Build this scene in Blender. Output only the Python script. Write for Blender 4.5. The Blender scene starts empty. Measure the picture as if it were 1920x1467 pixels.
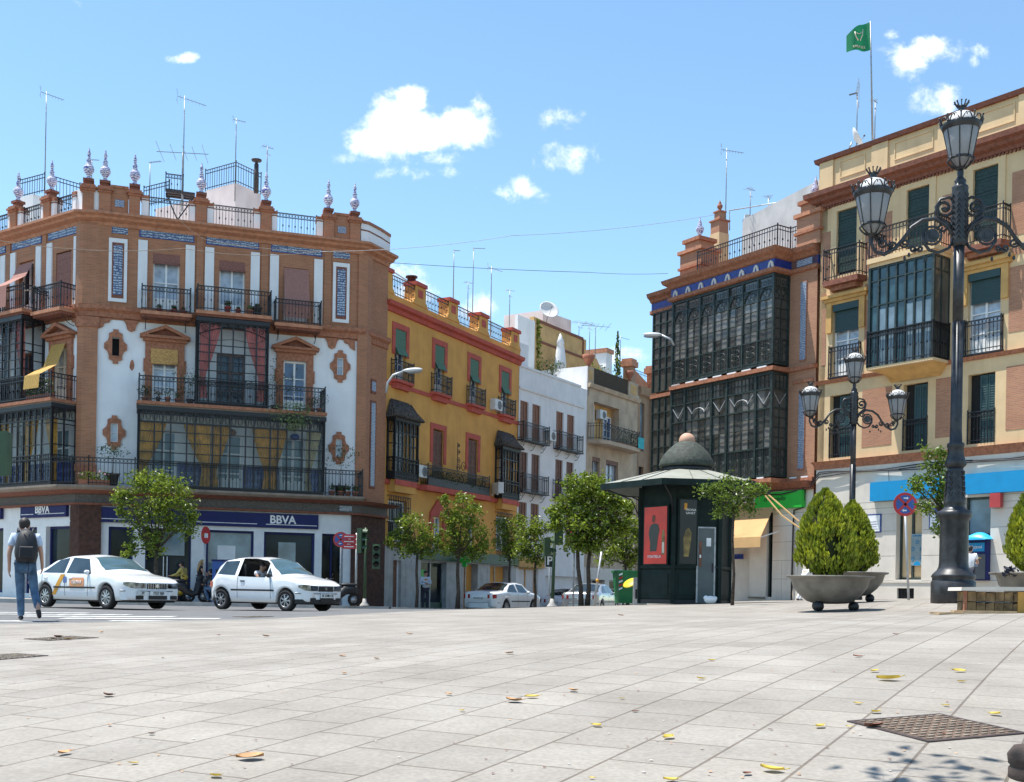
import bpy, bmesh, math, random
from math import sin, cos, pi, radians, atan2, sqrt, tan, floor
from mathutils import Vector, Matrix, noise
import numpy as np
random.seed(7)
SC = bpy.context.scene
COL = SC.collection
# ------------------------------------------------------------------ camera
FPX, PCX, PCY, ROLL, EYE = 2150.0, 960.0, 1113.0, 0.0175, 0.58
cd = bpy.data.cameras.new('camera'); cam = bpy.data.objects.new('camera', cd); COL.objects.link(cam)
cd.sensor_fit = 'HORIZONTAL'; cd.sensor_width = 36; cd.lens = 36 * FPX / 1920
cd.shift_y = (PCY - 733.5) / 1920; cd.clip_start = 0.1; cd.clip_end = 3000
cam.matrix_world = Matrix.Translation((0, 0, EYE)) @ Matrix.Rotation(pi/2, 4, 'X') @ Matrix.Rotation(ROLL, 4, 'Z')
SC.camera = cam
# ------------------------------------------------------------------ exposure
SC.view_settings.view_transform = 'Standard'; SC.view_settings.look = 'None'
SC.view_settings.exposure = 0.78; SC.view_settings.gamma = 1
# ------------------------------------------------------------------ sun
SUN_EL, SUN_DIR = radians(72), Vector((-0.985, 0.17, 0)).normalized()
sv = Vector((SUN_DIR.x * cos(SUN_EL), SUN_DIR.y * cos(SUN_EL), sin(SUN_EL)))
sd = bpy.data.lights.new('sun', 'SUN'); sd.energy = 5.0; sd.angle = radians(0.5); sd.color = (1, .96, .9)
so = bpy.data.objects.new('sun', sd); COL.objects.link(so)
so.rotation_euler = sv.to_track_quat('Z', 'Y').to_euler(); so.location = sv * 100

def ray(u, v):
    dx = (u - PCX) / FPX; dy = (PCY - v) / FPX
    return dx * cos(ROLL) - dy * sin(ROLL), dx * sin(ROLL) + dy * cos(ROLL)
def atz(u, v, z):
    a, b = ray(u, v); d = (z-EYE)/b
    return Vector((a*d, d, z))
def at(u, v, d):
    a, b = ray(u, v)
    return Vector((a * d, d, EYE + b * d))

# ------------------------------------------------------------------ world: sky with small summer clouds
W = bpy.data.worlds.new('World'); SC.world = W; W.use_nodes = True
nt = W.node_tree; nt.nodes.clear()
def N(t, **k):
    n = nt.nodes.new(t)
    for a, b in k.items(): setattr(n, a, b)
    return n
def LK(a, b): nt.links.new(a, b)
sky = N('ShaderNodeTexSky', sky_type='NISHITA', sun_disc=False)
sky.sun_elevation = SUN_EL; sky.sun_rotation = atan2(SUN_DIR.x, SUN_DIR.y)
sky.altitude = 200; sky.air_density = 1.0; sky.dust_density = 0.15; sky.ozone_density = 1.6
tc = N('ShaderNodeTexCoord'); sep = N('ShaderNodeSeparateXYZ'); LK(tc.outputs['Generated'], sep.inputs[0])
def MA(op, a, b=None, clamp=False):
    n = N('ShaderNodeMath', operation=op, use_clamp=clamp)
    for i, x in enumerate((a, b)):
        if x is None: continue
        if hasattr(x, 'links'): LK(x, n.inputs[i])
        else: n.inputs[i].default_value = x
    return n.outputs[0]
ys = MA('MAXIMUM', sep.outputs[1], 0.02)
cx = MA('DIVIDE', sep.outputs[0], ys); cz = MA('DIVIDE', sep.outputs[2], ys)
cmb = N('ShaderNodeCombineXYZ'); LK(cx, cmb.inputs[0]); LK(cz, cmb.inputs[1])
n1 = N('ShaderNodeTexNoise'); n1.inputs['Scale'].default_value = 34; n1.inputs['Detail'].default_value = 10; n1.inputs['Roughness'].default_value = .66; n1.inputs['Distortion'].default_value = .25
LK(cmb.outputs[0], n1.inputs['Vector'])
# clouds: direction (pixel of the photograph -> world direction), half sizes, strength
CL = [(748,232,62,48,1.7),(705,266,44,30,1.6),(800,252,54,36,1.5),(862,238,46,32,1.6),(772,190,32,26,1.6),(895,225,34,40,.9),(815,298,42,20,.8),(775,325,70,13,.62),(690,300,48,14,.6),
      (835,320,26,14,.6),(960,365,52,18,.72),(985,355,26,24,1.0),(1058,222,38,24,.72),(1060,298,48,30,.8),(1120,295,26,24,.55),
      (335,112,22,8,.62),(352,110,20,11,.78),(1705,112,46,32,.92),(1745,95,42,26,.95),(1775,100,32,22,.8),(1840,95,18,20,.62),(1830,115,18,14,.55),(1760,190,46,28,.95),(1675,65,16,9,.7),
      (905,575,40,26,.85),(750,515,44,20,1.0),(770,545,40,25,1.05),(1150,668,60,16,.75),(150,10,60,10,.45),(1630,690,60,14,.5)]
fld = None
for (u, v, ru, rv, am) in CL:
    x, z = ray(u, v)
    s1 = N('ShaderNodeVectorMath', operation='SUBTRACT'); LK(cmb.outputs[0], s1.inputs[0]); s1.inputs[1].default_value = (x, z, 0)
    s2 = N('ShaderNodeVectorMath', operation='MULTIPLY'); LK(s1.outputs[0], s2.inputs[0]); s2.inputs[1].default_value = (FPX/ru/1.15, FPX/rv/1.15, 0)
    s3 = N('ShaderNodeVectorMath', operation='LENGTH'); LK(s2.outputs[0], s3.inputs[0])
    m = N('ShaderNodeMapRange', interpolation_type='SMOOTHSTEP'); LK(s3.outputs['Value'], m.inputs[0])
    m.inputs[1].default_value = 0.1; m.inputs[2].default_value = 1.6; m.inputs[3].default_value = am; m.inputs[4].default_value = 0
    fld = m.outputs[0] if fld is None else MA('MAXIMUM', fld, m.outputs[0])
dens = MA('ADD', fld, MA('MULTIPLY', MA('SUBTRACT', n1.outputs['Fac'], .5), 2.7))
mk = N('ShaderNodeMapRange', interpolation_type='SMOOTHSTEP'); LK(dens, mk.inputs[0])
mk.inputs[1].default_value = .28; mk.inputs[2].default_value = 1.35
fmin = N('ShaderNodeMapRange'); LK(fld, fmin.inputs[0]); fmin.inputs[1].default_value = .02; fmin.inputs[2].default_value = .3
front = MA('GREATER_THAN', sep.outputs[1], 0.05)
mask = MA('MULTIPLY', MA('MULTIPLY', mk.outputs[0], fmin.outputs[0]), front)
gain = N('ShaderNodeMix', data_type='RGBA', blend_type='MULTIPLY'); gain.inputs[0].default_value = 1
LK(sky.outputs[0], gain.inputs[6]); gain.inputs[7].default_value = (1.22, 1.38, 1.34, 1)
mx = N('ShaderNodeMix', data_type='RGBA'); LK(mask, mx.inputs[0]); LK(gain.outputs[2], mx.inputs[6]); mx.inputs[7].default_value = (9.0, 9.2, 9.5, 1)
bg = N('ShaderNodeBackground'); bg.inputs[1].default_value = 0.106; LK(mx.outputs[2], bg.inputs[0])
out = N('ShaderNodeOutputWorld'); LK(bg.outputs[0], out.inputs[0])

# ------------------------------------------------------------------ materials (all procedural)
MATS = {}
def mat(name, col, rough=.6, met=0., var=.12, vs=3., bump=0., bs=40., spec=.5, col2=None, stain=0., trans=0., alpha=None, coat=0., island=0.):
    if name in MATS: return MATS[name]
    m = bpy.data.materials.new(name); m.use_nodes = True; t = m.node_tree; t.nodes.clear()
    def n(k, **kw):
        x = t.nodes.new(k)
        for a, b in kw.items(): setattr(x, a, b)
        return x
    o = n('ShaderNodeOutputMaterial'); p = n('ShaderNodeBsdfPrincipled'); t.links.new(p.outputs[0], o.inputs[0])
    p.inputs['Roughness'].default_value = rough; p.inputs['Metallic'].default_value = met; p.inputs['Specular IOR Level'].default_value = spec
    p.inputs['Coat Weight'].default_value = coat
    if trans: p.inputs['Subsurface Weight'].default_value = 0
    tcn = n('ShaderNodeTexCoord'); nz = n('ShaderNodeTexNoise'); nz.inputs['Scale'].default_value = vs; nz.inputs['Detail'].default_value = 6
    t.links.new(tcn.outputs['Object'], nz.inputs['Vector'])
    mx = n('ShaderNodeMix', data_type='RGBA'); rp = n('ShaderNodeMapRange'); rp.inputs[1].default_value = .3; rp.inputs[2].default_value = .7
    t.links.new(nz.outputs['Fac'], rp.inputs[0]); t.links.new(rp.outputs[0], mx.inputs[0])
    c2 = col2 or tuple(min(1, c * (1 - var * 2)) for c in col[:3]); c1 = tuple(min(1, c * (1 + var * .6)) for c in col[:3])
    mx.inputs[6].default_value = (*c1, 1); mx.inputs[7].default_value = (*c2, 1)
    last = mx.outputs[2]
    if stain:
        n2 = n('ShaderNodeTexNoise'); n2.inputs['Scale'].default_value = .9; n2.inputs['Detail'].default_value = 8; n2.inputs['Roughness'].default_value = .7
        mp = n('ShaderNodeMapping'); mp.inputs['Scale'].default_value = (2.2, 2.2, .35)
        t.links.new(tcn.outputs['Object'], mp.inputs[0]); t.links.new(mp.outputs[0], n2.inputs['Vector'])
        r2 = n('ShaderNodeMapRange'); r2.inputs[1].default_value = .52; r2.inputs[2].default_value = .78; r2.inputs[4].default_value = stain
        t.links.new(n2.outputs['Fac'], r2.inputs[0])
        m2 = n('ShaderNodeMix', data_type='RGBA', blend_type='MULTIPLY'); t.links.new(r2.outputs[0], m2.inputs[0]); t.links.new(last, m2.inputs[6])
        m2.inputs[7].default_value = (.45, .42, .38, 1); last = m2.outputs[2]
    if island:
        g = n('ShaderNodeNewGeometry'); hs = n('ShaderNodeHueSaturation'); r3 = n('ShaderNodeMapRange'); r3.inputs[3].default_value = 1 - island; r3.inputs[4].default_value = 1 + island
        t.links.new(g.outputs['Random Per Island'], r3.inputs[0]); t.links.new(r3.outputs[0], hs.inputs['Value']); t.links.new(last, hs.inputs['Color']); last = hs.outputs[0]
    t.links.new(last, p.inputs['Base Color'])
    if bump:
        b = n('ShaderNodeBump'); b.inputs['Strength'].default_value = bump; b.inputs['Distance'].default_value = .01
        n3 = n('ShaderNodeTexNoise'); n3.inputs['Scale'].default_value = bs; n3.inputs['Detail'].default_value = 4
        t.links.new(tcn.outputs['Object'], n3.inputs['Vector']); t.links.new(n3.outputs['Fac'], b.inputs['Height']); t.links.new(b.outputs[0], p.inputs['Normal'])
    if trans:
        tr = n('ShaderNodeBsdfTranslucent'); t.links.new(last, tr.inputs[0]); ms = n('ShaderNodeMixShader'); ms.inputs[0].default_value = trans
        t.links.new(p.outputs[0], ms.inputs[1]); t.links.new(tr.outputs[0], ms.inputs[2]); t.links.new(ms.outputs[0], o.inputs[0])
    if alpha is not None:      # see-through pane: transparent mixed with a mirror-like coat
        tr = n('ShaderNodeBsdfTransparent'); tr.inputs[0].default_value = (*col[:3], 1); gl = n('ShaderNodeBsdfGlossy'); gl.inputs['Roughness'].default_value = rough
        fr = n('ShaderNodeFresnel'); fr.inputs[0].default_value = 1.5; ad = n('ShaderNodeMath', operation='MULTIPLY_ADD', use_clamp=True); ad.inputs[1].default_value = .55; ad.inputs[2].default_value = alpha
        t.links.new(fr.outputs[0], ad.inputs[0]); ms = n('ShaderNodeMixShader'); t.links.new(ad.outputs[0], ms.inputs[0])
        t.links.new(tr.outputs[0], ms.inputs[1]); t.links.new(gl.outputs[0], ms.inputs[2]); t.links.new(ms.outputs[0], o.inputs[0])
    MATS[name] = m; return m

def brick(name, c1, c2, mortar, w=.24, h=.062, mo=.012, dirt=.25, coord='Object', rot=0, bumps=.35, off=.5, axis='xz', var=None):
    m = bpy.data.materials.new(name); m.use_nodes = True; t = m.node_tree; p = t.nodes['Principled BSDF']
    def n(k, **kw):
        x = t.nodes.new(k)
        for a, b in kw.items(): setattr(x, a, b)
        return x
    tcn = n('ShaderNodeTexCoord'); s = n('ShaderNodeSeparateXYZ'); c = n('ShaderNodeCombineXYZ'); L = t.links.new
    L(tcn.outputs[coord], s.inputs[0])
    if axis == 'xz':
        a = n('ShaderNodeMath', operation='ADD'); L(s.outputs[0], a.inputs[0]); L(s.outputs[1], a.inputs[1]); L(a.outputs[0], c.inputs[0]); L(s.outputs[2], c.inputs[1])
        vec = c.outputs[0]
    else:
        mp = n('ShaderNodeMapping'); mp.inputs['Rotation'].default_value = (0, 0, rot); L(tcn.outputs[coord], mp.inputs[0]); vec = mp.outputs[0]
    b = n('ShaderNodeTexBrick'); L(vec, b.inputs['Vector']); b.offset = off
    b.inputs['Scale'].default_value = 1; b.inputs['Brick Width'].default_value = w; b.inputs['Row Height'].default_value = h
    b.inputs['Mortar Size'].default_value = mo; b.inputs['Mortar Smooth'].default_value = .3; b.inputs['Bias'].default_value = 0
    b.inputs['Color1'].default_value = (*c1, 1); b.inputs['Color2'].default_value = (*c2, 1); b.inputs['Mortar'].default_value = (*mortar, 1)
    nz = n('ShaderNodeTexNoise'); nz.inputs['Scale'].default_value = .8; nz.inputs['Detail'].default_value = 9; nz.inputs['Roughness'].default_value = .65; L(tcn.outputs[coord], nz.inputs['Vector'])
    r = n('ShaderNodeMapRange'); r.inputs[1].default_value = .35; r.inputs[2].default_value = .75; r.inputs[4].default_value = dirt; L(nz.outputs['Fac'], r.inputs[0])
    mxx = n('ShaderNodeMix', data_type='RGBA', blend_type='MULTIPLY'); L(r.outputs[0], mxx.inputs[0]); L(b.outputs['Color'], mxx.inputs[6]); mxx.inputs[7].default_value = (.5, .46, .42, 1)
    last = mxx.outputs[2]
    if axis != 'xz':      # worn stone: fine speckle, dark spots and light scuffs
        n4 = n('ShaderNodeTexNoise'); n4.inputs['Scale'].default_value = 38; n4.inputs['Detail'].default_value = 5; L(tcn.outputs[coord], n4.inputs['Vector'])
        r4 = n('ShaderNodeMapRange'); r4.inputs[1].default_value = .35; r4.inputs[2].default_value = .65; r4.inputs[3].default_value = .87; r4.inputs[4].default_value = 1.07; L(n4.outputs['Fac'], r4.inputs[0])
        h4 = n('ShaderNodeHueSaturation'); L(r4.outputs[0], h4.inputs['Value']); L(last, h4.inputs['Color']); last = h4.outputs[0]
        n5 = n('ShaderNodeTexNoise'); n5.inputs['Scale'].default_value = 9; n5.inputs['Detail'].default_value = 3; n5.inputs['Distortion'].default_value = .6; L(tcn.outputs[coord], n5.inputs['Vector'])
        r5 = n('ShaderNodeMapRange'); r5.inputs[1].default_value = .69; r5.inputs[2].default_value = .73; r5.inputs[4].default_value = .45; L(n5.outputs['Fac'], r5.inputs[0])
        m5 = n('ShaderNodeMix', data_type='RGBA'); L(r5.outputs[0], m5.inputs[0]); L(last, m5.inputs[6]); m5.inputs[7].default_value = (.17, .16, .15, 1); last = m5.outputs[2]
    L(last, p.inputs['Base Color']); p.inputs['Roughness'].default_value = .85
    bp = n('ShaderNodeBump'); bp.inputs['Strength'].default_value = bumps; bp.inputs['Distance'].default_value = .008; bp.invert = True
    L(b.outputs['Fac'], bp.inputs['Height'])
    if axis != 'xz':
        b2 = n('ShaderNodeBump'); b2.inputs['Strength'].default_value = .35; b2.inputs['Distance'].default_value = .004; L(n4.outputs['Fac'], b2.inputs['Height']); L(bp.outputs[0], b2.inputs['Normal']); L(b2.outputs[0], p.inputs['Normal'])
    else: L(bp.outputs[0], p.inputs['Normal'])
    MATS[name] = m; return m

def azulejo(name, base, ink, scale=7., mix=.5):
    m = bpy.data.materials.new(name); m.use_nodes = True; t = m.node_tree; p = t.nodes['Principled BSDF']; L = t.links.new
    def n(k, **kw):
        x = t.nodes.new(k)
        for a, b in kw.items(): setattr(x, a, b)
        return x
    tcn = n('ShaderNodeTexCoord'); s = n('ShaderNodeSeparateXYZ'); c = n('ShaderNodeCombineXYZ'); a = n('ShaderNodeMath', operation='ADD')
    L(tcn.outputs['Object'], s.inputs[0]); L(s.outputs[0], a.inputs[0]); L(s.outputs[1], a.inputs[1]); L(a.outputs[0], c.inputs[0]); L(s.outputs[2], c.inputs[1])
    v = n('ShaderNodeTexVoronoi', feature='DISTANCE_TO_EDGE'); v.inputs['Scale'].default_value = scale; v.inputs['Randomness'].default_value = .55; L(c.outputs[0], v.inputs['Vector'])
    w = n('ShaderNodeTexWave', wave_type='RINGS'); w.inputs['Scale'].default_value = scale * .32; w.inputs['Distortion'].default_value = 5; w.inputs['Detail'].default_value = 3; L(c.outputs[0], w.inputs['Vector'])
    r = n('ShaderNodeMapRange'); r.inputs[1].default_value = .04; r.inputs[2].default_value = .12; L(v.outputs['Distance'], r.inputs[0])
    mu = n('ShaderNodeMath', operation='MULTIPLY'); L(r.outputs[0], mu.inputs[0]); rr = n('ShaderNodeMapRange'); rr.inputs[1].default_value = mix - .15; rr.inputs[2].default_value = mix + .15; L(w.outputs['Fac'], rr.inputs[0]); L(rr.outputs[0], mu.inputs[1])
    mx = n('ShaderNodeMix', data_type='RGBA'); L(mu.outputs[0], mx.inputs[0]); mx.inputs[6].default_value = (*ink, 1); mx.inputs[7].default_value = (*base, 1)
    L(mx.outputs[2], p.inputs['Base Color']); p.inputs['Roughness'].default_value = .25
    MATS[name] = m; return m

# ------------------------------------------------------------------ mesh builder
class MB:
    def __init__(s, M=None): s.v = []; s.f = []; s.m = []; s.s = []; s.mats = []; s.M = M
    def add(s, vs, fs, m, sm=False):
        b = len(s.v)
        if s.M is not None: vs = [s.M @ Vector(p) for p in vs]
        s.v += [tuple(p) for p in vs]
        if m not in s.mats: s.mats.append(m)
        k = s.mats.index(m)
        for f in fs: s.f.append(tuple(b + i for i in f)); s.m.append(k); s.s.append(sm)
        return s
    def box(s, x0, x1, y0, y1, z0, z1, m):
        return s.add([(x0,y0,z0),(x1,y0,z0),(x1,y1,z0),(x0,y1,z0),(x0,y0,z1),(x1,y0,z1),(x1,y1,z1),(x0,y1,z1)],
                     [(0,3,2,1),(4,5,6,7),(0,1,5,4),(1,2,6,5),(2,3,7,6),(3,0,4,7)], m)
    def bar(s, a, b, w, m, h=None):     # square bar between two points
        a = Vector(a); b = Vector(b); d = (b - a)
        if d.length < 1e-6: return s
        d.normalize(); up = Vector((0,0,1)) if abs(d.z) < .9 else Vector((0,1,0))
        x = d.cross(up).normalized() * w / 2; y = d.cross(x).normalized() * (h or w) / 2
        return s.add([a-x-y,a+x-y,a+x+y,a-x+y,b-x-y,b+x-y,b+x+y,b-x+y], [(0,3,2,1),(4,5,6,7),(0,1,5,4),(1,2,6,5),(2,3,7,6),(3,0,4,7)], m)
    def tube(s, pts, r, m, n=6, sm=True, cap=True):
        pts = [Vector(p) for p in pts]; k = len(pts); rs = r if isinstance(r, (list, tuple)) else [r] * k
        vs = []; prev = None
        for i, p in enumerate(pts):
            d = (pts[min(i+1,k-1)] - pts[max(i-1,0)])
            if d.length < 1e-9: d = Vector((0,0,1))
            d.normalize()
            if prev is None: x = d.cross(Vector((0,0,1)) if abs(d.z) < .9 else Vector((1,0,0))).normalized()
            else:
                x = (prev - d * prev.dot(d))
                x = x.normalized() if x.length > 1e-6 else d.orthogonal().normalized()
            prev = x; y = d.cross(x)
            for j in range(n):
                a = 2*pi*j/n; vs.append(p + (x*cos(a) + y*sin(a)) * rs[i])
        fs = [(i*n+j, i*n+(j+1)%n, (i+1)*n+(j+1)%n, (i+1)*n+j) for i in range(k-1) for j in range(n)]
        if cap: fs += [tuple(range(n-1,-1,-1)), tuple((k-1)*n+j for j in range(n))]
        return s.add(vs, fs, m, sm)
    def lathe(s, c, prof, m, n=16, sm=True, flute=0., nf=8):
        cx, cy, cz0 = c; vs = []; k = len(prof)
        for r, z in prof:
            for j in range(n):
                a = 2*pi*j/n; rr = r * (1 + flute * cos(nf * a)) if flute else r
                vs.append((cx + rr*cos(a), cy + rr*sin(a), cz0 + z))
        fs = [(i*n+j, i*n+(j+1)%n, (i+1)*n+(j+1)%n, (i+1)*n+j) for i in range(k-1) for j in range(n)]
        if prof[0][0] > 1e-4: fs.append(tuple(range(n-1,-1,-1)))
        if prof[-1][0] > 1e-4: fs.append(tuple((k-1)*n+j for j in range(n)))
        return s.add(vs, fs, m, sm)
    def ball(s, c, r, m, n=10, sc=(1,1,1)):
        prof = [(sin(pi*i/(n//2+1)), -cos(pi*i/(n//2+1))) for i in range(n//2+2)]
        vs = []; fs = []; k = len(prof)
        for a, z in prof:
            for j in range(n): vs.append((c[0]+r*sc[0]*a*cos(2*pi*j/n), c[1]+r*sc[1]*a*sin(2*pi*j/n), c[2]+r*sc[2]*z))
        fs = [(i*n+j, i*n+(j+1)%n, (i+1)*n+(j+1)%n, (i+1)*n+j) for i in range(k-1) for j in range(n)]
        return s.add(vs, fs, m, True)
    def prism(s, poly, a, b, m, ax='y'):   # poly in xz extruded along y (ax y), in xy along z (ax z), in yz along x (ax x)
        f = {'y': lambda p, t: (p[0], t, p[1]), 'z': lambda p, t: (p[0], p[1], t), 'x': lambda p, t: (t, p[0], p[1])}[ax]
        n = len(poly); vs = [f(p, a) for p in poly] + [f(p, b) for p in poly]
        return s.add(vs, [tuple(range(n)), tuple(range(2*n-1, n-1, -1))] + [(i, i+n, (i+1)%n+n, (i+1)%n) for i in range(n)], m)
    def poly(s, pts, m): return s.add(pts, [tuple(range(len(pts)))], m)
    def strip(s, path, prof, m, closed=False):   # prof [(out, z)] swept along a plan path [(x, y)], outward = right of travel
        k = len(path); q = len(prof); vs = []
        for i, p in enumerate(path):
            p = Vector(p)
            d0 = (p - Vector(path[i-1])).normalized() if (i > 0 or closed) else None
            d1 = (Vector(path[(i+1) % k]) - p).normalized() if (i < k-1 or closed) else None
            if d0 is None: d0 = d1
            if d1 is None: d1 = d0
            n0 = Vector((d0.y, -d0.x)); n1 = Vector((d1.y, -d1.x)); nn = (n0 + n1); nn = nn / max(.3, nn.dot(n0))
            for o, z in prof: vs.append((p.x + nn.x*o, p.y + nn.y*o, z))
        fs = [(i*q+j, ((i+1)%k)*q+j, ((i+1)%k)*q+(j+1)%q, i*q+(j+1)%q) for i in range(k if closed else k-1) for j in range(q)]
        if not closed: fs += [tuple(range(q)), tuple((k-1)*q+j for j in range(q-1,-1,-1))]
        return s.add(vs, fs, m)
    def build(s, name, parent=None, mods=None):
        me = bpy.data.meshes.new(name); me.from_pydata(s.v, [], s.f)
        for m in s.mats: me.materials.append(MATS[m])
        me.polygons.foreach_set('material_index', s.m); me.polygons.foreach_set('use_smooth', s.s)
        bm = bmesh.new(); bm.from_mesh(me); bmesh.ops.recalc_face_normals(bm, faces=bm.faces); bm.to_mesh(me); bm.free()
        o = bpy.data.objects.new(name, me); COL.objects.link(o)
        if parent is not None: o.parent = parent
        return o

def tag(o, label, cat, group=None, kind=None):
    o['label'] = label; o['category'] = cat
    if group: o['group'] = group
    if kind: o['kind'] = kind
    return o
def thing(name, label, cat, loc=(0,0,0), rz=0., group=None):
    o = bpy.data.objects.new(name, None); COL.objects.link(o); o.location = loc; o.rotation_euler = (0, 0, rz); o.empty_display_size = .3
    return tag(o, label, cat, group)
def struct(mb, name):
    o = mb.build(name); o['kind'] = 'structure'; return o
def copy_tree(o, parent=None):
    c = o.copy(); COL.objects.link(c)
    if parent is not None: c.parent = parent
    for ch in list(o.children): copy_tree(ch, c)
    return c
def text(s, size, m, M, parent=None, name='lettering', ext=.004, sx=1., bold=0.):
    cu = bpy.data.curves.new(name, 'FONT'); cu.body = s; cu.size = size; cu.extrude = ext; cu.offset = bold; cu.align_x = 'CENTER'; cu.align_y = 'CENTER'; cu.resolution_u = 3
    tmp = bpy.data.objects.new(name, cu); me = bpy.data.meshes.new_from_object(tmp); me.materials.clear(); me.materials.append(MATS[m]); bpy.data.objects.remove(tmp)
    o = bpy.data.objects.new(name, me); COL.objects.link(o)
    if parent is not None: o.parent = parent
    o.matrix_local = M @ Matrix.Rotation(pi/2, 4, 'X') @ Matrix.Diagonal((sx, 1, 1, 1))
    return o

class Fac:       # a facade plane: local x to the right along the wall, y into the building, z up
    def __init__(s, ox, oy, ang):
        s.o = (ox, oy); s.a = radians(ang); s.d = (cos(s.a), sin(s.a)); s.n = (-sin(s.a), cos(s.a))
    def sz(s, u, v, y=0):
        ox = s.o[0]+s.n[0]*y; oy = s.o[1]+s.n[1]*y; rx, rz = ray(u, v)
        t = (rx*oy-ox)/(s.d[0]-rx*s.d[1]); Y = oy+t*s.d[1]
        return t, EYE+rz*Y
    def w(s, x, y, z=0): return Vector((s.o[0]+s.d[0]*x+s.n[0]*y, s.o[1]+s.d[1]*x+s.n[1]*y, z))
    def root(s, name, label, cat='building'): return thing(name, label, cat, (s.o[0], s.o[1], 0), s.a)

# ------------------------------------------------------------------ terrain height (thin plate spline through surveyed points)
TP = [(0,2,-.43),(0,5,-.25),(2.2,5,-.2),(-2.2,5,-.32),(4,3,-.3),(-4,3,-.5),(0,8,-.07),(3,8,.0),(-3,8,-.17),(0,12,.07),(-5,12,-.1),(5,12,.2),(0,17,.15),(-8.4,19.6,-.02),(-4.2,19,.04),(-2.7,22.5,.12),
      (-1,26,.17),(1,29,.2),(4.9,33,.33),(5.6,21.5,.31),(6,27,.4),(8.6,22,.55),(7.7,18.5,.38),(8.6,19.5,.38),(-10.7,30.4,0),(-7,31.4,0),(-10,40,-.03),(-16,38,-.03),(-6,43,-.1),(-14,22,-.05),(-3,46,-.18),
      (-.5,52,-.36),(3.3,55,-.4),(5,62,-.5),(9,75,-.6),(3,70,-.6),(3,42,.1),(7,45,.3),(10,46,.42),(12,44,.5),(15,40,.64),(19,35,.7),(13,30,.6),(12,22,.6),(-20,30,-.05),(-25,60,0),(25,30,.7),(8,50,.15),(0,44,0.0)]
P_ = np.array([(a, b) for a, b, c in TP], float); Z_ = np.array([c for a, b, c in TP], float)
def _phi(r): return np.where(r > 1e-9, r*r*np.log(np.maximum(r, 1e-9)), 0)
_K = _phi(np.linalg.norm(P_[:,None]-P_[None], axis=2)) + np.eye(len(P_)) * .6
_A = np.block([[_K, np.c_[np.ones(len(P_)), P_]], [np.c_[np.ones(len(P_)), P_].T, np.zeros((3,3))]])
_c = np.linalg.solve(_A, np.r_[Z_, 0, 0, 0])
def T(x, y):
    x = max(-28, min(28, x)); y = max(-2, min(76, y))
    r = _phi(np.hypot(P_[:,0]-x, P_[:,1]-y)); return float(r @ _c[:-3] + _c[-3] + _c[-2]*x + _c[-1]*y)
def gp(u, d, dz=0.):       # point on the ground below pixel column u at depth d
    x = ray(u, 1120)[0] * d; return Vector((x, d, T(x, d) + dz))
def zof(v, d, u=960): return EYE + ray(u, v)[1] * d
# ------------------------------------------------------------------ shared materials
brick('red_brick', (.50,.195,.085), (.38,.145,.065), (.36,.22,.15), dirt=.45)
brick('warm_brick', (.48,.215,.115), (.39,.165,.09), (.38,.25,.17), dirt=.45)
mat('brick_trim', (.40,.16,.085), .8, var=.2, vs=9, bump=.4, bs=25)
mat('brick_trim_dark', (.24,.085,.05), .8, var=.2, vs=9, bump=.3)
mat('terracotta_trim', (.50,.22,.12), .75, var=.15, vs=6, bump=.2)
mat('white_plaster', (.80,.80,.80), .85, var=.04, vs=1.4, bump=.25, bs=20, stain=.25)
mat('white_plaster_old', (.78,.77,.75), .85, var=.05, vs=1.2, bump=.25, bs=20, stain=.35)
mat('ochre_plaster', (.69,.35,.085), .85, var=.1, vs=1.1, bump=.25, bs=18, stain=.35)
mat('red_paint', (.50,.085,.055), .75, var=.12, vs=3, stain=.2)
mat('cream_plaster', (.68,.49,.275), .85, var=.07, vs=1.3, bump=.2, bs=20, stain=.25)
mat('yellow_trim', (.62,.36,.12), .8, var=.1, vs=3)
mat('pale_ochre', (.60,.38,.16), .85, var=.12, vs=1.5, bump=.3, stain=.45)
mat('beige_stucco', (.52,.40,.28), .9, var=.14, vs=1.3, bump=.4, stain=.6)
mat('brown_stucco', (.36,.24,.15), .9, var=.12, vs=2, bump=.3, stain=.4)
mat('pink_render', (.78,.64,.60), .9, var=.1, vs=1, stain=.35)
mat('grey_render', (.50,.50,.50), .9, var=.12, vs=1.2, stain=.3)
mat('pale_stone', (.66,.60,.52), .7, var=.06, vs=1.5, bump=.15, stain=.28)
mat('stone_dark', (.26,.205,.16), .8, var=.12, vs=3, bump=.3, stain=.5)
mat('marble_clad', (.42,.42,.41), .55, var=.13, vs=2.2, bump=.1, stain=.4)
mat('joint', (.28,.26,.23), .9)
mat('iron', (.012,.012,.016), .5, var=.25, vs=12, spec=.5)
mat('iron_rust', (.06,.04,.035), .6, var=.3, vs=9)
mat('green_iron', (.028,.045,.042), .45, var=.3, vs=8)
mat('lamp_iron', (.042,.043,.046), .42, .2, var=.3, vs=7, bump=.15, bs=30)
mat('steel_pole', (.30,.31,.32), .45, .6, var=.15, vs=9)
mat('galvanised', (.45,.46,.47), .5, .5, var=.15, vs=6)
mat('frieze_dark', (.055,.05,.048), .7, var=.45, vs=22, bump=.8, bs=18, col2=(.15,.145,.14))
azulejo('azulejo', (.42,.50,.57), (.07,.09,.18), 10, .42)
azulejo('azulejo_pale', (.45,.48,.50), (.14,.18,.28), 16, .45)
azulejo('azulejo_blue', (.06,.10,.34), (.02,.04,.2), 3, .5)
azulejo('finial_tile', (.82,.78,.80), (.10,.09,.30), 14, .16)
mat('cobalt', (.02,.045,.26), .3, var=.2, vs=5)
mat('white_paint', (.80,.80,.79), .5, var=.05, vs=6)
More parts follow.
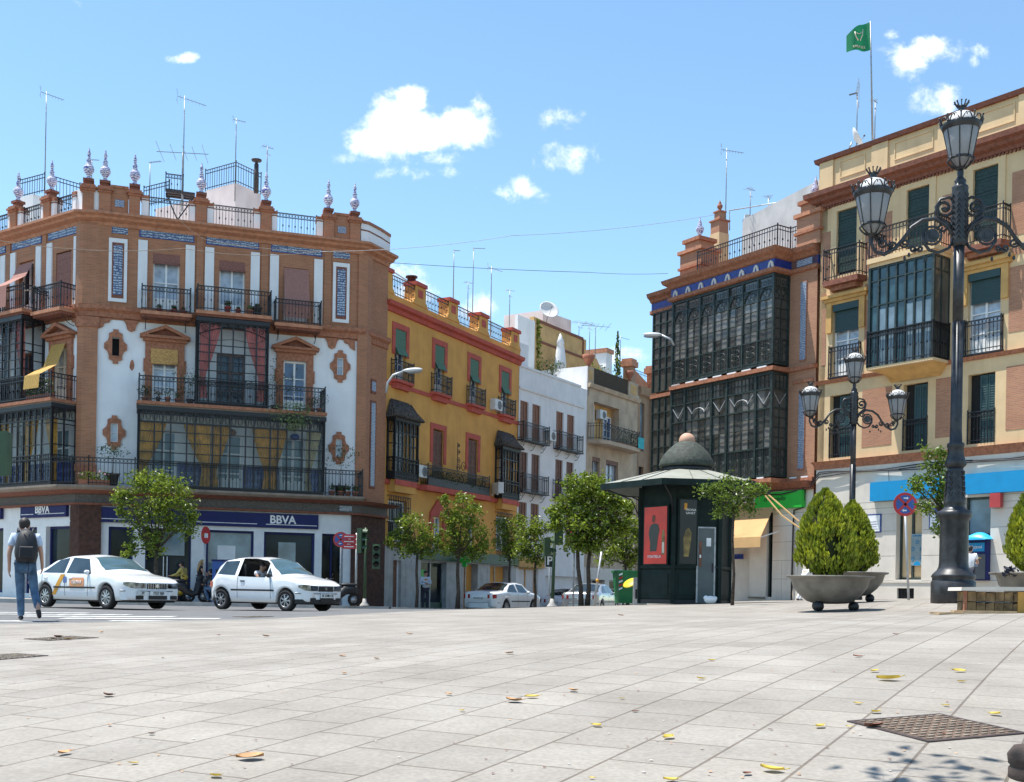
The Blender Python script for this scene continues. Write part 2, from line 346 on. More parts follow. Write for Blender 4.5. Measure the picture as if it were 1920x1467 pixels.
mat('wood_brown', (.17,.065,.035), .6, var=.25, vs=8)
mat('wood_shutter', (.26,.10,.045), .6, var=.25, vs=14)
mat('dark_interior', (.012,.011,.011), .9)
mat('window_glass', (.04,.055,.085), .06, var=.5, vs=.8, spec=.5)
mat('blue_glass', (.07,.12,.26), .06, var=.4, vs=.9, spec=.9)
mat('curtained_glass', (.42,.47,.54), .12, var=.25, vs=3, spec=.8)
mat('shop_glass', (.018,.03,.04), .12, var=.5, vs=.6, spec=.12)
mat('sheer_glass', (.20,.28,.33), .1, var=.25, vs=1.2, spec=.4)
mat('pane_clear', (.86,.89,.90), .02, alpha=.0)
mat('pane_dusty', (.03,.034,.032), .12, var=.6, vs=1.4, spec=.8, col2=(.09,.092,.085))
mat('pane_dusty_light', (.10,.098,.088), .15, var=.5, vs=2.2, spec=.8, col2=(.19,.185,.17))
mat('pane_teal', (.03,.075,.085), .10, var=.4, vs=2.0, spec=.8)
mat('blind_green', (.10,.20,.13), .8, var=.2, vs=20)
mat('blind_dark_green', (.012,.04,.032), .6, var=.3, vs=14)
mat('roller_teal', (.02,.06,.062), .5, var=.2, vs=30)
mat('blind_yellow', (.64,.36,.12), .8, var=.25, vs=26)
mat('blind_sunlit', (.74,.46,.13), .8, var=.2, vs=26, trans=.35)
mat('blind_red', (.30,.13,.10), .8, var=.25, vs=22)
mat('blind_rose', (.44,.22,.18), .8, var=.12, vs=22, trans=.2)
mat('curtain_ochre', (.68,.345,.06), .9, var=.22, vs=4)
mat('curtain_cream', (.58,.47,.28), .9, var=.15, vs=4)
mat('curtain_rose', (.74,.22,.18), .9, var=.15, vs=4)
mat('awning_tan', (.72,.45,.20), .85, var=.06, vs=2, trans=.3)
mat('bank_blue', (.006,.012,.10), .7, var=.08)
mat('bank_white', (.72,.73,.74), .5, var=.05)
mat('sky_blue_sign', (.0,.25,.52), .45, var=.05)
mat('bright_green_sign', (.02,.42,.04), .45, var=.05)
mat('dark_green_sign', (.012,.06,.03), .45, var=.1)
mat('black_print', (.015,.015,.015), .6)
mat('white_print', (.82,.82,.82), .5)
mat('tile_roof', (.12,.10,.085), .9, var=.4, vs=9, bump=.5)
mat('reed', (.085,.06,.038), .95, var=.4, vs=25, bump=.6)
mat('pot_terracotta', (.36,.13,.07), .8, var=.15)
mat('pot_red', (.35,.05,.04), .7, var=.15)
mat('pot_dark', (.06,.05,.045), .8)
mat('stem', (.10,.07,.045), .9, var=.2)
mat('bark', (.085,.062,.045), .95, var=.3, vs=12, bump=.8, bs=30)
mat('leaf_orange', (.22,.27,.026), .36, var=.45, vs=2.4, col2=(.08,.135,.014), trans=.45, island=.5)
mat('leaf_bright', (.17,.23,.020), .42, var=.3, vs=2.4, col2=(.07,.13,.012), trans=.38, island=.45)
mat('leaf_pot', (.06,.12,.025), .5, var=.4, vs=6, trans=.25, island=.5)
mat('leaf_pale', (.22,.30,.12), .5, var=.3, vs=6, trans=.25, island=.4)
mat('thuja', (.34,.35,.02), .6, var=.35, vs=5, col2=(.13,.19,.014), trans=.3, island=.5)
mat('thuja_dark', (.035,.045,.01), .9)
mat('flower_red', (.5,.03,.03), .6); mat('flower_pink', (.75,.35,.45), .6); mat('flower_white', (.8,.78,.72), .6)
mat('ac_white', (.66,.66,.63), .5, var=.08, stain=.2)
mat('ac_grille', (.10,.11,.12), .6)
mat('dish', (.62,.60,.58), .5, var=.08)
mat('red_plastic', (.42,.05,.05), .5)
mat('brick_pier_shaded', (.085,.037,.025), .85, var=.25, vs=7, bump=.4)  # pier brick with the deep shade under the balcony slab put into its colour
# ------------------------------------------------------------------ ground
brick('plaza_paving', (.305,.280,.243), (.262,.241,.210), (.15,.123,.096), w=.52, h=.42, mo=.008, dirt=.72, rot=-radians(62), bumps=.6, off=.5, axis='xy')
mat('asphalt', (.125,.125,.125), .9, var=.12, vs=1.4, bump=.5, bs=90, stain=.1)
mat('kerb_stone', (.42,.40,.37), .85, var=.12, bump=.3)
mat('road_paint', (.60,.60,.57), .85, var=.3, vs=5, stain=.5)
brick('sidewalk_tiles', (.34,.32,.29), (.30,.28,.26), (.2,.19,.17), w=.4, h=.4, mo=.01, dirt=.3, off=0, axis='xy')
EDGE = [(-40,13.5),(-14,15.4),(-7.7,17.3),(-4.2,19.2),(-2.7,22.3),(-1.3,25.5),(.2,29.5),(1.6,34),(3.2,39),(5.2,44),(7.4,48.5),(9.5,52)]  # plaza / road border
def edge_y(x):
    for (a, b), (c, d) in zip(EDGE, EDGE[1:]):
        if a <= x <= c: return b + (d-b)*(x-a)/(c-a)
    return EDGE[0][1] if x < -40 else 1e9
g = MB()
def sheet(mb, xs, ys, fz, m, keep=None):
    nx, ny = len(xs), len(ys)
    mb.add([(x, y, fz(x, y)) for y in ys for x in xs], [(j*nx+i, j*nx+i+1, (j+1)*nx+i+1, (j+1)*nx+i) for j in range(ny-1) for i in range(nx-1)
            if keep is None or keep((xs[i]+xs[i+1])/2, (ys[j]+ys[j+1])/2)], m, True)
fr = lambda a, b, s: [a + s*i for i in range(int(round((b-a)/s))+1)]
sheet(g, [-600,-200,-80] + fr(-40,40,2) + [80,200,600], [-200,-60,-20] + fr(-4,84,2) + [140,300,900], lambda x, y: T(x, y) - (.02 if abs(x) < 60 and y < 100 else 0), 'asphalt')
struct(g, 'ground')
# plaza paving: follows its border; columns run from behind the camera to the border
p = MB(); xs = fr(-40, 9.5, .5) + fr(10, 40, 2.); vs = []; fs = []; NY = 60
for x in xs:
    ye = min(edge_y(x), 52.)
    for j in range(NY+1):
        t = j/NY; y = -3 + (ye+3)*t; vs.append((x, y, T(x, y) + .03))
for i in range(len(xs)-1):
    for j in range(NY): fs.append((i*(NY+1)+j, (i+1)*(NY+1)+j, (i+1)*(NY+1)+j+1, i*(NY+1)+j+1))
p.add(vs, fs, 'plaza_paving', True)
struct(p, 'plaza_paving')
TPZ = lambda x, y: T(x, y) + .034
def gpp(u, d): v = gp(u, d); v.z += .03; return v
k = MB()      # flush border stones of the plaza
path = [(x, edge_y(x)) for x in fr(-30, 9.5, .5)]
for (a, b), (c, d) in zip(path, path[1:]):
    z0, z1 = T(a, b), T(c, d)
    k.add([(a,b-.02,z0+.036),(c,d-.02,z1+.036),(c,d+.13,z1+.036),(a,b+.13,z0+.036),(a,b-.02,z0-.1),(c,d-.02,z1-.1),(c,d+.13,z1-.1),(a,b+.13,z0-.1)], [(0,1,2,3),(3,2,6,7),(0,4,5,1)], 'kerb_stone')
struct(k, 'kerb')
# pavement in front of the left terrace and the ochre house
side = [(-34,39),(-22.5,39.6),(-13.5,41.6),(-8.2,43.4),(-4.8,44.6),(-3.2,46.2),(-1.6,49.4),(1.2,55.2),(4.0,60.),(9.,69.),(13,76)]
back = [(-40,60),(-24,56),(-16,46),(-10,48),(-6.2,50),(-5.4,51),(-3.6,55),(-.4,61),(3,67),(8,75),(11,81)]
w = MB(); q = 14; vs = []; fs = []
for i in range(len(side)-1):
    for s_ in range(6):
        t = s_/6; a = Vector(side[i]).lerp(Vector(side[i+1]), t); b = Vector(back[i]).lerp(Vector(back[i+1]), t)
        vs.append([a.lerp(b, j/q) for j in range(q+1)])
vs.append([Vector(side[-1]).lerp(Vector(back[-1]), j/q) for j in range(q+1)])
flat = [(p_.x, p_.y, T(p_.x, p_.y)+.12) for r_ in vs for p_ in r_]
w.add(flat, [(i*(q+1)+j, (i+1)*(q+1)+j, (i+1)*(q+1)+j+1, i*(q+1)+j+1) for i in range(len(vs)-1) for j in range(q)], 'sidewalk_tiles')
struct(w, 'pavement')
k = MB(); e = [r_[0] for r_ in vs]
for a, b in zip(e, e[1:]):
    n_ = Vector((b.y-a.y, a.x-b.x)).normalized()*.14; za, zb = T(a.x,a.y), T(b.x,b.y)
    k.add([(a.x,a.y,za+.124),(b.x,b.y,zb+.124),(b.x+n_.x,b.y+n_.y,zb+.124),(a.x+n_.x,a.y+n_.y,za+.124),(a.x+n_.x,a.y+n_.y,za-.1),(b.x+n_.x,b.y+n_.y,zb-.1)], [(0,1,2,3),(3,2,5,4)], 'kerb_stone')
struct(k, 'kerb_far')
def gv(u, v, dz=0.034):        # ground point seen at a pixel of the photograph
    a, b = ray(u, v); d = 2.5
    while d < 60:
        if EYE + b*d < T(a*d, d) + dz: break
        d *= 1.012
    return Vector((a*d, d, T(a*d, d)))
# zebra stripes across the road at the left
z = MB()
for (u0, u1, d0, w_) in [(-60,160,24.2,.5),(-60,235,22.9,.5),(30,320,21.7,.5),(105,405,20.6,.5),(200,480,19.6,.35),(-60,60,19.3,.4)]:
    xs_ = [ray(u0+(u1-u0)*t/8, 1150)[0]*d0 for t in range(9)]
    for a, c in zip(xs_, xs_[1:]):
        z.add([(x, max(y, edge_y(x)+.2), T(x, y)-.014) for x, y in ((a,d0),(c,d0),(c,d0+w_),(a,d0+w_))], [(0,1,2,3)], 'road_paint')
struct(z, 'road_markings')
# ------------------------------------------------------------------ facade kit (all in a building's own coordinates)
def wall(name, par, x0, x1, z0, z1, holes, m, y=0, depth=.28, M=None, jm=None, mb=None):
    mb_ = mb or MB(M)
    xs = sorted({x0, x1, *[min(max(a, x0), x1) for h in holes for a in h[:2]]}); zs = sorted({z0, z1, *[min(max(a, z0), z1) for h in holes for a in h[2:4]]})
    for a, b in zip(xs, xs[1:]):
        for c, d in zip(zs, zs[1:]):
            if any(h[0]-1e-4 <= a and b <= h[1]+1e-4 and h[2]-1e-4 <= c and d <= h[3]+1e-4 for h in holes): continue
            mb_.poly([(a,y,c),(b,y,c),(b,y,d),(a,y,d)], m)
    for h in holes:
        a, b, c, d = h[:4]; j = jm or m; e = y+depth
        mb_.poly([(a,y,c),(a,e,c),(a,e,d),(a,y,d)], j); mb_.poly([(b,y,c),(b,y,d),(b,e,d),(b,e,c)], j)
        mb_.poly([(a,y,d),(a,e,d),(b,e,d),(b,y,d)], j); mb_.poly([(a,y,c),(b,y,c),(b,e,c),(a,e,c)], j)
    return mb_ if mb else mb_.build(name, par)
def window(par, x0, x1, z0, z1, y=.18, cols=2, rows=3, fm='white_paint', gm='window_glass', fw=.07, M=None, name='window', back=None, solid=0.):
    f = MB(M); f.box(x0, x0+fw, y-.03, y+.04, z0, z1, fm).box(x1-fw, x1, y-.03, y+.04, z0, z1, fm).box(x0+fw, x1-fw, y-.03, y+.04, z1-fw, z1, fm).box(x0+fw, x1-fw, y-.03, y+.04, z0, z0+fw, fm)
    for i in range(1, cols): c = x0+(x1-x0)*i/cols; f.box(c-fw*.55, c+fw*.55, y-.035, y+.03, z0+fw, z1-fw, fm)
    for j in range(1, rows): c = z0+(z1-z0)*j/rows; f.box(x0+fw, x1-fw, y-.025, y+.025, c-fw*.3, c+fw*.3, fm)
    if solid: f.box(x0+fw, x1-fw, y-.022, y+.022, z0+fw, z0+solid, fm)
    o = f.build(name, par)
    MB(M).poly([(x0+.01, y+.032, z0+.01), (x1-.01, y+.032, z0+.01), (x1-.01, y+.032, z1-.01), (x0+.01, y+.032, z1-.01)], gm).build('pane', o)
    return o
def shutters(par, x0, x1, z0, z1, y=.1, m='wood_shutter', leaves=2, M=None, slats=True, name='shutter'):
    for i in range(leaves):
        a = x0+(x1-x0)*i/leaves+.01; b = x0+(x1-x0)*(i+1)/leaves-.01; s = MB(M)
        s.box(a, b, y, y+.04, z0, z1, m)
        s.box(a, a+.06, y-.02, y-.001, z0, z1, m).box(b-.06, b, y-.02, y-.001, z0, z1, m).box(a+.06, b-.06, y-.02, y-.001, z1-.08, z1, m).box(a+.06, b-.06, y-.02, y-.001, z0, z0+.1, m).box(a+.06, b-.06, y-.02, y-.001, (z0+z1)/2-.04, (z0+z1)/2+.04, m)
        if slats:
            n = int((z1-z0)/.09)
            for k in range(n): zz = z0+.1+(z1-z0-.18)*k/n; s.add([(a+.06,y-.004,zz+.05),(b-.06,y-.004,zz+.05),(b-.06,y-.018,zz),(a+.06,y-.018,zz)], [(0,1,2,3)], m)
        s.build(name, par)
def scroll(mb, c, r, m, w=.012, turns=1.6, ax=(1,0,0), flip=1, start=0., n=16):
    ax = Vector(ax); up = Vector((0,0,1)); c = Vector(c)
    pts = [c + (ax*cos(start+flip*2*pi*turns*i/n) + up*sin(start+flip*2*pi*turns*i/n)) * r*(1-.8*i/n) for i in range(n+1)]
    return mb.tube(pts, w, m, 4)
def railing(par, path, z0, z1, m='iron', gap=.13, M=None, knob=True, deco=True, name='railing', th=.018, top=.05, ends=None):
    mb = MB(M); dk = .16
    for (a, b) in zip(path, path[1:]):
        a = Vector((*a, 0)); b = Vector((*b, 0)); L = (b-a).length; n = max(1, int(round(L/gap))); d = (b-a)/n; u = (b-a).normalized()
        for zz, t in ((z1, top), (z1-dk, .025), (z0+.10, .025)):
            mb.bar(a+Vector((0,0,zz)), b+Vector((0,0,zz)), t, m, .03)
        for i in range(n+1):
            p = a+d*i; mb.bar(p+Vector((0,0,z0)), p+Vector((0,0,z1)), th, m)
            if knob and i % 2 == 0:
                zz = z0+(z1-z0)*.45; mb.bar(p+Vector((0,0,zz-.035)), p+Vector((0,0,zz+.035)), th*2.6, m)
            if deco and i < n:
                c = p+d*.5+Vector((0,0,z1-dk/2)); r = min(d.length*.42, dk*.4)
                mb.tube([c+u*r*cos(2*pi*k/6)+Vector((0,0,r*sin(2*pi*k/6))) for k in range(7)], .008, m, 3, cap=False)
    for p in (path if ends is None else ends):
        mb.bar((*p, z0-.02), (*p, z1+.03), .04, m); mb.ball((p[0], p[1], z1+.06), .035, m, 6)
    return mb.build(name, par)
def bracket(mb, x, y0, z, m='iron', s=.35):
    mb.tube([(x, 0, z-s), (x, y0*.35, z-s*.9), (x, y0*.8, z-s*.35), (x, y0, z-.02)], .016, m, 4)
    scroll(mb, (x, y0*.35, z-s*.35), s*.3, m, .012, 1.2, ax=(0,1,0))
def leafball(mb, c, r, n, m, size=.05, sc=(1,1,1), droop=0):
    for i in range(n):
        d = Vector((random.gauss(0,1), random.gauss(0,1), random.gauss(0,1))).normalized() * (random.random()**.45) * r
        p = Vector(c) + Vector((d.x*sc[0], d.y*sc[1], d.z*sc[2])); leaf(mb, p, size*random.uniform(.6, 1.3), m)
def leaf(mb, p, s, m, axis=None):
    a = axis or Vector((random.gauss(0,1), random.gauss(0,1), random.gauss(0,.7)+.1)); a = a.normalized(); b = a.orthogonal().normalized()
    b.rotate(Matrix.Rotation(random.random()*6.28, 3, a)); c = a.cross(b)*s*.16
    mb.add([p-a*s*.5, p+b*s*.27+c, p+a*s*.5, p-b*s*.27+c], [(0,1,2),(0,2,3)], m)
POTS = []
def pot(x, y, z, r, h, m, M, plant, label, group, ph=.3, pm='leaf_pot', fl=None, shape=0, n=70):
    """a flower pot with its plant, standing on a balcony: a thing of its own"""
    loc = M @ Vector((x, y, z)); t = thing('potted_plant', label, 'potted plant', loc, 0, group)
    MB().lathe((0,0,0), [(r*.68,0),(r*.72,.01),(r*.95,h*.8),(r*1.08,h*.82),(r*1.08,h),(r*.9,h),(r*.88,h*.9),(0,h*.9)], m, 10).build('pot', t)
    f = MB(); f.tube([(0,0,h*.9),(.01,0,h+ph*.5)], [.012,.006], 'stem', 4)
    if shape == 1: f.tube([(0,0,h*.9),(.02,0,h+ph*.6)], [.02,.012], 'stem', 5)
    leafball(f, (0,0,h+ph*(.5 if shape != 1 else .75)), ph*.6, n, pm, .09 if r > .12 else .07, (1,1,.8 if shape != 1 else .5))
    if fl: leafball(f, (0,0,h+ph*.6), ph*.6, max(10, n//5), fl, .05, (1,1,.8))
    f.build('foliage', t); return t
def curtain(mb, x0, x1, z0, z1, y, m, side=0, folds=7):
    """gathered curtain: side -1 tied to the left, 1 to the right, 0 hanging straight"""
    nz_, nx_ = 12, folds*4; vs = []
    for j in range(nz_+1):
        t = j/nz_; z = z1+(z0-z1)*t
        if side: k = 1 - .72*min(1, t/.7)**1.3 if t < .7 else .28+.12*(t-.7)/.3
        else: k = 1
        for i in range(nx_+1):
            s_ = i/nx_; x = (x0+(x1-x0)*s_*k) if side <= 0 else (x1-(x1-x0)*(1-s_)*k)
            vs.append((x, y+.05*sin(s_*folds*2*pi)*(.4+.6*k), z))
    mb.add(vs, [(j*(nx_+1)+i, j*(nx_+1)+i+1, (j+1)*(nx_+1)+i+1, (j+1)*(nx_+1)+i) for j in range(nz_) for i in range(nx_)], m, True)
def antenna(base, top, kind=0, az=0.3, sz=1., label='', m='steel_pole'):
    """roof aerial: mast with cross elements (kind 0 yagi, 1 fan of bars, 2 panel grid, 3 bare boom)"""
    h = top-base.z; t = thing('antenna', label, 'antenna', base, az, 'television aerials on the roofs')
    MB().tube([(0,0,0),(0,0,h*.6),(0,0,h)], [.03,.025,.018], m, 6).build('mast', t); b = MB(); q = .012*max(1, sz*.8)
    if kind == 0:
        b.bar((-.25*sz,0,h-.05),(.8*sz,0,h-.28*sz), q*1.6, m)
        for i in range(7): x = -.15+.14*i; b.bar((x*sz,-.22*sz*(1-.06*i),h-.08-.22*sz*(x+.25)),(x*sz,.22*sz*(1-.06*i),h-.08-.22*sz*(x+.25)), q, 'galvanised')
        for i in (-1,1): b.bar((-.25*sz,-.2*sz,h-.05+.2*i*sz),(-.25*sz,.2*sz,h-.05+.2*i*sz), q, 'galvanised'); b.bar((-.25*sz,0,h-.05),(-.3*sz,.0,h+.24*i*sz), q, 'galvanised')
    elif kind == 1:
        b.bar((-.45*sz,0,h),(.55*sz,0,h-.02), q*1.5, m)
        for i in range(5): x = -.4+.2*i; b.bar((x*sz,-.5*sz+.05*i,h),(x*sz,.5*sz-.05*i,h), q, 'galvanised')
        b.bar((-.1*sz,0,h-.3),(.3*sz,0,h-.35), q, 'red_plastic')
    elif kind == 2:
        for i in range(12): zz = h+.35*sz-.09*sz*i; b.bar((.12*abs(i-6)/6*sz-.05,-.42*sz,zz),(.12*abs(i-6)/6*sz-.05,.42*sz,zz), q, 'galvanised')
        for yy in (-.4,.4): b.bar((.05,yy*sz,h-.62*sz),(.05,yy*sz,h+.34*sz), q, 'galvanised')
        b.bar((-.35*sz,0,h-.15*sz),(0,0,h-.1*sz), .05, 'ac_grille')
    elif kind == 3:
        b.bar((-.05,0,h),(.62*sz,0,h), q*2, m)
        for i in range(5): b.bar((.15*i*sz,-.12*sz,h),(.15*i*sz,.12*sz,h), q, m)
    elif kind == 4:    # old H shaped aerial of crossed rods
        b.bar((-1.1*sz,0,h*.0+h),(1.1*sz,0,h), q*2, m)
        for x, l in ((-.95,.9),(-.4,.7),(.1,.65),(.5,.6),(.95,.8)): b.bar((x*sz,-l*sz,h+.12*l*sz),(x*sz,l*sz,h-.12*l*sz), q*1.3, m)
    b.build('aerial_elements', t); return t
def ac_unit(loc, rz, label, fl=True):
    t = thing('air_conditioner', label, 'air conditioner', loc, rz, 'air conditioning units on the walls')
    MB().box(-.4,.4,-.3,0,0,.55,'ac_white').box(-.36,-.3,-.02,.06,-.1,0,'galvanised').box(.3,.36,-.02,.06,-.1,0,'galvanised').build('casing', t)
    g_ = MB(); g_.prism([(.10+.22*cos(k*pi/8), .27+.22*sin(k*pi/8)) for k in range(16)], -.305, -.301, 'ac_grille')
    for k in range(3): r = .07+.06*k; g_.tube([(.10+r*cos(a*pi/8), -.312, .27+r*sin(a*pi/8)) for a in range(17)], .006, 'ac_white', 3, cap=False)
    g_.build('fan_grille', t); return t
# ------------------------------------------------------------------ brick corner house with tiled panels and glazed balconies
FL = Fac(-10.9006, 46, 18.7)
ML = Matrix.Translation((-6.16, .17, 0)) @ Matrix.Rotation(radians(-53.4), 4, 'Z')
MR = Matrix.Translation((4.72, 0, 0)) @ Matrix.Rotation(radians(44.8), 4, 'Z')
HB = FL.root('corner_house', 'red brick and white corner house with tiled panels, glazed balconies and urn finials')
HW = HB.matrix_basis.copy() if False else (Matrix.Translation((*FL.o, 0)) @ Matrix.Rotation(FL.a, 4, 'Z'))
def mirador(par, M, x0, x1, z0, z1, dep, verts, trans, m='iron', glass='pane_clear', crown=.0, rail=.95, name='mirador', sidev=2, arch=False, base=.12, glass_mat2=None, railm=None, bars=.07, wide=.055):
    f = MB(M); y = -dep
    f.box(x0, x1, y, -.01, z0, z0+base, m).box(x0-.05, x1+.05, y-.06, -.01, z1-.16, z1, m)
    zb = z0+base; zt = z1-.16
    def panel(P, xs, c0, c1):     # P maps (s, z) to 3d
        for s_ in xs:
            big = s_ in (xs[0], xs[-1]); f.bar(P(s_, zb), P(s_, zt), bars*1.3 if big else wide, m)
        for z in trans: f.bar(P(c0, z), P(c1, z), .035, m)
        f.bar(P(c0, zt), P(c1, zt), .07, m)
        if crown:
            f.bar(P(c0, zt-crown), P(c1, zt-crown), .05, m)
            n = max(2, int(abs(c1-c0)/.24))
            for i in range(n):
                s_ = c0+(c1-c0)*(i+.5)/n; w_ = abs(c1-c0)/n
                f.tube([P(s_+w_*.3*cos(2*pi*k/8), zt-crown/2+crown*.4*sin(2*pi*k/8)) for k in range(9)], .011, m, 3, cap=False)
                f.bar(P(s_-w_*.5, zt), P(s_-w_*.25, zt-crown), .012, m); f.bar(P(s_+w_*.5, zt), P(s_+w_*.25, zt-crown), .012, m)
    Pf = lambda s_, z: Vector((s_, y+.03, z)); Pl = lambda s_, z: Vector((x0+.03, -s_, z)); Pr = lambda s_, z: Vector((x1-.03, -s_, z))
    vs = [x0+.03]+list(verts)+[x1-.03]; panel(Pf, vs, x0, x1)
    sv_ = [dep*i/sidev for i in range(sidev+1)]; sv_[0] = .03; sv_[-1] = dep-.03
    panel(Pl, sv_, 0, dep); panel(Pr, sv_, 0, dep)
    o = f.build(name, par)
    gl = MB(M); gl.poly([(x0+.03,y+.06,zb),(x1-.03,y+.06,zb),(x1-.03,y+.06,zt),(x0+.03,y+.06,zt)], glass)
    for xx in (x0+.06, x1-.06): gl.poly([(xx,0,zb),(xx,y+.06,zb),(xx,y+.06,zt),(xx,0,zt)], glass)
    gl.build('glazing', o)
    if rail: railing(o, [(x0,-.02),(x0,y-.03),(x1,y-.03),(x1,-.02)], z0+.05, z0+rail, m=railm or m, gap=.14, M=M, deco=True, top=.04)
    return o
def pediment(par, M, c, z, w=1.9):
    b = MB(M); h = .38
    b.box(c-.74, c-.46, -.1, .0, 7.75, z, 'brick_trim').box(c+.46, c+.74, -.1, .0, 7.75, z, 'brick_trim').box(c-.46, c+.46, -.1, .0, 9.87, z, 'brick_trim')
    b.box(c-.80, c-.74, -.08, 0, 9.0, 9.5, 'brick_trim').box(c+.74, c+.80, -.08, 0, 9.0, 9.5, 'brick_trim')
    b.box(c-w/2+.12, c+w/2-.12, -.2, 0, z, z+.12, 'brick_trim').box(c-w/2, c+w/2, -.32, 0, z+.12, z+.22, 'brick_trim')
    t = z+.22; b.prism([(c-w/2+.2,t),(c+w/2-.2,t),(c,t+h-.1)], -.12, -.02, 'brick_trim_dark')
    for sg in (-1, 1): b.prism([(c+sg*w/2,t),(c+sg*(w/2-.28),t),(c,t+h-.1),(c,t+h+.04),], -.34, 0, 'brick_trim')
    b.build('pediment_surround', par)
def quatrefoil(par, M, cx, cz, glass=True):
    b = MB(M); prof = [(0,.66),(.1,.66),(.1,.56),(.25,.5),(.25,.33),(.3,.2),(.42,.1),(.42,-.1),(.3,-.2),(.25,-.33),(.25,-.5),(.1,-.56),(.1,-.66),(0,-.66)]
    out_ = [(cx+a, cz+b_) for a, b_ in prof] + [(cx-a, cz+b_) for a, b_ in prof[-2:0:-1]]
    # ring made of the outline minus the window slot
    up = [(cx-.13, cz+.36), (cx+.13, cz+.36)]; lo = [(cx+.13, cz-.36), (cx-.13, cz-.36)]
    right = [(cx+a, cz+b_) for a, b_ in prof]; left = [(cx-a, cz+b_) for a, b_ in prof]
    b.prism(right + [lo[0], up[1]] if False else right + [(cx,cz-.36),(cx+.13,cz-.36),(cx+.13,cz+.36),(cx,cz+.36)], -.07, -.001, 'brick_trim')
    b.prism(left + [(cx,cz-.36),(cx-.13,cz-.36),(cx-.13,cz+.36),(cx,cz+.36)], -.07, -.001, 'brick_trim')
    b.build('window_surround', par)
def finial(par, M, x, y, z0=16.3):
    b = MB(M); b.lathe((x,y,z0), [(.0,0),(.15,0),(.15,.03),(.08,.08),(.07,.14),(.11,.2),(.19,.32),(.205,.42),(.17,.52),(.09,.6),(.10,.63),(.075,.7),(.10,.74),(.055,.84),(.055,.95),(.08,1.0),(.04,1.08),(.03,1.18),(0,1.24)], 'finial_tile', 12)
    b.build('finial', par)
def brick_pier(par, M, x, w=.42, z0=14.92, z1=16.0, y=.0):
    b = MB(M); b.box(x-w/2, x+w/2, y-.12, y+.36, z0, z1-.25, 'red_brick')
    for i, (e, h) in enumerate(((.05,.08),(.1,.16),(.05,.24))): b.box(x-w/2-e, x+w/2+e, y-.12-e, y+.36+e, z1-.25+.08*i, z1-.25+.08*i+.078, 'brick_trim')
    b.box(x-.14,x+.14,y-.02,y+.26,z1,z1+.14,'brick_trim_dark').box(x-.2,x+.2,y-.08,y+.32,z1+.14,z1+.24,'brick_trim_dark')
    b.build('parapet_pier', par)
def low_pier(par, M, x0, x1, z1=15.85):
    b = MB(M); b.box(x0,x1,-.05,.3,14.92,z1-.12,'white_plaster').box(x0-.02,x1+.02,-.07,.32,z1-.2,z1-.16,'brick_trim_dark').box(x0-.01,x1+.01,-.07,.32,z1-.12,z1,'brick_trim')
    b.build('parapet_post', par)
path = [tuple((ML @ Vector((-9,0,0)))[:2]), (-6.16,.17), (-5.6,0), (4.72,0), (6.12,1.40)]
def band(name, prof, m, path=path): MB().strip(path, prof, m).build(name, HB)
band('cornice', [(0,14.5),(.06,14.5),(.1,14.62),(.3,14.7),(.34,14.78),(.5,14.84),(.5,14.93),(-.3,14.93),(-.3,14.5)], 'terracotta_trim')
band('belt_course', [(-.02,10.93),(.08,10.98),(.08,11.16),(.2,11.26),(.2,11.42),(-.02,11.42)], 'brick_trim')
band('dark_frieze', [(-.1,3.78),(.16,3.78),(.16,4.12),(-.1,4.12)], 'frieze_dark')
band('lower_cornice', [(-.1,4.122),(.5,4.122),(.85,4.22),(-.1,4.22)], 'brick_trim_dark')
band('shop_cornice', [(-.1,3.70),(.26,3.70),(.26,3.777),(-.1,3.777)], 'brick_trim_dark')
band('balcony_slab', [(-.1,4.222),(1.1,4.222),(1.22,4.3),(1.22,4.38),(-.1,4.38)], 'stone_dark', path[:-2]+[(4.72,0)])
